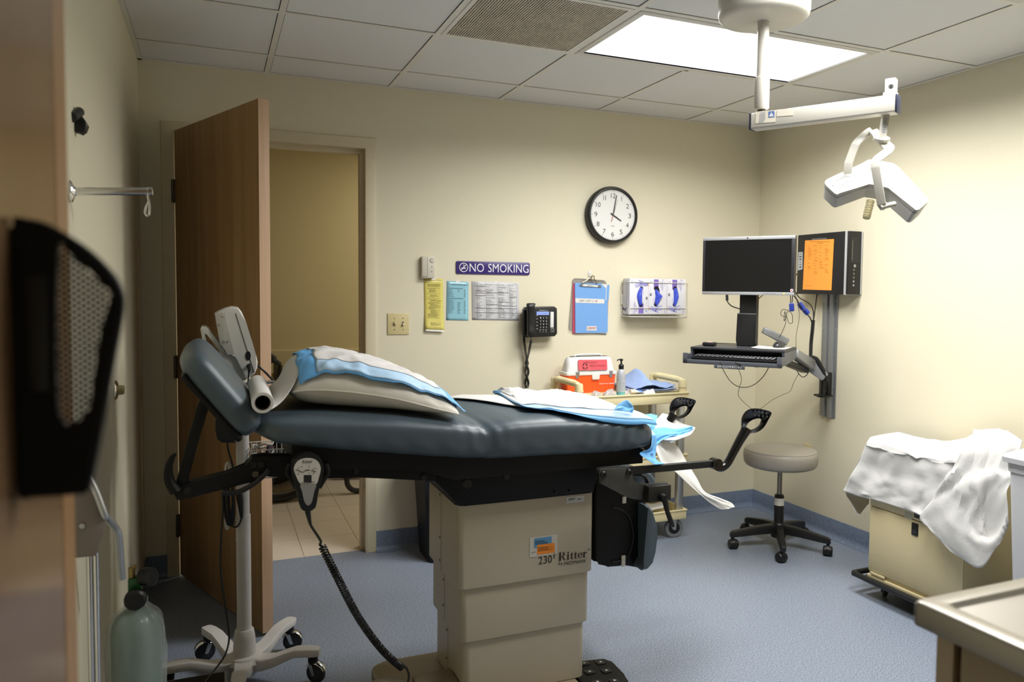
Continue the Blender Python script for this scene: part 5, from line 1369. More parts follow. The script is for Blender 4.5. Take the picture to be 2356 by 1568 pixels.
# tray: shallow box with a pull-out keyboard drawer
def T_(a, b, z): return TO - w_ * a + n_ * b + EZ * z     # a: along the front from its near end, b: depth, z: up
WD, DP = .465, .30
tb = MB(); tb.prism([T_(-.0, 0, -.012), T_(WD, 0, -.012), T_(WD, DP, -.012), T_(0, DP, -.012)], (0, 0, .012), bev=.003); tb.build('tray_top', M_tray, AM)
sb = MB(); sb.prism([T_(0, .0, -.012), T_(0, .02, -.075), T_(0, DP - .02, -.06), T_(0, DP, -.012)], -w_ * .012); sb.prism([T_(WD - .012, 0, -.012), T_(WD - .012, .02, -.06), T_(WD - .012, DP - .04, -.05), T_(WD - .012, DP, -.012)], -w_ * .012); sb.build('tray_side', M_trayg, AM, smooth=False)
MB().prism([T_(.012, .02, -.062), T_(WD - .012, .02, -.062), T_(WD - .012, DP - .02, -.062), T_(.012, DP - .02, -.062)], (0, 0, .006)).build('tray_underside', M_tray, AM, smooth=False)
MB().prism([T_(.008, .13, -.066), T_(WD - .008, .13, -.066), T_(WD - .008, .135, -.066), T_(.008, .135, -.066)], (0, 0, .058)).build('tray_backboard', M_black, AM, smooth=False)
dr = MB(); df = -.085
dr.prism([T_(.008, df, -.066), T_(WD - .008, df, -.066), T_(WD - .008, .12, -.066), T_(.008, .12, -.066)], (0, 0, .006))
dr.build('keyboard_drawer', M_tray, AM, smooth=False)
fr = MB()
fr.prism([T_(-.006, df - .004, -.078), T_(WD + .006, df - .004, -.078), T_(WD + .006, df + .012, -.078), T_(-.006, df + .012, -.078)], (0, 0, .020), bev=.002)
for a in (-.006, WD - .012):
    fr.prism([T_(a, df - .004, -.078), T_(a + .022, df - .004, -.078), T_(a + .022, df + .010, -.078), T_(a, df + .010, -.078)], (0, 0, .052), bev=.002)
    fr.prism([T_(a + .004, df + .008, -.074), T_(a + .018, df + .008, -.074), T_(a + .018, .03, -.074), T_(a + .004, .03, -.074)], (0, 0, .042), bev=.002)
fr.prism([T_(.165, df - .006, -.094), T_(.315, df - .006, -.094), T_(.305, df + .006, -.094), T_(.175, df + .006, -.094)], (0, 0, .018), bev=.002)
fr.build('drawer_front', mat('drawer_slate', '54575e', .4, metal=.25), AM, ang=30)
text_mesh('lettering', 'ERGOTRON', T_(.298, df - .0062, -.0895), w_, EZ, .115, .0095, mat('mark_silver', 'cfd0d2', .4), AM, .0008, .004)
# column that carries the screen
MB().prism([T_(.19, DP - .085, 0), T_(.275, DP - .085, 0), T_(.275, DP - .03, 0), T_(.19, DP - .03, 0)], (0, 0, .30), bev=.006).build('screen_column', M_black, AM)
MB().prism([T_(.183, DP - .10, .0), T_(.282, DP - .10, .0), T_(.282, DP - .125, .03), T_(.282, DP - .105, .17), T_(.183, DP - .105, .17), T_(.183, DP - .125, .03)], n_ * .03, bev=.004).build('column_cover', M_black, AM, ang=25)
beam(T_(.165, DP - .03, .085), T_(.05, DP + .03, .02), .032, .034, .040, M_sil, 'support_arm')

# ---- monitor
MO = thing('monitor', 'dark widescreen monitor with silver bezel above the keyboard tray', 'monitor', tuple(PD(1718, 612, 3.94)))
mc = PD(1719, 611, 3.94); mw = V((.578, -.816, 0)).normalized(); mn = V((.816, .578, 0)).normalized(); mw2, mh = .4725, .293
M_mbz = mat('monitor_silver', 'b9bbbe', .35, metal=.6, var=.03); M_scr = mat('screen_black', '0b0b0c', .3, var=.02, spec=.4)
def Mm(a, z, d=0): return mc + mw * a + EZ * z + mn * d
def slab(a0, a1, z0, z1, d0, d1, m, name, bev=.002): return MB().prism([Mm(a0, z0, d0), Mm(a1, z0, d0), Mm(a1, z1, d0), Mm(a0, z1, d0)], mn * (d1 - d0), bev=bev).build(name, m, MO)
slab(-mw2 / 2, mw2 / 2, -mh / 2, mh / 2, .004, .04, M_black, 'housing', .004)
slab(-mw2 / 2, mw2 / 2, mh / 2 - .0145, mh / 2 + .002, -.002, .03, M_mbz, 'bezel'); slab(-mw2 / 2, mw2 / 2, -mh / 2 - .002, -mh / 2 + .0135, -.002, .03, M_mbz, 'bezel')
slab(-mw2 / 2, -mw2 / 2 + .013, -mh / 2 + .0135, mh / 2 - .0145, -.0005, .02, mat('bezel_dark', '1f1f24', .4), 'bezel', .001); slab(mw2 / 2 - .016, mw2 / 2, -mh / 2 + .0135, mh / 2 - .0145, -.0005, .02, MATS['bezel_dark'], 'bezel', .001)
slab(-mw2 / 2 + .013, mw2 / 2 - .016, -mh / 2 + .0135, mh / 2 - .0145, .0008, .01, M_scr, 'screen', 0)
b_ = MB(); b_.cyl(Mm(0, mh / 2 - .006, -.003), Mm(0, mh / 2 - .006, 0), .004, seg=14); b_.build('webcam', M_black, MO)
c = Mm(mw2 / 2 - .010, -mh / 2 + .023, -.0015); MB().cyl(c, c + mn * .002, .0075, seg=20).build('round_sticker', M_paper, MO); MB().cyl(c - mn * .0004, c, .0045, seg=16).build('sticker_mark', mat('sticker_red', 'b64a52', .5), MO)
c = Mm(mw2 / 2 - .048, -mh / 2 + .006, -.0028); MB().cyl(c, c + mn * .002, .0035, seg=14).build('power_light', mat('amber_led', 'ffb020', .4, emit=1.2), MO)
quads('print', [(0, 0, .07, .0016)], Mm(.08, -mh / 2 + .006, -.0026), mw, EZ, M_ink2, MO); quads('print', [(0, 0, .05, .0012)], Mm(-mw2 / 2 + .01, -mh / 2 + .006, -.0026), mw, EZ, M_ink2, MO)
MB().prism([Mm(-.05, -.05, .04), Mm(.05, -.05, .04), Mm(.05, .05, .04), Mm(-.05, .05, .04)], mn * .03).build('mount_plate', M_black, MO, smooth=False)
MB().prism([Mm(-.03, -.084, .045), Mm(.03, -.084, .045), Mm(.03, .03, .045), Mm(-.03, .03, .045)], mn * .022, bev=.003).build('mount_arm', M_black, MO)
# ---- keyboard, mouse, pad, badge reader
KB = thing('keyboard', 'black computer keyboard in the pull-out drawer', 'keyboard', tuple(T_(.23, -.02, -.06)))
MB().prism([T_(.025, df + .02, -.058), T_(WD - .025, df + .02, -.058), T_(WD - .025, .05, -.055), T_(.025, .05, -.055)], (0, 0, .012), bev=.003).build('key_bed', M_blackm, KB)
kb = MB()
for r in range(6):
    nk = 21 if r else 18; bq = df + .032 + r * .0195
    for k in range(nk):
        if r == 0 and 4 <= k <= 8: continue
        a = .034 + (WD - .068) * (k + .5) / nk; kb.box(T_(a, bq, -.041 + .001 * r), (.0150, .0150, .007), Matrix((w_, n_, EZ)).transposed(), .0025, 1)
    if r == 0: kb.box(T_(.034 + (WD - .068) * 6.5 / 18, bq, -.041), (.105, .0150, .007), Matrix((w_, n_, EZ)).transposed(), .0025, 1)
ko = kb.build('keys', mat('key_black', '26262a', .45), KB); tag(ko, kind='stuff')
MS = thing('mouse', 'black computer mouse on the pale pad at tray end', 'mouse', tuple(T_(.06, .17, .006)))
mm = MB(); rg = []
for k in range(15):
    t = k / 14; s_ = math.sin(PI * min(1, max(.02, t * .97 + .015))) ** .5; rg.append([T_(.062, .12 + .10 * t, .006) + w_ * (.029 * s_ * math.cos(a)) + EZ * (max(-.1, math.sin(a)) * .030 * s_) for a in [2 * PI * i / 20 for i in range(20)]])
mm.loft(rg).build('shell', mat('mouse_grey', '2a2a2c', .35), MS); MB().cyl(T_(.062, .135, .03) - w_ * .003, T_(.062, .135, .03) + w_ * .003, .007, seg=14).build('scroll_wheel', M_black, MS)
MP = thing('mouse_pad', 'thin pale curled mouse pad under the mouse', 'mouse pad', tuple(T_(.08, .15, .001)))
rows = [[T_(.005 + .165 * i / 8, .04 + .18 * j / 8, .0015 + .009 * max(0, i / 8 - .7) ** 1.5 * 2 + .004 * max(0, .2 - i / 8)) for j in range(9)] for i in range(9)]
o = MB().grid(rows).build('pad', mat('pad_pale', 'bdbab0', .7), MP, ang=80); k_ = o.modifiers.new('t', 'SOLIDIFY'); k_.thickness = .002; k_.offset = 1
BR = thing('badge_reader', 'small black badge reader on the far tray corner', 'card reader', tuple(T_(.40, .10, 0)))
MB().prism([T_(.365, .07, .001), T_(.425, .07, .001), T_(.425, .12, .001), T_(.365, .12, .001)], (0, 0, .019), bev=.005, seg=3).build('body', M_black, BR)
MB().prism([T_(.382, .08, .0202), T_(.408, .08, .0202), T_(.408, .11, .0202), T_(.382, .11, .0202)], (0, 0, .0006)).build('label', mat('label_pink', 'd6a9a9', .5), BR, smooth=False)
MB().tube(smooth([T_(.42, .10, .008), T_(.44, .16, .004), T_(.44, .25, .004), T_(.35, .285, .004), T_(.24, .285, .004)], 6), .002, 6).build('lead', M_black, BR)
# ---- computer case on the wall
fx = 3.162
a, b = PX(1836, 541, fx), PX(1945, 533, fx); z0, z1 = 1.398, 1.742
CP = thing('computer', 'black desktop computer hung on the wall above the track', 'computer', (XR - .05, (a.y + b.y) / 2, z0))
M_cpu = mat('cpu_black', '151517', .45, var=.1)
ya, yb2 = a.y, b.y
MB().bb(fx, XR - .004, yb2, ya, z0, z1, bev=.003).build('case', M_cpu, CP)
MB().bb(fx - .002, XR - .004, yb2 - .012, yb2, z0 - .002, z1 + .002, bev=.003).build('silver_trim', mat('trim_silver', 'c3c4c6', .35, metal=.4), CP)
MB().bb(fx + .004, XR - .006, yb2 - .022, yb2 - .011, z0, z1, bev=.004).build('bezel', M_black, CP)
MB().bb(XR - .012, XR - .004, yb2 - .024, yb2 - .011, z0, z1, bev=.002).build('silver_edge', MATS['trim_silver'], CP)
yq = yb2 - .0225
b_ = MB()
b_.bb(fx + .02, fx + .085, yq - .0006, yq + .002, z1 - .17, z1 - .03); b_.build('optical_drive', mat('drive_black', '1d1d20', .3), CP, smooth=False)
b_ = MB(); b_.bb(fx + .03, fx + .034, yq - .0012, yq, z1 - .155, z1 - .05); b_.build('drive_slot', M_ink2, CP, smooth=False)
b_ = MB(); b_.cyl((fx + .052, yq - .001, z1 - .188), (fx + .052, yq + .002, z1 - .188), .0085, seg=20); b_.build('logo_disc', M_alu, CP)
for k in range(5): MB().bb(fx + .042, fx + .052, yq - .0008, yq + .001, z0 + .045 + k * .021, z0 + .056 + k * .021).build('port', M_grey if k in (0, 1) else M_ink2, CP, smooth=False)
xs = fx - .0004
def XQ(pts, th, m, name, par): return MB().prism([PX(x, y, xs) for x, y in pts], (-th, 0, 0)).build(name, m, par, smooth=False)
XQ([(1837, 580), (1847, 579), (1846.5, 619), (1835.5, 622)], .0005, mat('label_grey', 'a6a8aa', .5), 'serial_label', CP)
b_ = MB()
for k in range(6): p = PX(1841.5, 584 + 6 * k, xs - .0009); b_.box(p, (.0004, .02 * rn.uniform(.6, 1), .003 * rn.uniform(.5, 2)))
b_.build('print', M_ink, CP, smooth=False)
XQ([(1868, 548.5), (1902, 546.5), (1902, 550), (1868, 552)], .0006, mat('tape_grey', '5a5a5c', .3), 'tape', CP)
OS = thing('orange_notice', 'orange printed sheet taped on the side of the computer', 'notice', tuple(PX(1885, 610, xs)))
xs -= .001
XQ([(1852.5, 553), (1919, 549.5), (1913, 667.5), (1847, 665.5)], .0008, mat('sheet_orange', 'f29a3c', .55, var=.015), 'paper', OS)
xs -= .0013; b_ = MB()
def dash(px, py, l, hgt=1.2): p, q = PX(px, py, xs), PX(px + l, py, xs); b_.poly([p, q, q - EZ * .0022 * hgt, p - EZ * .0022 * hgt])
for px, py, l in [(1864, 555, 45), (1880, 558.5, 15)]: dash(px, py, l)
for cx in (1859, 1872, 1885, 1898):
    y = 564 + rn.uniform(-1, 1)
    while y < (630 if cx != 1859 else 618):
        if rn.random() > .35: dash(cx + rn.uniform(-1, 1), y, rn.uniform(4, 10), .8)
        y += 2.6
dash(1855, 657, 12, .7); b_.build('print', mat('ink_orange', 'b3641c', .6), OS, smooth=False)
# ---- cables
CG = thing('cable_bundle', 'loose black monitor and computer cables with blue plugs', 'cable', tuple(PD(1820, 680, 4.1)))
def cab(pts, r, m=M_black, name='cable'):
    return MB().tube(smooth([PD(x, y, d) for x, y, d in pts], 8), r, 6).build(name, m, CG)
cab([(1836, 628, 4.25), (1828, 636, 4.2), (1820, 650, 4.15), (1822, 672, 4.1), (1834, 690, 4.1), (1845, 712, 4.2), (1862, 728, 4.3), (1868, 742, 4.35)], .0035)
cab([(1828, 668, 4.1), (1840, 685, 4.15), (1862, 698, 4.3), (1871, 715, 4.4), (1871, 738, 4.4)], .003)
cab([(1880, 676, 4.55), (1876, 705, 4.5), (1872, 738, 4.42)], .003)
cab([(1871, 736, 4.4), (1869, 760, 4.4), (1866, 790, 4.4), (1865, 822, 4.38)], .0105)
cab([(1818, 668, 4.1), (1819, 690, 4.1), (1818, 700, 4.1)], .0025); cab([(1824, 660, 4.1), (1823, 690, 4.1), (1821, 700, 4.1)], .0025)
def plug(a, b, dep, r): p, q = PD(*a, dep), PD(*b, dep); d = (q - p); m_ = MB(); m_.tube([p, p + d * .1, p + d * .9, q], [r * .7, r, r, r * .7], 4); m_.build('vga_plug', mat('plug_blue', '2b3f9c', .4), CG)
plug((1821, 697), (1822, 716), 4.08, .017); plug((1838, 697), (1849, 711), 4.18, .014); plug((1850, 712), (1860, 722), 4.2, .014)
cab([(1815, 714, 4.08), (1800, 712, 4.06), (1797, 724, 4.06), (1808, 728, 4.06), (1812, 716, 4.06), (1822, 722, 4.06), (1823, 742, 4.06), (1815, 742, 4.06), (1810, 728, 4.06), (1804, 738, 4.06), (1806, 716, 4.06), (1808, 740, 4.06), (1800, 762, 4.0), (1793, 776, 3.95)], .0016)
cab([(1672, 678, 4.0), (1673, 692, 4.0), (1684, 704, 4.02), (1704, 711, 4.02), (1712, 718, 4.02)], .003); MB().cyl(PD(1672.5, 678, 4.0), PD(1673, 691, 4.0), .007, seg=10).build('plug', M_black, CG)
cab([(1756, 678, 4.0), (1738, 692, 4.02), (1718, 702, 4.02), (1711, 712, 4.02)], .002)
M_th = mat('thin_cord', '4a4436', .5)
cab([(1656, 831, 3.66), (1665, 852, 3.68), (1681, 877, 3.72), (1703, 890, 3.8), (1730, 887, 3.86), (1754, 868, 3.9), (1770, 842, 3.92), (1776, 824, 3.9)], .0021, M_th)
cab([(1692, 834, 3.7), (1704, 839, 3.72), (1728, 837, 3.78), (1750, 832, 3.85)], .003, M_black); cab([(1728, 835, 3.8), (1730, 841, 3.8), (1742, 844, 3.84), (1758, 840, 3.9), (1771, 826, 3.92)], .0021, M_th)
cab([(1695, 835, 3.7), (1700, 850, 3.75), (1706, 872, 3.8), (1700, 895, 3.85), (1700, 912, 3.9), (1722, 934, 4.0), (1735, 942, 4.1), (1752, 938, 4.2), (1776, 920, 4.3), (1800, 908, 4.35), (1818, 899, 4.4), (1826, 880, 4.4), (1838, 858, 4.38)], .0014, M_th)
cab([(1825, 660, 4.2), (1839, 720, 4.2), (1832, 770, 4.2), (1832, 800, 4.2), (1838, 850, 4.35)], .0014, M_th)
cab([(1832, 848, 4.36), (1838, 860, 4.36), (1848, 867, 4.36), (1858, 860, 4.36), (1860, 852, 4.36)], .0024)
# ================================================================ ceiling-hung surgical light
M_lw = mat('lamp_white', 'c6c3b9', .32, var=.01, spec=.5)
SL = thing('surgical_light', 'white surgical lamp on a jointed arm hung from the ceiling canopy', 'surgical lamp', (1.69, -2.01, H))
cc = PD(1757, 40, 2.59); cx, cy = cc.x, cc.y
MB().lathe([(.148, 0), (.150, -.02), (.150, -.115), (.147, -.128), (.138, -.137), (.12, -.141), (0, -.143)], (cx, cy, H - .001), (0, 0, 1), 64).build('canopy', M_lw, SL, ang=40)
zt_ = H - .143
zs0, zs1 = PD(1756, 176, 2.59).z, PD(1754, 250, 2.59).z
MB().cyl((cx, cy, zt_), (cx, cy, zs0), .0195, seg=28).build('drop_pole', M_lw, SL)
MB().torus((cx, cy, zt_), EZ, .0205, .0022, 32, 6).build('pole_collar', M_alu, SL)
MB().lathe([(.0195, zs0 + .001), (.025, zs0 - .002), (.025, zs1 + .006), (.021, zs1), (0, zs1)], (cx, cy, 0), EZ, 32).build('swivel_sleeve', M_lw, SL)
MB().cyl((cx, cy, zs1 + .001), (cx, cy, zs1 - .012), .014).build('swivel_pin', M_dsteel, SL)
# horizontal arm
a0 = V((cx, cy, 0)); aR = PD(2061, 245, 2.355); ad = V((aR.x - cx, aR.y - cy, 0)).normalized(); an = V((ad.y, -ad.x, 0))
zA = (PD(1750, 271, 2.58).z + aR.z) / 2; hA = .0265
p0, p1 = V((cx, cy, zA)) - ad * .028, V((aR.x, aR.y, zA)) + ad * .004
m = MB(); m.loft([[p + an * x + EZ * z for x, z in ((-.026, -hA), (.026, -hA), (.026, hA), (-.026, hA))] for p in (p0, p1)])
bmesh.ops.bevel(m.b, geom=list(m.b.edges), offset=.005, segments=3, profile=.5, affect='EDGES'); m.build('arm', M_lw, SL)
for p, s_ in ((p0, -1), (p1, 1)):
    MB().box(p + ad * .002 * s_, (.006, .050, hA * 2 + .002), Matrix((ad, an, EZ)).transposed(), .002).build('arm_end_cap', mat('cap_navy', '20243a', .4), SL)
fn = an if (CAM - p0).dot(an) > 0 else -an; fu = EZ.cross(fn) * 1.0
fu = ad if fu.dot(ad) > 0 else ad
def onarm(px, py): return PP(px, py, p0 + fn * .0268, fn)
def aplate(x0, y0, x1, y1, mm, name, lift=0):
    pts = [onarm(x0, y0), onarm(x1, y0 - (x1 - x0) * .085), onarm(x1, y1 - (x1 - x0) * .075), onarm(x0, y1)]
    return MB().prism([p + fn * lift for p in pts], fn * .0004).build(name, mm, SL, smooth=False)
aplate(1738.5, 257, 1784, 284, mat('label_cream', 'dcd6c6', .45), 'instruction_label'); aplate(1787, 252, 1825, 268, MATS['label_cream'], 'blank_label')
aplate(1768, 256.5, 1782, 270.5, mat('warn_blue', '5773a8', .45), 'warning_label', .0005)
b_ = MB(); b_.poly([onarm(*q) + fn * .0012 for q in ((1775, 258), (1780.5, 267), (1769.8, 268))]); b_.build('warning_triangle', M_sw, SL, smooth=False)
b_ = MB(); b_.poly([onarm(*q) + fn * .0016 for q in ((1774.6, 261), (1775.8, 261), (1775.6, 264.5), (1774.9, 264.5))]); b_.poly([onarm(*q) + fn * .0016 for q in ((1774.7, 265.2), (1775.8, 265.2), (1775.8, 266.2), (1774.7, 266.2))]); b_.build('warning_mark', mat('warn_ink', '2a3a5e', .5), SL, smooth=False)
b_ = MB()
for k in range(9):
    y = 259 + 2.8 * k; x0, x1 = (1745, 1763) if k < 7 else (1744, 1760)
    b_.poly([onarm(x0 + rn.uniform(0, 4), y) + fn * .0008, onarm(x1 - rn.uniform(0, 4), y - 1.4) + fn * .0008, onarm(x1 - 2, y - .5) + fn * .0008, onarm(x0 + 2, y + .8) + fn * .0008])
b_.build('print', mat('ink_pale_blue', '8892ac', .5), SL, smooth=False)
# spring block above the arm end, post below it
eD = 2.37
def Bx(x0, y0, x1, y1, dep, th, name, mm, bev=.003):
    o = PD((x0 + x1) / 2, (y0 + y1) / 2, dep); w, h = (x1 - x0) / F_PX * dep, (y1 - y0) / F_PX * dep
    return MB().box(o, (w, th, h), Matrix((ad, an, EZ)).transposed(), bev).build(name, mm, SL)
Bx(2039, 182, 2062, 218, 2.375, .03, 'spring_block', M_lw); Bx(2035, 213, 2063, 227, 2.385, .035, 'spring_base', M_lw)
c = PD(2050, 199, 2.352); MB().cyl(c, c + (CAM - c).normalized() * .003, .0075, seg=18).build('screw', M_alu, SL); MB().box(c + (CAM - c).normalized() * .0032, (.002, .002, .012)).build('screw_slot', M_dark, SL, smooth=False)
q0, q1 = PD(2039, 258, 2.385), PD(2029, 318, 2.385)
d = (q1 - q0).normalized(); s_ = d.cross(AF).normalized(); t_ = s_.cross(d)
m = MB(); m.loft([[q + s_ * x * .0095 + t_ * y * .008 for x, y in ((-1, -1), (1, -1), (1, 1), (-1, 1))] for q in (q0, q1)]); m.build('post', M_lw, SL, smooth=False)
b_ = MB()
for k in range(7):
    cq = q0.lerp(q1, .28 + .085 * k) - t_ * .0084 if t_.dot(AF) > 0 else q0.lerp(q1, .28 + .085 * k) + t_ * .0084
    b_.poly([cq + s_ * x + d * z for x, z in ((-.005, -.0012), (.004 - .002 * (k % 2), -.0012), (.004 - .002 * (k % 2), .0012), (-.005, .0012))])
b_.build('print', MATS['ink_pale_blue'], SL, smooth=False)
# yoke: cross plate, disc, two cranked straps
nh = (AU * .714 - AF * .70).normalized()
cp = PD(2028, 319, 2.385)
MB().lathe([(.0245, -.004), (.0245, .004), (.022, .005), (0, .005)], cp, AU * .8 - AF * .5, 32).build('swivel_disc', M_lw, SL)
MB().prism([PD(x, y, dd) for x, y, dd in ((1999, 301, 2.43), (2018, 295, 2.45), (2058, 335, 2.37), (2038, 344, 2.35))], -(AU * .8 - AF * .5).normalized() * .008, bev=.002).build('yoke_plate', M_lw, SL)
def strap(pts, wd, th, name):
    P_ = [PD(*p) for p in pts]; n = len(P_); r = []
    for i, p in enumerate(P_):
        t = (P_[min(n - 1, i + 1)] - P_[max(0, i - 1)]).normalized(); w2 = (AF.cross(t).normalized() * .86 + AF * .5); w2 = (w2 - t * w2.dot(t)).normalized(); h2 = t.cross(w2)
        r.append([p + w2 * x * .0125 + h2 * y * th for x, y in ((-1, -1), (1, -1), (1, 1), (-1, 1))])
    m_ = MB(); m_.loft(r); bmesh.ops.bevel(m_.b, geom=list(m_.b.edges), offset=.0012, segments=2, profile=.5, affect='EDGES'); return m_.build(name, M_lw, SL, ang=25)
wdv = AR * .7 + AF * .75
strap([(2006, 300, 2.44), (1999, 303, 2.44), (1990, 310, 2.44), (1973, 326, 2.44), (1968, 333, 2.44), (1952, 375, 2.44), (1950, 400, 2.44)], wdv, .003, 'yoke_strap')
strap([(2047, 336, 2.36), (2048, 341, 2.355), (2044, 347, 2.35), (2018, 366, 2.34), (2013, 372, 2.338), (2014, 385, 2.335), (2028, 470, 2.33), (2031, 474, 2.332), (2036, 474, 2.335)], wdv, .003, 'yoke_strap')
m = MB(); m.tube([PD(2026, 478, 2.332), PD(2040, 473, 2.335), PD(2058, 469, 2.345)], .008, 12); m.build('yoke_pin', M_lw, SL)
# lamp head: chevron body with a white vented cover
top = [(1898, 420), (1899, 415), (1905, 410), (1960, 386), (1983, 376), (1996, 368), (2001, 366), (2009, 366.5), (2027, 371), (2050, 373.5), (2058, 376), (2067, 383), (2133, 453), (2136, 458), (2135, 464), (2116, 481), (2110, 483), (2103, 481), (2045, 431), (2027, 426), (1999, 421.5), (1931, 446), (1925, 446.5), (1919, 443), (1901, 426)]
hp = PD(2017, 432, 2.40)
def hh_(px, py, lift=0): return PP(px, py, hp, nh) + nh * lift
tp_ = [hh_(*p) for p in top]
MB().prism(tp_, -nh * .012, bev=.003, seg=3).build('head_cover', mat('lamp_bright_white', 'bdbcb9', .3, var=.005), SL, ang=40)
cen = sum(tp_, V((0, 0, 0))) / len(tp_)
lo = [p - nh * .0125 + (cen - p) * .012 for p in tp_]; lo2 = [p - nh * .052 + (cen - p) * .05 for p in tp_]
MB().loft([lo, lo2]).build('head_housing', mat('lamp_grey', 'c9c9c8', .4, var=.01), SL, ang=40)
MB().loft([[p - nh * .0115 + (cen - p) * .008 for p in tp_], [p - nh * .0135 + (cen - p) * .008 for p in tp_]]).build('head_gasket', M_ink2, SL, ang=40)
MB().prism([PP(x, y, hp - nh * .05, nh) for x, y in ((1935, 462), (1985, 449), (2030, 452), (2085, 492), (2100, 485), (2040, 440), (1990, 432), (1925, 450))], -nh * .003).build('lamp_window', mat('lamp_glass', 'dfe6ea', .1, spec=.8), SL, smooth=False)
sl_ = MB()
def slot(x0, y0, x1, y1, w=.0011):
    a, b = hh_(x0, y0, .0006), hh_(x1, y1, .0006); t = (b - a).normalized(); s__ = nh.cross(t) * w; sl_.poly([a - s__, b - s__, b + s__, a + s__])
for k in range(5):
    slot(1922.5 + 4.6 * k, 413.5 - 2.1 * k + (1.5 if k == 0 else 0), 1926.5 + 4.6 * k, 418.5 - 2.1 * k)
    slot(1931.5 + 4.4 * k, 424 - 2.2 * k + (1 if k == 0 else 0), 1936 + 4.4 * k, 430 - 2.4 * k - (0 if k else 1))
for k in range(4):
    slot(2087 + 6 * k, 447.5 - 2.7 * k + 3.6 * k, 2097 + 4.6 * k, 438 + 4 * k); slot(2088 + 3.6 * k, 453 + 2.6 * k, 2094 + 4.2 * k, 443 + 4.4 * k) if 0 else None
for k in range(4): slot(2087 + 4 * k, 450 + 3 * k, 2093 + 4 * k, 443.5 + 3 * k)
for k in range(7): slot(2031 + 3.6 * k, 384 + 1.2 * k + (0 if k > 1 else 1), 2037 + 3.4 * k, 394 + 1.4 * k)
for k in range(4): slot(1998 + 3 * k, 383 - .3 * k, 2002 + 2.6 * k, 391 - k)
for k in range(4): slot(2020 + 3 * k, 382 + k, 2023 + 3 * k, 388 + k)
for k in range(6): slot(2029 - .4 * k, 398 + 1.9 * k, 2047 - 2 * k, 400.5 + 1.8 * k, .0006)
sl_.build('vent_slots', M_ink2, SL, smooth=False)
for p in ((1916, 427), (2119, 466)): c = hh_(*p, .0004); MB().cyl(c, c + nh * .0008, .0022, seg=12).build('screw', M_ink2, SL)
text_mesh('lettering', 'RITTER 355', hh_(2024, 381.5, .0004), (hh_(2050, 384.5) - hh_(2024, 381.5)), nh.cross(hh_(2050, 384.5) - hh_(2024, 381.5)), .033, .0055, mat('emboss_grey', 'b5b5b2', .4), SL, .0004)
h0, h1 = PD(2003, 462, 2.44), PD(1993, 502, 2.43); hm = MB(); hd_ = (h1 - h0)
hm.lathe([(.0125, 0), (.0118, .006), (.0118, hd_.length - .002), (.0105, hd_.length), (0, hd_.length)], h0, hd_, 20)
for k in range(6): hm.torus(h0 + hd_ * (.15 + .14 * k), hd_, .0118, .0009, 20, 5)
hm.build('handle', mat('handle_cream', 'cfc59a', .45), SL)

# ================================================================ stool
SX, SY = 2.865, -.735
ST = thing('stool', 'round grey padded stool on a black five-star caster base', 'stool', (SX, SY, 0))
M_sv = mat('stool_vinyl', '9d968a', .42, var=.03, scale=60, bump=.05, bscale=300)
zt_, zb_ = .553, .455
MB().lathe([(0, zb_ - .002), (.172, zb_ - .002), (.186, zb_ + .004), (.195, zb_ + .018), (.1985, zb_ + .045), (.1985, zt_ - .035), (.195, zt_ - .018), (.186, zt_ - .008), (.170, zt_ - .002), (.12, zt_ + .001), (0, zt_ + .002)], (SX, SY, 0), EZ, 64).build('seat', M_sv, ST, ang=60)
MB().torus((SX, SY, zt_ - .010), EZ, .1885, .0022, 64, 6).build('seat_seam', M_sv, ST)
MB().lathe([(0, zb_ - .012), (.05, zb_ - .012), (.06, zb_ - .002), (0, zb_ - .002)], (SX, SY, 0), EZ, 24).build('seat_plate', M_black, ST)
MB().cyl((SX, SY, .29), (SX, SY, zb_ - .005), .0135, seg=20).build('gas_column', mat('column_steel', '8d8a82', .3, metal=.9), ST)
MB().lathe([(.026, .10), (.026, .285), (.022, .293), (.0135, .295)], (SX, SY, 0), EZ, 24).build('outer_tube', M_black, ST)
MB().lathe([(.0266, .235), (.0266, .275)], (SX, SY, 0), EZ, 24, cap=False).build('tape_label', M_offw, ST)
MB().lathe([(.04, .058), (.043, .075), (.036, .128), (.027, .138), (0, .138)], (SX, SY, 0), EZ, 24).build('base_hub', M_black, ST)
fa = math.atan2(-.945 - SY, 2.72 - SX)
for k in range(5):
    a = fa + k * 2 * PI / 5; d = V((math.cos(a), math.sin(a), 0)); s_ = V((-d.y, d.x, 0)); c = V((SX, SY, 0)); r = []
    for t, z, w, h in ((.02, .105, .026, .030), (.12, .098, .024, .026), (.22, .084, .021, .021), (.262, .078, .019, .018), (.275, .073, .014, .013)):
        r.append([c + d * t + EZ * z + s_ * w * .8 * x + EZ * h * y * .85 for x, y in ((-1, -1), (1, -1), (1, .5), (.75, 1), (-.75, 1), (-1, .5))])
    MB().loft(r).build('base_leg', M_black, ST, ang=40)
    cc_ = c + d * .262; rz = a + .7 + k
    dd, aa = V((math.cos(rz), math.sin(rz), 0)), V((-math.sin(rz), math.cos(rz), 0)); w_c = cc_ - dd * .012 + EZ * .026
    cm = MB()
    for s__ in (-1, 1): cm.lathe([(0, .004), (.024, .004), (.026, .008), (.026, .018), (.022, .024), (0, .026)], w_c, aa * s__, 24)
    cm.build('caster_wheel', M_black, ST)
    hm = MB(); hm.lathe([(0, -.012), (.0265, -.010), (.028, 0), (.0265, .010), (0, .012)], w_c + EZ * .003, aa, 20); hm.cyl(cc_ + EZ * .035, cc_ + EZ * .07, .008, seg=12); hm.build('caster_hood', M_black, ST)

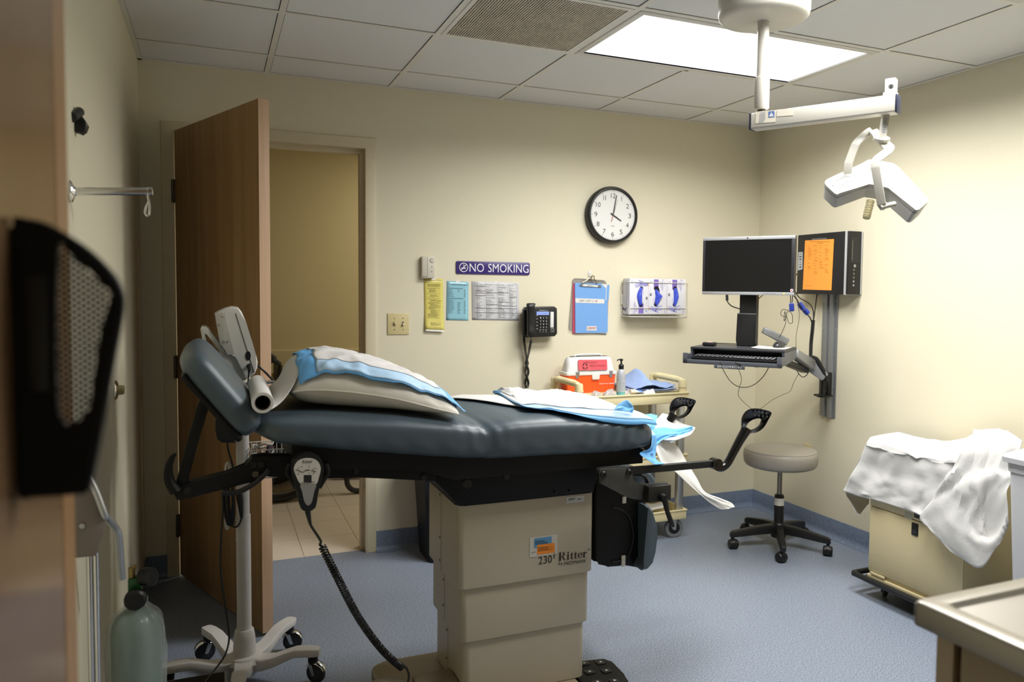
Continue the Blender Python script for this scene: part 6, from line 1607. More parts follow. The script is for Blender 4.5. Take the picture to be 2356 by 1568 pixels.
# ================================================================ beige mobile cabinet under a drape
KX0, KX1, KY0, KY1, KZ0, KZ1 = 2.80, 3.225, -1.935, -1.440, .092, .700
CB_ = thing('mobile_cabinet', 'beige metal cabinet on a black castered dolly under the white drape', 'cabinet', ((KX0 + KX1) / 2, (KY0 + KY1) / 2, 0))
MB().bb(KX0, KX1, KY0, KY1, KZ0, KZ1, bev=.004).build('body', M_beige2, CB_)
zl = .425
MB().bb(KX0 - .008, KX0 + .001, KY0 + .003, KY1 - .003, zl + .002, KZ1 - .005, bev=.002).build('drawer', M_beige2, CB_)
MB().bb(KX0 - .008, KX0 + .001, KY0 + .003, KY1 - .003, KZ0 + .030, zl - .002, bev=.002).build('door', M_beige2, CB_)
MB().bb(KX0 - .010, KX0, KY0, KY1, KZ0 - .004, KZ0 + .012, bev=.002).build('sill', M_beige2, CB_)
MB().bb(KX0 - .0125, KX0 - .007, KY1 - .10, KY1 - .02, KZ0 + .016, KZ0 + .028, bev=.001).build('hinge_strip', M_beige2, CB_)
for (px, py, hgt) in ((2111, 1180, .045), (2105, 1217, .055)):
    p = PX(px, py, KX0 - .009); MB().bb(KX0 - .012, KX0 - .006, p.y - .017, p.y + .017, p.z - hgt / 2, p.z + hgt / 2, bev=.003).build('latch', M_black, CB_)
    MB().bb(KX0 - .0135, KX0 - .011, p.y - .010, p.y + .010, p.z - hgt / 2 + .008, p.z - hgt / 2 + .024, bev=.001).build('latch_tab', mat('latch_grey', '2e2e30', .35), CB_)
MB().bb(KX0 - .0092, KX0 - .0075, PX(2102, 1186, KX0).y, PX(2085, 1186, KX0).y, PX(2092, 1192, KX0).z, PX(2092, 1178, KX0).z).build('faded_label', mat('label_faded', 'b9b6a2', .5), CB_, smooth=False)
MB().bb(KX0 - .02, KX1, KY0 - .02, KY1 + .02, .062, .090, bev=.006).build('dolly_platform', M_black, CB_)
rl = smooth([(KX1, KY1 + .055, .092), (KX0 + .02, KY1 + .055, .092), (KX0 - .035, KY1 + .045, .092), (KX0 - .045, KY1, .092), (KX0 - .045, KY0, .092), (KX0 - .035, KY0 - .045, .092), (KX0 + .02, KY0 - .055, .092), (KX1, KY0 - .055, .092)], 6)
MB().tube(rl, .013, 10).build('bumper_rail', M_black, CB_)
for x in (KX0 + .065, KX1 - .06):
    for y in (KY0 + .04, KY1 - .035): caster(CB_, x, y, .026, .018, 1.0, .062, M_black, M_black, M_black)

DR = thing('drape', 'crumpled white disposable drape thrown over the beige cabinet', 'drape', (2.95, -1.7, .72))
M_dr = mat('drape_white', 'cfcecb', .8, var=.012, bump=.45, bscale=45, spec=.2)
def dgrid(rws, name, n=7, amp=.006, seed=0, creases=20):
    R = [[PX(x, y, xx) for x, y, xx in r] for r in rws]; f1 = crease_field(seed, creases, amp, .07); f2 = crease_field(seed + 50, creases * 2, amp * .4, .035)
    o = MB().grid(crumple_grid(R, n, lambda u_, v_: f1(u_, v_) + f2(u_, v_), V((-1, -.3, .5)))).build(name, M_dr, DR, ang=30)
    k = o.modifiers.new('t', 'SOLIDIFY'); k.thickness = .0008; k.offset = 0; return o
dgrid([
    [(2004, 1004, 3.19), (2036, 999, 3.19), (2072, 995, 3.19), (2110, 1004, 3.19), (2150, 1012, 3.19), (2190, 1014, 3.19), (2232, 1004, 3.19)],
    [(1998, 1012, 2.96), (2032, 1013, 2.96), (2066, 1014, 2.96), (2102, 1022, 2.96), (2140, 1032, 2.96), (2180, 1036, 2.96), (2226, 1022, 2.96)],
    [(1993, 1020, 2.785), (2028, 1028, 2.785), (2062, 1036, 2.785), (2095, 1044, 2.785), (2128, 1052, 2.785), (2168, 1060, 2.785), (2212, 1052, 2.785)],
    [(1991, 1026, 2.776), (2025, 1034, 2.776), (2059, 1042, 2.776), (2092, 1050, 2.776), (2125, 1058, 2.776), (2164, 1067, 2.774), (2206, 1074, 2.772)],
    [(1968, 1075, 2.762), (2004, 1084, 2.774), (2040, 1096, 2.768), (2072, 1104, 2.776), (2110, 1112, 2.770), (2146, 1121, 2.772), (2176, 1128, 2.766)],
    [(1950, 1108, 2.752), (1986, 1120, 2.772), (2022, 1129, 2.766), (2055, 1137, 2.776), (2086, 1147, 2.768), (2116, 1156, 2.772), (2142, 1162, 2.762)],
    [(1939, 1129, 2.745), (1975, 1141, 2.772), (2008, 1149, 2.764), (2040, 1158, 2.774), (2070, 1168, 2.766), (2098, 1177, 2.770), (2122, 1187, 2.758)]], 'hanging_side', 6, .008, 3, 26)
dgrid([
    [(1993, 1021, 2.79), (1999, 1014, 2.90), (2003, 1010, 3.00)],
    [(1968, 1076, 2.765), (1982, 1084, 2.86), (1996, 1092, 2.96)],
    [(1946, 1128, 2.755), (1966, 1140, 2.84), (2000, 1150, 2.92)],
    [(1958, 1155, 2.78), (1974, 1172, 2.83), (1994, 1163, 2.89)],
    [(1972, 1180, 2.80), (1976, 1185, 2.81), (1982, 1178, 2.84)]], 'end_fold', 6, .005, 4, 8)
dgrid([
    [(2226, 1006, 3.16), (2246, 992, 3.16), (2282, 985, 3.16), (2318, 991, 3.16), (2350, 1010, 3.16)],
    [(2220, 1018, 2.92), (2245, 1008, 2.93), (2282, 1003, 2.94), (2320, 1006, 2.95), (2352, 1018, 2.97)],
    [(2216, 1030, 2.765), (2245, 1024, 2.775), (2282, 1020, 2.79), (2318, 1016, 2.80), (2350, 1024, 2.83)],
    [(2192, 1075, 2.748), (2225, 1078, 2.742), (2262, 1082, 2.752), (2296, 1082, 2.756), (2330, 1086, 2.78)],
    [(2170, 1108, 2.742), (2208, 1114, 2.728), (2248, 1106, 2.722), (2292, 1094, 2.742), (2334, 1100, 2.77)],
    [(2148, 1142, 2.738), (2192, 1148, 2.726), (2250, 1146, 2.718), (2266, 1168, 2.752), (2320, 1130, 2.730)],
    [(2119, 1186, 2.738), (2172, 1202, 2.722), (2226, 1204, 2.716), (2274, 1232, 2.745), (2325, 1172, 2.728)],
    [(2140, 1212, 2.736), (2180, 1246, 2.722), (2232, 1250, 2.712), (2282, 1246, 2.716), (2320, 1202, 2.732)],
    [(2166, 1242, 2.736), (2208, 1280, 2.724), (2256, 1306, 2.712), (2290, 1262, 2.720), (2314, 1222, 2.736)]], 'turned_back_flap', 6, .012, 8, 24)

# ================================================================ tall white bin
BX0, BY1 = 2.680, -2.176
TB2 = thing('lidded_bin', 'tall white lidded bin standing between the draped cabinet and sink counter', 'bin', (2.95, -2.40, 0))
M_tb = mat('bin_white', 'c9cacd', .4, var=.008)
cx, cy = BX0 + .20, BY1 - .27
rg = [[V((cx + a, cy + b, z)) for a, b in rrect(w, d, r, 5)] for z, w, d, r in ((.0, .34, .47, .04), (.02, .35, .48, .04), (.757, .395, .535, .03), (.759, .405, .545, .03), (.804, .41, .55, .03))]
MB().loft(rg).build('tub', M_tb, TB2, ang=30)
rg = [[V((cx + a, cy + b, z)) for a, b in rrect(w, d, r, 5)] for z, w, d, r in ((.794, .432, .572, .03), (.812, .436, .576, .03), (.818, .43, .57, .03), (.827, .40, .54, .03), (.850, .33, .46, .05), (.857, .2, .3, .05))]
MB().loft(rg).build('lid', M_tb, TB2, ang=30)

# ================================================================ stainless sink counter at the near right
QX, QY, QZ = 1.058, -3.183, .90
SKB = thing('base_cabinet', 'tan base cabinet with flush door under the steel counter', 'cabinet', (1.8, -3.6, 0))
M_sc = mat('sink_cabinet_tan', 'a6977b', .42, var=.02); M_sc2 = mat('sink_cabinet_edge', 'b9aa8e', .42, var=.02)
MB().bb(QX + .055, 2.9, -4.0, QY - .03, .0, QZ - .045).build('carcass', mat('carcass_dark', '3c3326', .6), SKB, smooth=False)
MB().bb(QX + .030, QX + .056, QY - .060, QY - .028, .0, QZ - .045, bev=.001).build('end_stile', M_sc2, SKB)
MB().bb(QX + .030, QX + .052, -3.62, QY - .073, .10, QZ - .055, bev=.002).build('door', M_sc, SKB)
MB().bb(QX + .030, QX + .052, -3.98, -3.63, .10, QZ - .055, bev=.002).build('door', M_sc, SKB)
MB().bb(QX + .05, 2.9, QY - .031, QY - .026, .0, QZ - .045).build('end_panel', M_sc, SKB, smooth=False)
SK = thing('steel_counter', 'stainless steel sink counter top with raised rim', 'counter', (1.9, -3.6, QZ))
def ctop(z, ins, r): return [V(((QX + 2.95) / 2 + a, (QY - 4.02) / 2 + b, z)) for a, b in rrect(2.95 - QX - 2 * ins, QY + 4.02 - 2 * ins, r, 6)]
MB().loft([ctop(QZ - .042, .006, .012), ctop(QZ - .040, .001, .014), ctop(QZ - .008, 0, .014), ctop(QZ - .002, .003, .014), ctop(QZ, .008, .014), ctop(QZ, .034, .014), ctop(QZ - .0015, .038, .014), ctop(QZ - .0065, .043, .012), ctop(QZ - .008, .048, .012)]).build('counter_top', M_steel, SK, ang=50)
# wall outlet cover, almost hidden by the stool
OT = thing('wall_outlet', 'cream outlet cover edge on the wall behind the grey stool', 'outlet', tuple(PX(1860, 1030, XR)))
a, b = PX(1851, 1016.5, XR), PX(1868, 1017, XR)
MB().bb(XR - .006, XR, b.y, a.y, a.z - .123, a.z - .007, bev=.002).build('cover', M_sp, OT)
# ================================================================ vital-signs monitor on its roll stand
VX, VY = .09, -1.20
VS = thing('vital_signs_monitor', 'white vital signs monitor on a wheeled five-leg stand beside the door', 'patient monitor', (VX, VY, 0))
M_vs = mat('monitor_shell', 'c9c7c1', .42, var=.015); M_st = mat('stand_white', 'cfccc9', .4, var=.015)
m = MB(); m.lathe([(.040, .085), (.036, .16), (.032, .185), (.0285, .19), (0, .19)], (VX, VY, 0), EZ, 32); m.build('hub_cone', M_st, VS)
MB().cyl((VX, VY, .18), (VX, VY, .60), .0245, seg=28).build('pole', M_st, VS)
MB().cyl((VX, VY, .60), (VX, VY, 1.08), .0215, seg=28).build('pole_extension', M_st, VS)
MB().cyl((VX - .0255, VY - .004, .515), (VX - .022, VY, .515), .004, seg=10).build('set_screw', M_alu, VS)
hubm = MB(); hubm.lathe([(0, .050), (.055, .055), (.066, .075), (.055, .095), (.038, .10), (0, .10)], (VX, VY, 0), EZ, 32); hubm.build('base_hub', M_st, VS)
def chrome_caster(x, y, rz, R=.036):
    c = V((x, y, R)); d = V((math.cos(rz), math.sin(rz), 0)); a = V((-d.y, d.x, 0)); c = c + d * .012
    wl = MB().lathe([(0, -.010), (R * .55, -.011), (R * .9, -.010), (R, -.006), (R, .006), (R * .9, .010), (R * .55, .011), (0, .010)], c, a, 28).build('caster_wheel', M_rubber, VS)
    MB().lathe([(0, -.013), (.010, -.0125), (.022, -.0112), (.022, .0112), (.010, .0125), (0, .013)], c, a, 20).build('wheel_disc', mat('hub_grey', '303236', .4), wl)
    MB().cyl(c - a * .015, c + a * .015, .004, seg=10).build('axle', M_chrome, wl)
    f = MB(); r = []
    for k in range(9):
        t = math.radians(55 + 100 * k / 8 - 20); q = c + d * (-math.cos(t) * -1.0) * 0
        ang = math.radians(150 - 125 * k / 8); p = c + d * math.cos(ang) * (R + .006) + EZ * math.sin(ang) * (R + .005)
        wv_ = .015 * (1 - .25 * (k / 8) ** 2); r.append([p - a * wv_ - EZ * .004, p - a * wv_ * .7 + EZ * .001, p + a * wv_ * .7 + EZ * .001, p + a * wv_ - EZ * .004, p - EZ * .003])
    f.loft(r); 
    for s_ in (-1, 1): f.prism([c + a * .0145 * s_ - d * .006 - EZ * .006, c + a * .0145 * s_ + d * .006 - EZ * .004, c + a * .0145 * s_ - d * .006 + EZ * .034, c + a * .0145 * s_ - d * .022 + EZ * .030], a * .002 * s_)
    f.build('caster_hood', M_chrome, VS, ang=50)
    MB().lathe([(.018, 0), (.018, .014), (.012, .016)], c - d * .012 + EZ * (R + .002), EZ, 18).build('caster_stem', M_black, VS)
for k, adeg in enumerate((119, 47, -25, 191, 263)):
    a = math.radians(adeg); d = V((math.cos(a), math.sin(a), 0)); s_ = V((-d.y, d.x, 0)); c = V((VX, VY, 0)); r = []
    for t, zt__, th, w in ((.02, .095, .05, .034), (.07, .088, .040, .030), (.11, .094, .034, .026), (.15, .110, .030, .0245), (.185, .122, .026, .024), (.23, .125, .026, .0235), (.258, .1245, .0245, .021), (.272, .122, .021, .013)):
        z1_, z0_ = zt__, zt__ - th; q = c + d * t
        r.append([q + s_ * w * x + EZ * z for x, z in ((-.95, z0_), (.95, z0_), (1, z0_ + .004), (1, z1_ - .004), (.88, z1_), (-.88, z1_), (-1, z1_ - .004), (-1, z0_ + .004))])
    MB().loft(r).build('leg', M_st, VS, ang=40)
    chrome_caster(VX + d.x * .247, VY + d.y * .247, (-.2, -.35, -.75, 2.6, -1.2)[k] + (0 if k != 0 else 3.6), .036)
# monitor head
my = VY - .085
MY0 = -1.245
def Pm(x, y, yy=MY0): return PY(x, y, yy)
prof = [(494, 722), (505, 716), (518, 710), (535, 706), (549, 708), (556, 717), (566, 740), (578, 778), (589, 815), (593, 832), (592, 846), (586, 860), (566, 874), (560, 866), (546, 818), (524, 817), (518, 800), (506, 791)]
MB().prism([Pm(*p) for p in prof], (0, .17, 0), bev=.006, seg=3).build('monitor_body', M_vs, VS, ang=35)
MB().prism([Pm(x, y, MY0 - .0012) for x, y in ((541, 721), (543, 720), (586, 856), (583.5, 857))], (0, .0012, 0)).build('shell_seam', M_ink2, VS, smooth=False)
MB().prism([Pm(x, y, MY0 - .0005) for x, y in ((494, 722), (519, 722), (529, 775), (540, 812), (524, 817), (516, 800), (506, 791))], (0, -.002, 0), bev=.001).build('side_recess', mat('monitor_grey', 'b3b0a6', .45), VS)
for p, r_ in (((504, 747.5), .0045), ((513, 758), .0012), ((514, 787), .006), ((509, 721), .002)):
    c = Pm(*p, MY0 - .0026); MB().cyl(c, c + V((0, -.001, 0)), r_, seg=16).build('screw_recess', mat('monitor_dark_grey', '8a877e', .5), VS)
for q in (((508, 729), (514, 728.5)), ((522, 789), (524, 784))):
    a, b = Pm(*q[0], MY0 - .003), Pm(*q[1], MY0 - .003); MB().tube([a, b], .0009, 5).build('vent_slit', M_ink, VS)
for p, rx, rz_ in (((571, 818), .0085, .016), ((573, 842), .008, .009)):
    c = Pm(*p, MY0 - .001); n = 20; MB().prism([c + V((rx * math.cos(2 * PI * k / n), 0, rz_ * math.sin(2 * PI * k / n))) for k in range(n)], (0, -.0015, 0)).build('socket', M_dark, VS, smooth=False)
c = Pm(574, 841, MY0 - .002); MB().tube([c, c + V((0, -.016, 0)), c + V((-.002, -.02, -.012)), Pm(573, 858, MY0 - .02)], [.006, .0065, .0055, .003], 10).build('plug', M_black, VS)
MB().tube(smooth([Pm(573, 857, MY0 - .02), Pm(571, 875, MY0 - .01), Pm(569, 900, MY0 + .02), Pm(560, 950, MY0 + .05)], 6), .0026, 6).build('power_lead', M_black, VS)
MB().tube(smooth([Pm(589, 838, MY0 + .05), Pm(604, 850, MY0 + .04), Pm(622, 868, MY0 + .06), Pm(632, 882, MY0 + .08), Pm(628, 905, MY0 + .1)], 6), .004, 8).build('sensor_lead', M_black, VS)
b_ = MB()
for k in range(3): p = Pm(579.5 + .6 * k, 851 + 4.5 * k, MY0 - .0016); b_.box(p, (.004, .0006, .0035))
b_.build('symbol', M_ink2, VS, smooth=False)
# loop handle and cradle
ho_ = [(461, 757), (463, 752), (472, 751), (480, 756), (496, 782), (514, 802), (528, 816), (546, 817), (566, 872), (556, 874), (520, 840), (486, 812), (470, 790)]
MB().prism([Pm(x, y, MY0 + .012) for x, y in ho_[:4] + [(496, 782), (528, 817.5), (520, 823), (494, 795), (477, 766), (471, 764), (468, 770), (474, 790), (486, 810), (478, 806), (466, 786)]], (0, .13, 0), bev=.004, seg=3).build('carry_handle', M_vs, VS, ang=40)
MB().prism([Pm(x, y, MY0 + .012) for x, y in ((514, 803), (528, 816), (546, 817), (566, 872), (556, 875), (520, 842), (498, 818))], (0, .13, 0), bev=.004, seg=3).build('cradle', M_vs, VS, ang=40)
MB().bb(VX - .045, VX + .045, VY - .045, VY + .06, 1.060, 1.082, bev=.006).build('mount_plate', M_offw, VS)
MB().cyl(Pm(600, 880, VY), Pm(632, 878, VY), .006).build('probe_holder', M_chrome, VS)
# power brick, cable cleats, coiled mains lead
a, b = Pm(497, 962, VY - .025), Pm(541, 1019, VY - .025)
MB().prism([Pm(x, y, VY - .028) for x, y in ((495, 968), (499, 962), (538, 965), (541, 1000), (541, 1019), (510, 1018), (499, 1010), (495, 990))], (0, .045, 0), bev=.004).build('power_brick', M_black, VS)
for py in (1076, 1196):
    pts = [Pm(527, py - 8, VY - .01), Pm(523, py - 12, VY - .014), Pm(519, py, VY - .016), Pm(520, py + 16, VY - .016), Pm(524, py + 20, VY - .014), Pm(526, py + 8, VY - .012), Pm(528, py - 2, VY - .008)]
    MB().tube(smooth(pts, 5, True), .0042, 8, closed=True).build('cable_cleat', M_st, VS); MB().cyl(Pm(526, py, VY - .012), V((VX - .018, VY, Pm(526, py, VY).z)), .005, seg=10).build('cleat_stem', M_st, VS)
MB().tube(smooth([Pm(523, 1018, VY - .012), Pm(525, 1035, VY - .014), Pm(533, 1062, VY - .02), Pm(538, 1085, VY - .022), Pm(540, 1100, VY - .022)], 6), .0032, 8).build('power_lead', M_black, VS)
lo_ = MB()
for k, dx in enumerate((0, 4, 9, 13)):
    lo_ = MB(); lo_.tube(smooth([Pm(516 + dx, 1088, VY - .022), Pm(514 + dx, 1130, VY - .026), Pm(516 + dx, 1175, VY - .026), Pm(523 + dx * .6, 1204, VY - .022), Pm(530 + dx * .6, 1200, VY - .018), Pm(535 + dx * .3, 1150, VY - .030), Pm(530 + dx * .3, 1090, VY - .024)], 6), .0030, 6); lo_.build('coiled_lead', M_black, VS)
MB().tube([Pm(548, 1128, VY - .03), Pm(552, 1150, VY - .032), Pm(556, 1190, VY - .03)], [.009, .011, .005], 10).build('mains_plug', M_black, VS)
MB().tube(smooth([Pm(556, 1188, VY - .03), Pm(552, 1202, VY - .03), Pm(543, 1212, VY - .028), Pm(530, 1208, VY - .026)], 6), .003, 6).build('power_lead', M_black, VS)
MB().tube(smooth([Pm(511, 1130, VY - .03), Pm(513, 1170, VY - .03), Pm(509, 1230, VY - .04), Pm(507, 1300, VY - .05), Pm(514, 1365, VY - .06), Pm(524, 1430, VY - .08), Pm(527, 1470, VY - .10), Pm(518, 1505, VY - .14), Pm(498, 1535, VY - .17), PZ(470, 1568, .14)], 8), .0032, 8).build('mains_lead', M_black, VS)
# wire basket
bk = MB(); bx0, bx1, by0, by1, bz0, bz1 = VX + .022, VX + .185, VY - .06, VY + .10, .735, .838
def ring(z, e=0): return [(bx0 + e, by0 + e, z), (bx1 - e, by0 + e, z), (bx1 - e, by1 - e, z), (bx0 + e, by1 - e, z)]
for z, e in ((bz1, 0), (bz0 + .05, .01), (bz0, .02)): bk.tube(ring(z, e), .0022, 6, closed=True)
for k in range(9):
    x = bx0 + .012 + (bx1 - bx0 - .024) * k / 8; bk.tube([(x, by0, bz1), (x, by0 + .02, bz0), (x, by1 - .02, bz0), (x, by1, bz1)], .0013, 5)
for k in range(6):
    y = by0 + .02 + (by1 - by0 - .04) * k / 5; bk.tube([(bx0, y, bz1), (bx0 + .02, y, bz0), (bx1 - .02, y, bz0), (bx1, y, bz1)], .0013, 5)
bk.build('basket', mat('basket_white', 'c9c8c6', .35), VS)
CF = thing('blood_pressure_hose', 'coiled pale grey hose and cuff in the wire basket', 'blood pressure cuff', (VX + .08, VY, .75))
hp_ = []
for k in range(60):
    t = k / 59 * 2 * PI * 3; hp_.append((VX + .068 + .034 * math.cos(t), VY + .012 + .036 * math.sin(t), .760 + .0016 * k + .006 * math.sin(3 * t)))
MB().tube(hp_, .0042, 8).build('hose', mat('hose_grey', 'a7a49d', .45), CF)
cu = MB(); rows = []
for i in range(13):
    t = i / 12; rows.append([(VX + .055 + .006 * j + .02 * math.sin(t * 3), VY - .035 + .06 * t, .748 + .018 * j + .004 * math.sin(6 * t)) for j in range(6)])
o = cu.grid(rows).build('cuff', mat('cuff_plum', '3a2230', .8), CF, ang=80); k_ = o.modifiers.new('t', 'SOLIDIFY'); k_.thickness = .006
# ================================================================ low platform on the floor
q = [PZ(x, y, .12) for x, y in ((340, 1562), (522, 1541))]
LP_ = thing('low_platform', 'low black platform with a thin silver rim near the oxygen cylinder', 'platform', (q[1].x - .1, q[1].y - .15, 0))
px0, px1, py1 = q[1].x - .26, q[1].x, q[1].y
MB().bb(px0, px1, py1 - .30, py1, 0, .112, bev=.006).build('base', M_blackm, LP_)
MB().bb(px0, px1, py1 - .30, py1, .1125, .119, bev=.002).build('rim', M_alu, LP_)
MB().bb(px0 + .008, px1 - .008, py1 - .292, py1 - .008, .118, .1205).build('top_mat', M_black, LP_, smooth=False)

# ================================================================ oxygen cylinder and its trolley
OX, OY = -.205, -1.735
OC = thing('oxygen_cylinder', 'green oxygen cylinder in a clear plastic bag with black regulator', 'gas cylinder', (OX, OY, 0))
MB().lathe([(0, .03), (.060, .03), (.063, .045), (.063, .455), (.060, .475), (.050, .497), (.030, .513), (.018, .52), (.016, .535), (0, .535)], (OX, OY, 0), EZ, 40).build('cylinder', mat('oxygen_green', '2c5a48', .35, var=.06), OC, ang=50)
rg = []
for z, r_ in ((.02, .066), (.08, .070), (.25, .073), (.40, .073), (.46, .071), (.492, .062), (.508, .048), (.52, .034), (.53, .025), (.545, .028)):
    rg.append([V((OX + (r_ + .0035 * math.sin(7 * a + z * 23) + .003 * math.sin(13 * a - z * 41)) * math.cos(a), OY + (r_ + .0035 * math.sin(7 * a + z * 23)) * math.sin(a), z)) for a in [2 * PI * k / 64 for k in range(64)]])
M_bag = mat('clear_bag', 'dfe9e6', .2, var=0, bump=.9, bscale=22, spec=.6, alpha=.28)
MB().loft(rg, cap=False).build('plastic_bag', M_bag, OC, ang=80)
vb = MB(); vb.cyl((OX, OY, .53), (OX, OY, .60), .015, seg=16); vb.box((OX + .0, OY, .585), (.035, .03, .04), None, .004); vb.build('yoke', mat('yoke_green', '1f5a2a', .3), OC)
MB().lathe([(0, 0), (.026, 0), (.028, .004), (.028, .018), (.022, .024), (0, .025)], (OX + .002, OY - .02, .553), (0, -1, 0), 28).build('yoke_handle', M_black, OC)
MB().lathe([(0, 0), (.024, 0), (.026, .01), (.024, .028), (0, .03)], (OX + .02, OY - .012, .607), (.8, -.6, .1), 24).build('flow_knob', M_black, OC)
g = MB(); g.lathe([(0, 0), (.022, 0), (.022, .012), (.019, .014), (0, .014)], (OX + .035, OY, .598), (.85, -.5, 0), 24); g.build('gauge', M_dsteel, OC)
vs = MB(); vs.cyl((OX - .008, OY, .60), (OX - .008, OY, .632), .009, seg=14); vs.box((OX - .002, OY, .633), (.012, .012, .01), None, .002); vs.build('valve_stem', mat('brass', 'a58e58', .35, metal=.8), OC)
TRL = thing('cylinder_trolley', 'grey and chrome cylinder trolley half hidden by the wooden cupboard', 'trolley', (-.25, -2.02, 0))
ty = -2.06
MB().prism([PY(x, y, ty) for x, y in ((150, 1105), (214, 1112), (243, 1198), (236, 1232), (221, 1278), (150, 1286))], (0, .004, 0), bev=.001).build('plate_panel', mat('trolley_grey', '7a7069', .45), TRL)
c = PY(189, 1209, ty - .002); MB().cyl(c, c + V((0, -.003, 0)), .006, seg=14).build('screw', M_alu, TRL)
for px in (205, 220):
    a = PY(px, 1270, ty + .01); MB().cyl((a.x, a.y, .0), a, .0065, seg=14).build('upright_tube', M_chrome, TRL)
MB().bb(PY(196, 1300, ty).x, PY(212, 1300, ty).x, ty + .02, ty + .03, .0, PY(200, 1280, ty).z, bev=.001).build('upright_strip', M_offw, TRL)
MB().tube(smooth([PY(203, 1095, ty), PY(222, 1135, ty), PY(240, 1182, ty), PY(250, 1195, ty + .02), PY(266, 1214, ty + .05), PY(273, 1232, ty + .06), PY(277, 1280, ty + .08), PY(281, 1330, ty + .10)], 8), .0085, 12).build('handle_tube', M_alu, TRL)
MB().bb(-.30, -.19, -2.14, -2.03, .0, .03, bev=.004).build('foot', M_black, TRL)

# ================================================================ fittings on the side wall
DS = thing('door_stop', 'round chrome door stop with tan rubber tip on the side wall', 'door stop', tuple(PX(264, 897, XL)))
c = PX(263, 897, XL)
MB().lathe([(.034, 0), (.034, .004), (.028, .009), (.018, .012), (0, .012)], c, EX, 32).build('rose', M_chrome, DS)
MB().lathe([(.017, .010), (.016, .026), (.013, .030), (0, .030)], c, EX, 24).build('rubber_tip', mat('rubber_tan', 'a39a6a', .6), DS)
WR = thing('wall_rod', 'short chrome rod with end hook sticking out of side wall', 'rod', tuple(PX(165, 437, XL)))
r0 = PX(160, 440, XL); r1 = V((r0.x + .187, r0.y + .0, r0.z)); r1 = PY(352, 440, r0.y); r1.z = r0.z + (r1.z - r0.z) * 1
MB().lathe([(.0095, 0), (.0095, (r1 - r0).length - .012), (.0105, (r1 - r0).length - .011), (.0105, (r1 - r0).length - .001), (.0085, (r1 - r0).length), (0, (r1 - r0).length)], r0, r1 - r0, 24).build('rod', M_chrome, WR)
MB().lathe([(.026, 0), (.026, .004), (.012, .010), (.0095, .014)], r0, r1 - r0, 24).build('flange', M_chrome, WR)
def Ry(x, y, o=0): return PY(x, y, r0.y + o)
MB().tube(smooth([Ry(340, 447), Ry(341, 455), Ry(343, 465), Ry(344, 480), Ry(343, 493), Ry(339, 496), Ry(334, 490), Ry(335, 478), Ry(339, 470), Ry(342, 464)], 5), .0024, 8).build('hook', M_chrome, WR)
BH = thing('wall_bracket', 'small black angled fitting high on the side wall', 'wall fitting', tuple(PX(172, 275, XL)))
bh = [PY(x, y, -1.86) for x, y in ((150, 246), (166, 242), (180, 254), (196, 277), (202, 288), (197, 302), (188, 308), (172, 302), (160, 296), (150, 295))]
MB().prism(bh, (0, .03, 0), bev=.006, seg=3).build('body', M_black, BH)
MB().cyl(PX(165, 270, XL) , V((bh[2].x, -1.845, bh[2].z)), .012).build('stem', M_black, BH)

# ================================================================ tall wooden cupboard and the mesh holder on its face
CU = thing('wooden_cupboard', 'tall glossy wooden cupboard filling the far left edge', 'cupboard', (-.23, -3.7, 0))
fx, ye, yg = -.140, -3.141, -3.209
MB().bb(XL + .002, fx - .002, -4.9, ye - .001, 0, H - .01).build('carcass', M_cupb, CU, smooth=False)
MB().bb(fx - .002, fx, yg + .003, ye, 0, H - .012, bev=.0006).build('edge_stile', M_cupe, CU, smooth=False)
MB().bb(fx - .002, fx, -4.0, yg - .003, 0, H - .012, bev=.0006).build('door', M_cupb, CU, smooth=False)
MB().bb(fx - .002, fx, -4.9, -4.003, 0, H - .012).build('door', M_cupb, CU, smooth=False)
FH = thing('mesh_holder', 'black mesh-sided holder mounted on the wooden cupboard at far left', 'holder', (-.12, -3.40, 1.3))
hy = -3.405
ol = [(12, 530), (20, 514), (40, 512), (90, 520), (140, 545), (200, 585), (250, 635), (268, 665), (274, 695), (268, 740), (250, 835), (222, 990), (196, 1118), (188, 1128), (40, 1138), (34, 1130), (14, 900)]
win = [(132, 575), (160, 585), (205, 622), (250, 668), (252, 690), (232, 760), (214, 870), (200, 950), (132, 952)]
def H_(p, o=0):
    q_ = PY(p[0], p[1], hy + o); q_.x = max(q_.x, fx + .0055); return q_
# frame = outline with the window cut out, as one prism with a slit
fr_ = MB()
oo = smooth([H_(p) for p in ol], 3, True); ww = smooth([H_(p) for p in win], 3, True)
def fillring(m_, O, I, vec):
    B = m_.b
    def loop(P, o): return [B.verts.new(p + o) for p in P]
    for o in (V((0, 0, 0)), V(vec)):
        vo, vi = loop(O, o), loop(I, o)
        es = [B.edges.new((v[i], v[(i + 1) % len(v)])) for v in (vo, vi) for i in range(len(v))]
        bmesh.ops.triangle_fill(B, use_beauty=True, use_dissolve=False, edges=es)
    m_.loft([[p for p in O], [p + V(vec) for p in O]], cap=False); m_.loft([[p for p in I], [p + V(vec) for p in I]], cap=False)
fillring(fr_, oo, ww, (0, .012, 0)); fr_.build('frame', M_blackm, FH, ang=30)
MB().tube([p + V((0, .006, 0)) for p in oo], .0042, 8, closed=True).build('rim', M_blackm, FH)
xs_ = [p.x for p in ww]; zs_ = [p.z for p in ww]; ms = MB(); pit = .0062
def inside(x, z):
    c_ = False; n = len(ww); j = n - 1
    for i in range(n):
        if ((ww[i].z > z) != (ww[j].z > z)) and (x < (ww[j].x - ww[i].x) * (z - ww[i].z) / (ww[j].z - ww[i].z) + ww[i].x): c_ = not c_
        j = i
    return c_
W0, W1, Z0, Z1 = min(xs_), max(xs_), min(zs_), max(zs_)
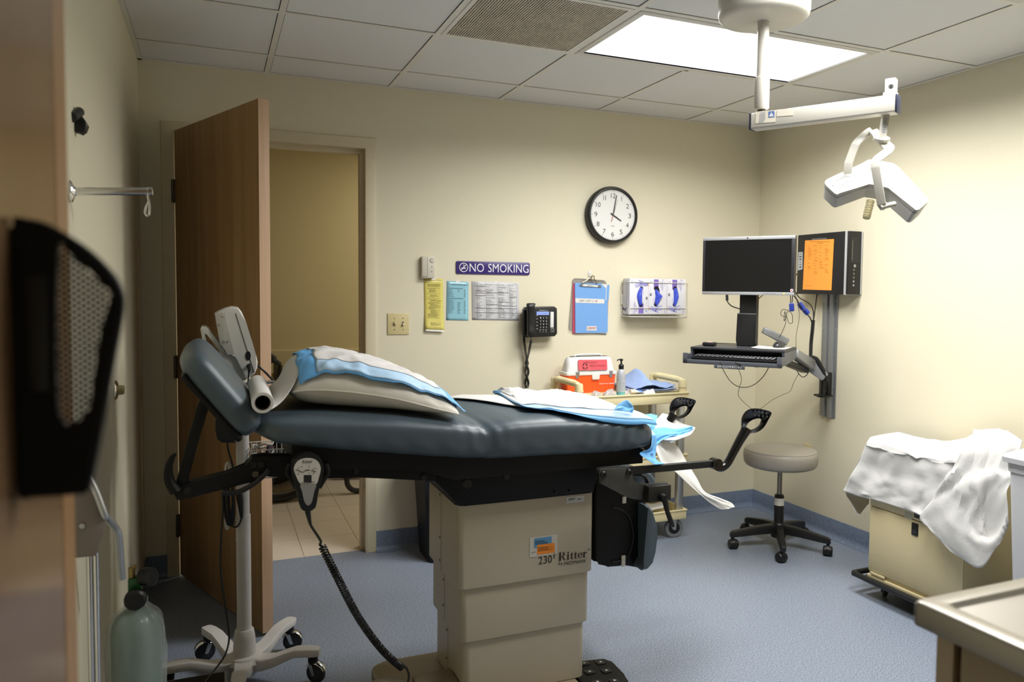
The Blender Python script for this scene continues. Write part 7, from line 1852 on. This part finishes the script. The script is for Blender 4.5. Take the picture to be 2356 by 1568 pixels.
for sgn in (1, -1):
    k = -60
    while k < 90:
        c0 = W0 + k * pit * 1.05; pts = []; run = []
        for s_ in range(0, 140):
            z = Z0 + (Z1 - Z0) * s_ / 139; x = c0 + sgn * (z - Z0) * 1.35
            if inside(x, z): run.append(V((x, hy + .006, z)))
            else:
                if len(run) > 2: ms.tube([run[0], run[-1]], .00105, 4)
                run = []
        if len(run) > 2: ms.tube([run[0], run[-1]], .00105, 4)
        k += 1
ms.build('mesh', M_blackm, FH)
MB().prism([PY(x, y, hy - .002) for x, y in ((52, 632), (108, 632), (112, 900), (60, 900))], (0, .002, 0), bev=.0008).build('inner_plate', mat('dark_slate', '17171c', .35), FH)
MB().bb(fx + .0006, PY(40, 800, hy).x + .004, hy, hy + .06, PY(30, 1130, hy).z, PY(20, 520, hy).z, bev=.002).build('mount', M_blackm, FH)

# ================================================================ wheelchair parked in the corridor
WC = thing('wheelchair', 'black wheelchair parked in the corridor beyond the open door', 'wheelchair', (.6, 1.45, 0))
M_wc = mat('wheelchair_black', '17171a', .5)
def big_wheel(x, y):
    t = MB(); t.torus((x, y, .318), EY, .290, .026, 56, 10); w = t.build('wheel', M_rubber, WC)
    MB().torus((x, y - .03, .318), EY, .25, .009, 48, 8).build('hand_rim', M_dsteel, WC)
    s_ = MB()
    for k in range(6):
        a = math.radians(75 + 60 * k); d = V((math.cos(a), 0, math.sin(a))); s_.tube([V((x, y, .318)) + d * .03, V((x, y, .318)) + d * .275], [.018, .014], 8)
    s_.cyl((x, y - .03, .318), (x, y + .03, .318), .04, seg=20); s_.build('spokes', M_wc, w)
big_wheel(.385, 1.17); big_wheel(.385, 1.68)
for y in (1.21, 1.64):
    f = MB(); f.tube(smooth([(.40, y, .90), (.36, y, .93), (.33, y, .92)], 5), .016, 8); f.tube([(.40, y, .45), (.40, y, .90)], .013, 8); f.tube([(.40, y, .46), (.86, y, .46)], .013, 8); f.tube([(.40, y, .28), (.86, y, .30)], .013, 8); f.tube([(.86, y, .46), (.86, y, .14)], .013, 8); f.tube(smooth([(.86, y, .46), (.95, y, .40), (.99, y, .12)], 5), .012, 8)
    f.build('side_frame', M_wc, WC)
    MB().box((.63, y, .70), (.30, .05, .03), None, .01).build('armrest', M_wc, WC); MB().bb(.50, .74, y - .008, y + .008, .46, .69).build('side_panel', M_wc, WC)
    MB().torus((.90, y, .095), EY, .075, .018, 28, 8).build('caster_wheel', M_rubber, WC)
    MB().box((1.04, y, .10), (.16, .12, .012), None, .004).build('footplate', M_wc, WC)
MB().bb(.42, .84, 1.22, 1.63, .455, .50, bev=.012).build('seat', M_wc, WC); MB().bb(.385, .41, 1.22, 1.63, .50, .88, bev=.008).build('backrest', M_wc, WC)
# ================================================================ light, camera, view
def area(name, loc, sx, sy, power, rot=(0, 0, 0), col=(1, 1, 1), spread=180):
    L = bpy.data.lights.new(name, 'AREA'); L.shape = 'RECTANGLE'; L.size = sx; L.size_y = sy; L.energy = power; L.color = col
    o = bpy.data.objects.new(name, L); COL.objects.link(o); o.location = loc; o.rotation_euler = rot; L.spread = math.radians(spread); return o
LCOL = (.99, .985, .965)
area('troffer_lamp', ((GX[4] + GX[6]) / 2, (GY[2] + GY[3]) / 2, H - .006), 1.12, .52, 38, col=LCOL, spread=160)
area('troffer_lamp', ((GX[4] + GX[6]) / 2, (GY[4] + GY[5]) / 2, H - .006), 1.12, .52, 40, col=LCOL, spread=166)
area('corridor_lamp', (1.9, 1.0, 2.44), 1.1, .5, 17, col=(1, .93, .78))
wd = bpy.data.worlds.new('room_world'); S.world = wd; wd.use_nodes = True
wd.node_tree.nodes['Background'].inputs[0].default_value = (.9, .93, 1, 1); wd.node_tree.nodes['Background'].inputs[1].default_value = .0
cam = bpy.data.cameras.new('camera'); co = bpy.data.objects.new('camera', cam); COL.objects.link(co)
co.matrix_world = Matrix(((AR.x, AU.x, -AF.x, CAM.x), (AR.y, AU.y, -AF.y, CAM.y), (AR.z, AU.z, -AF.z, CAM.z), (0, 0, 0, 1)))
cam.sensor_width = 36; cam.sensor_fit = 'HORIZONTAL'; cam.lens = F_PX * 36 / 2356
cam.shift_x = -(CX - 1178) / 2356; cam.shift_y = (CY_ - 784) / 2356
cam.clip_start = .02
cam.dof.use_dof = True; cam.dof.focus_distance = 3.1; cam.dof.aperture_fstop = 3.2
S.camera = co
S.view_settings.view_transform = 'Standard'; S.view_settings.look = 'None'; S.view_settings.exposure = 0.20; S.view_settings.gamma = 1; S.view_settings.use_curve_mapping = False
S.cycles.max_bounces = 8; S.cycles.diffuse_bounces = 5; S.cycles.caustics_reflective = False; S.cycles.caustics_refractive = False
S.cycles.use_denoising = True; S.cycles.sample_clamp_indirect = 6
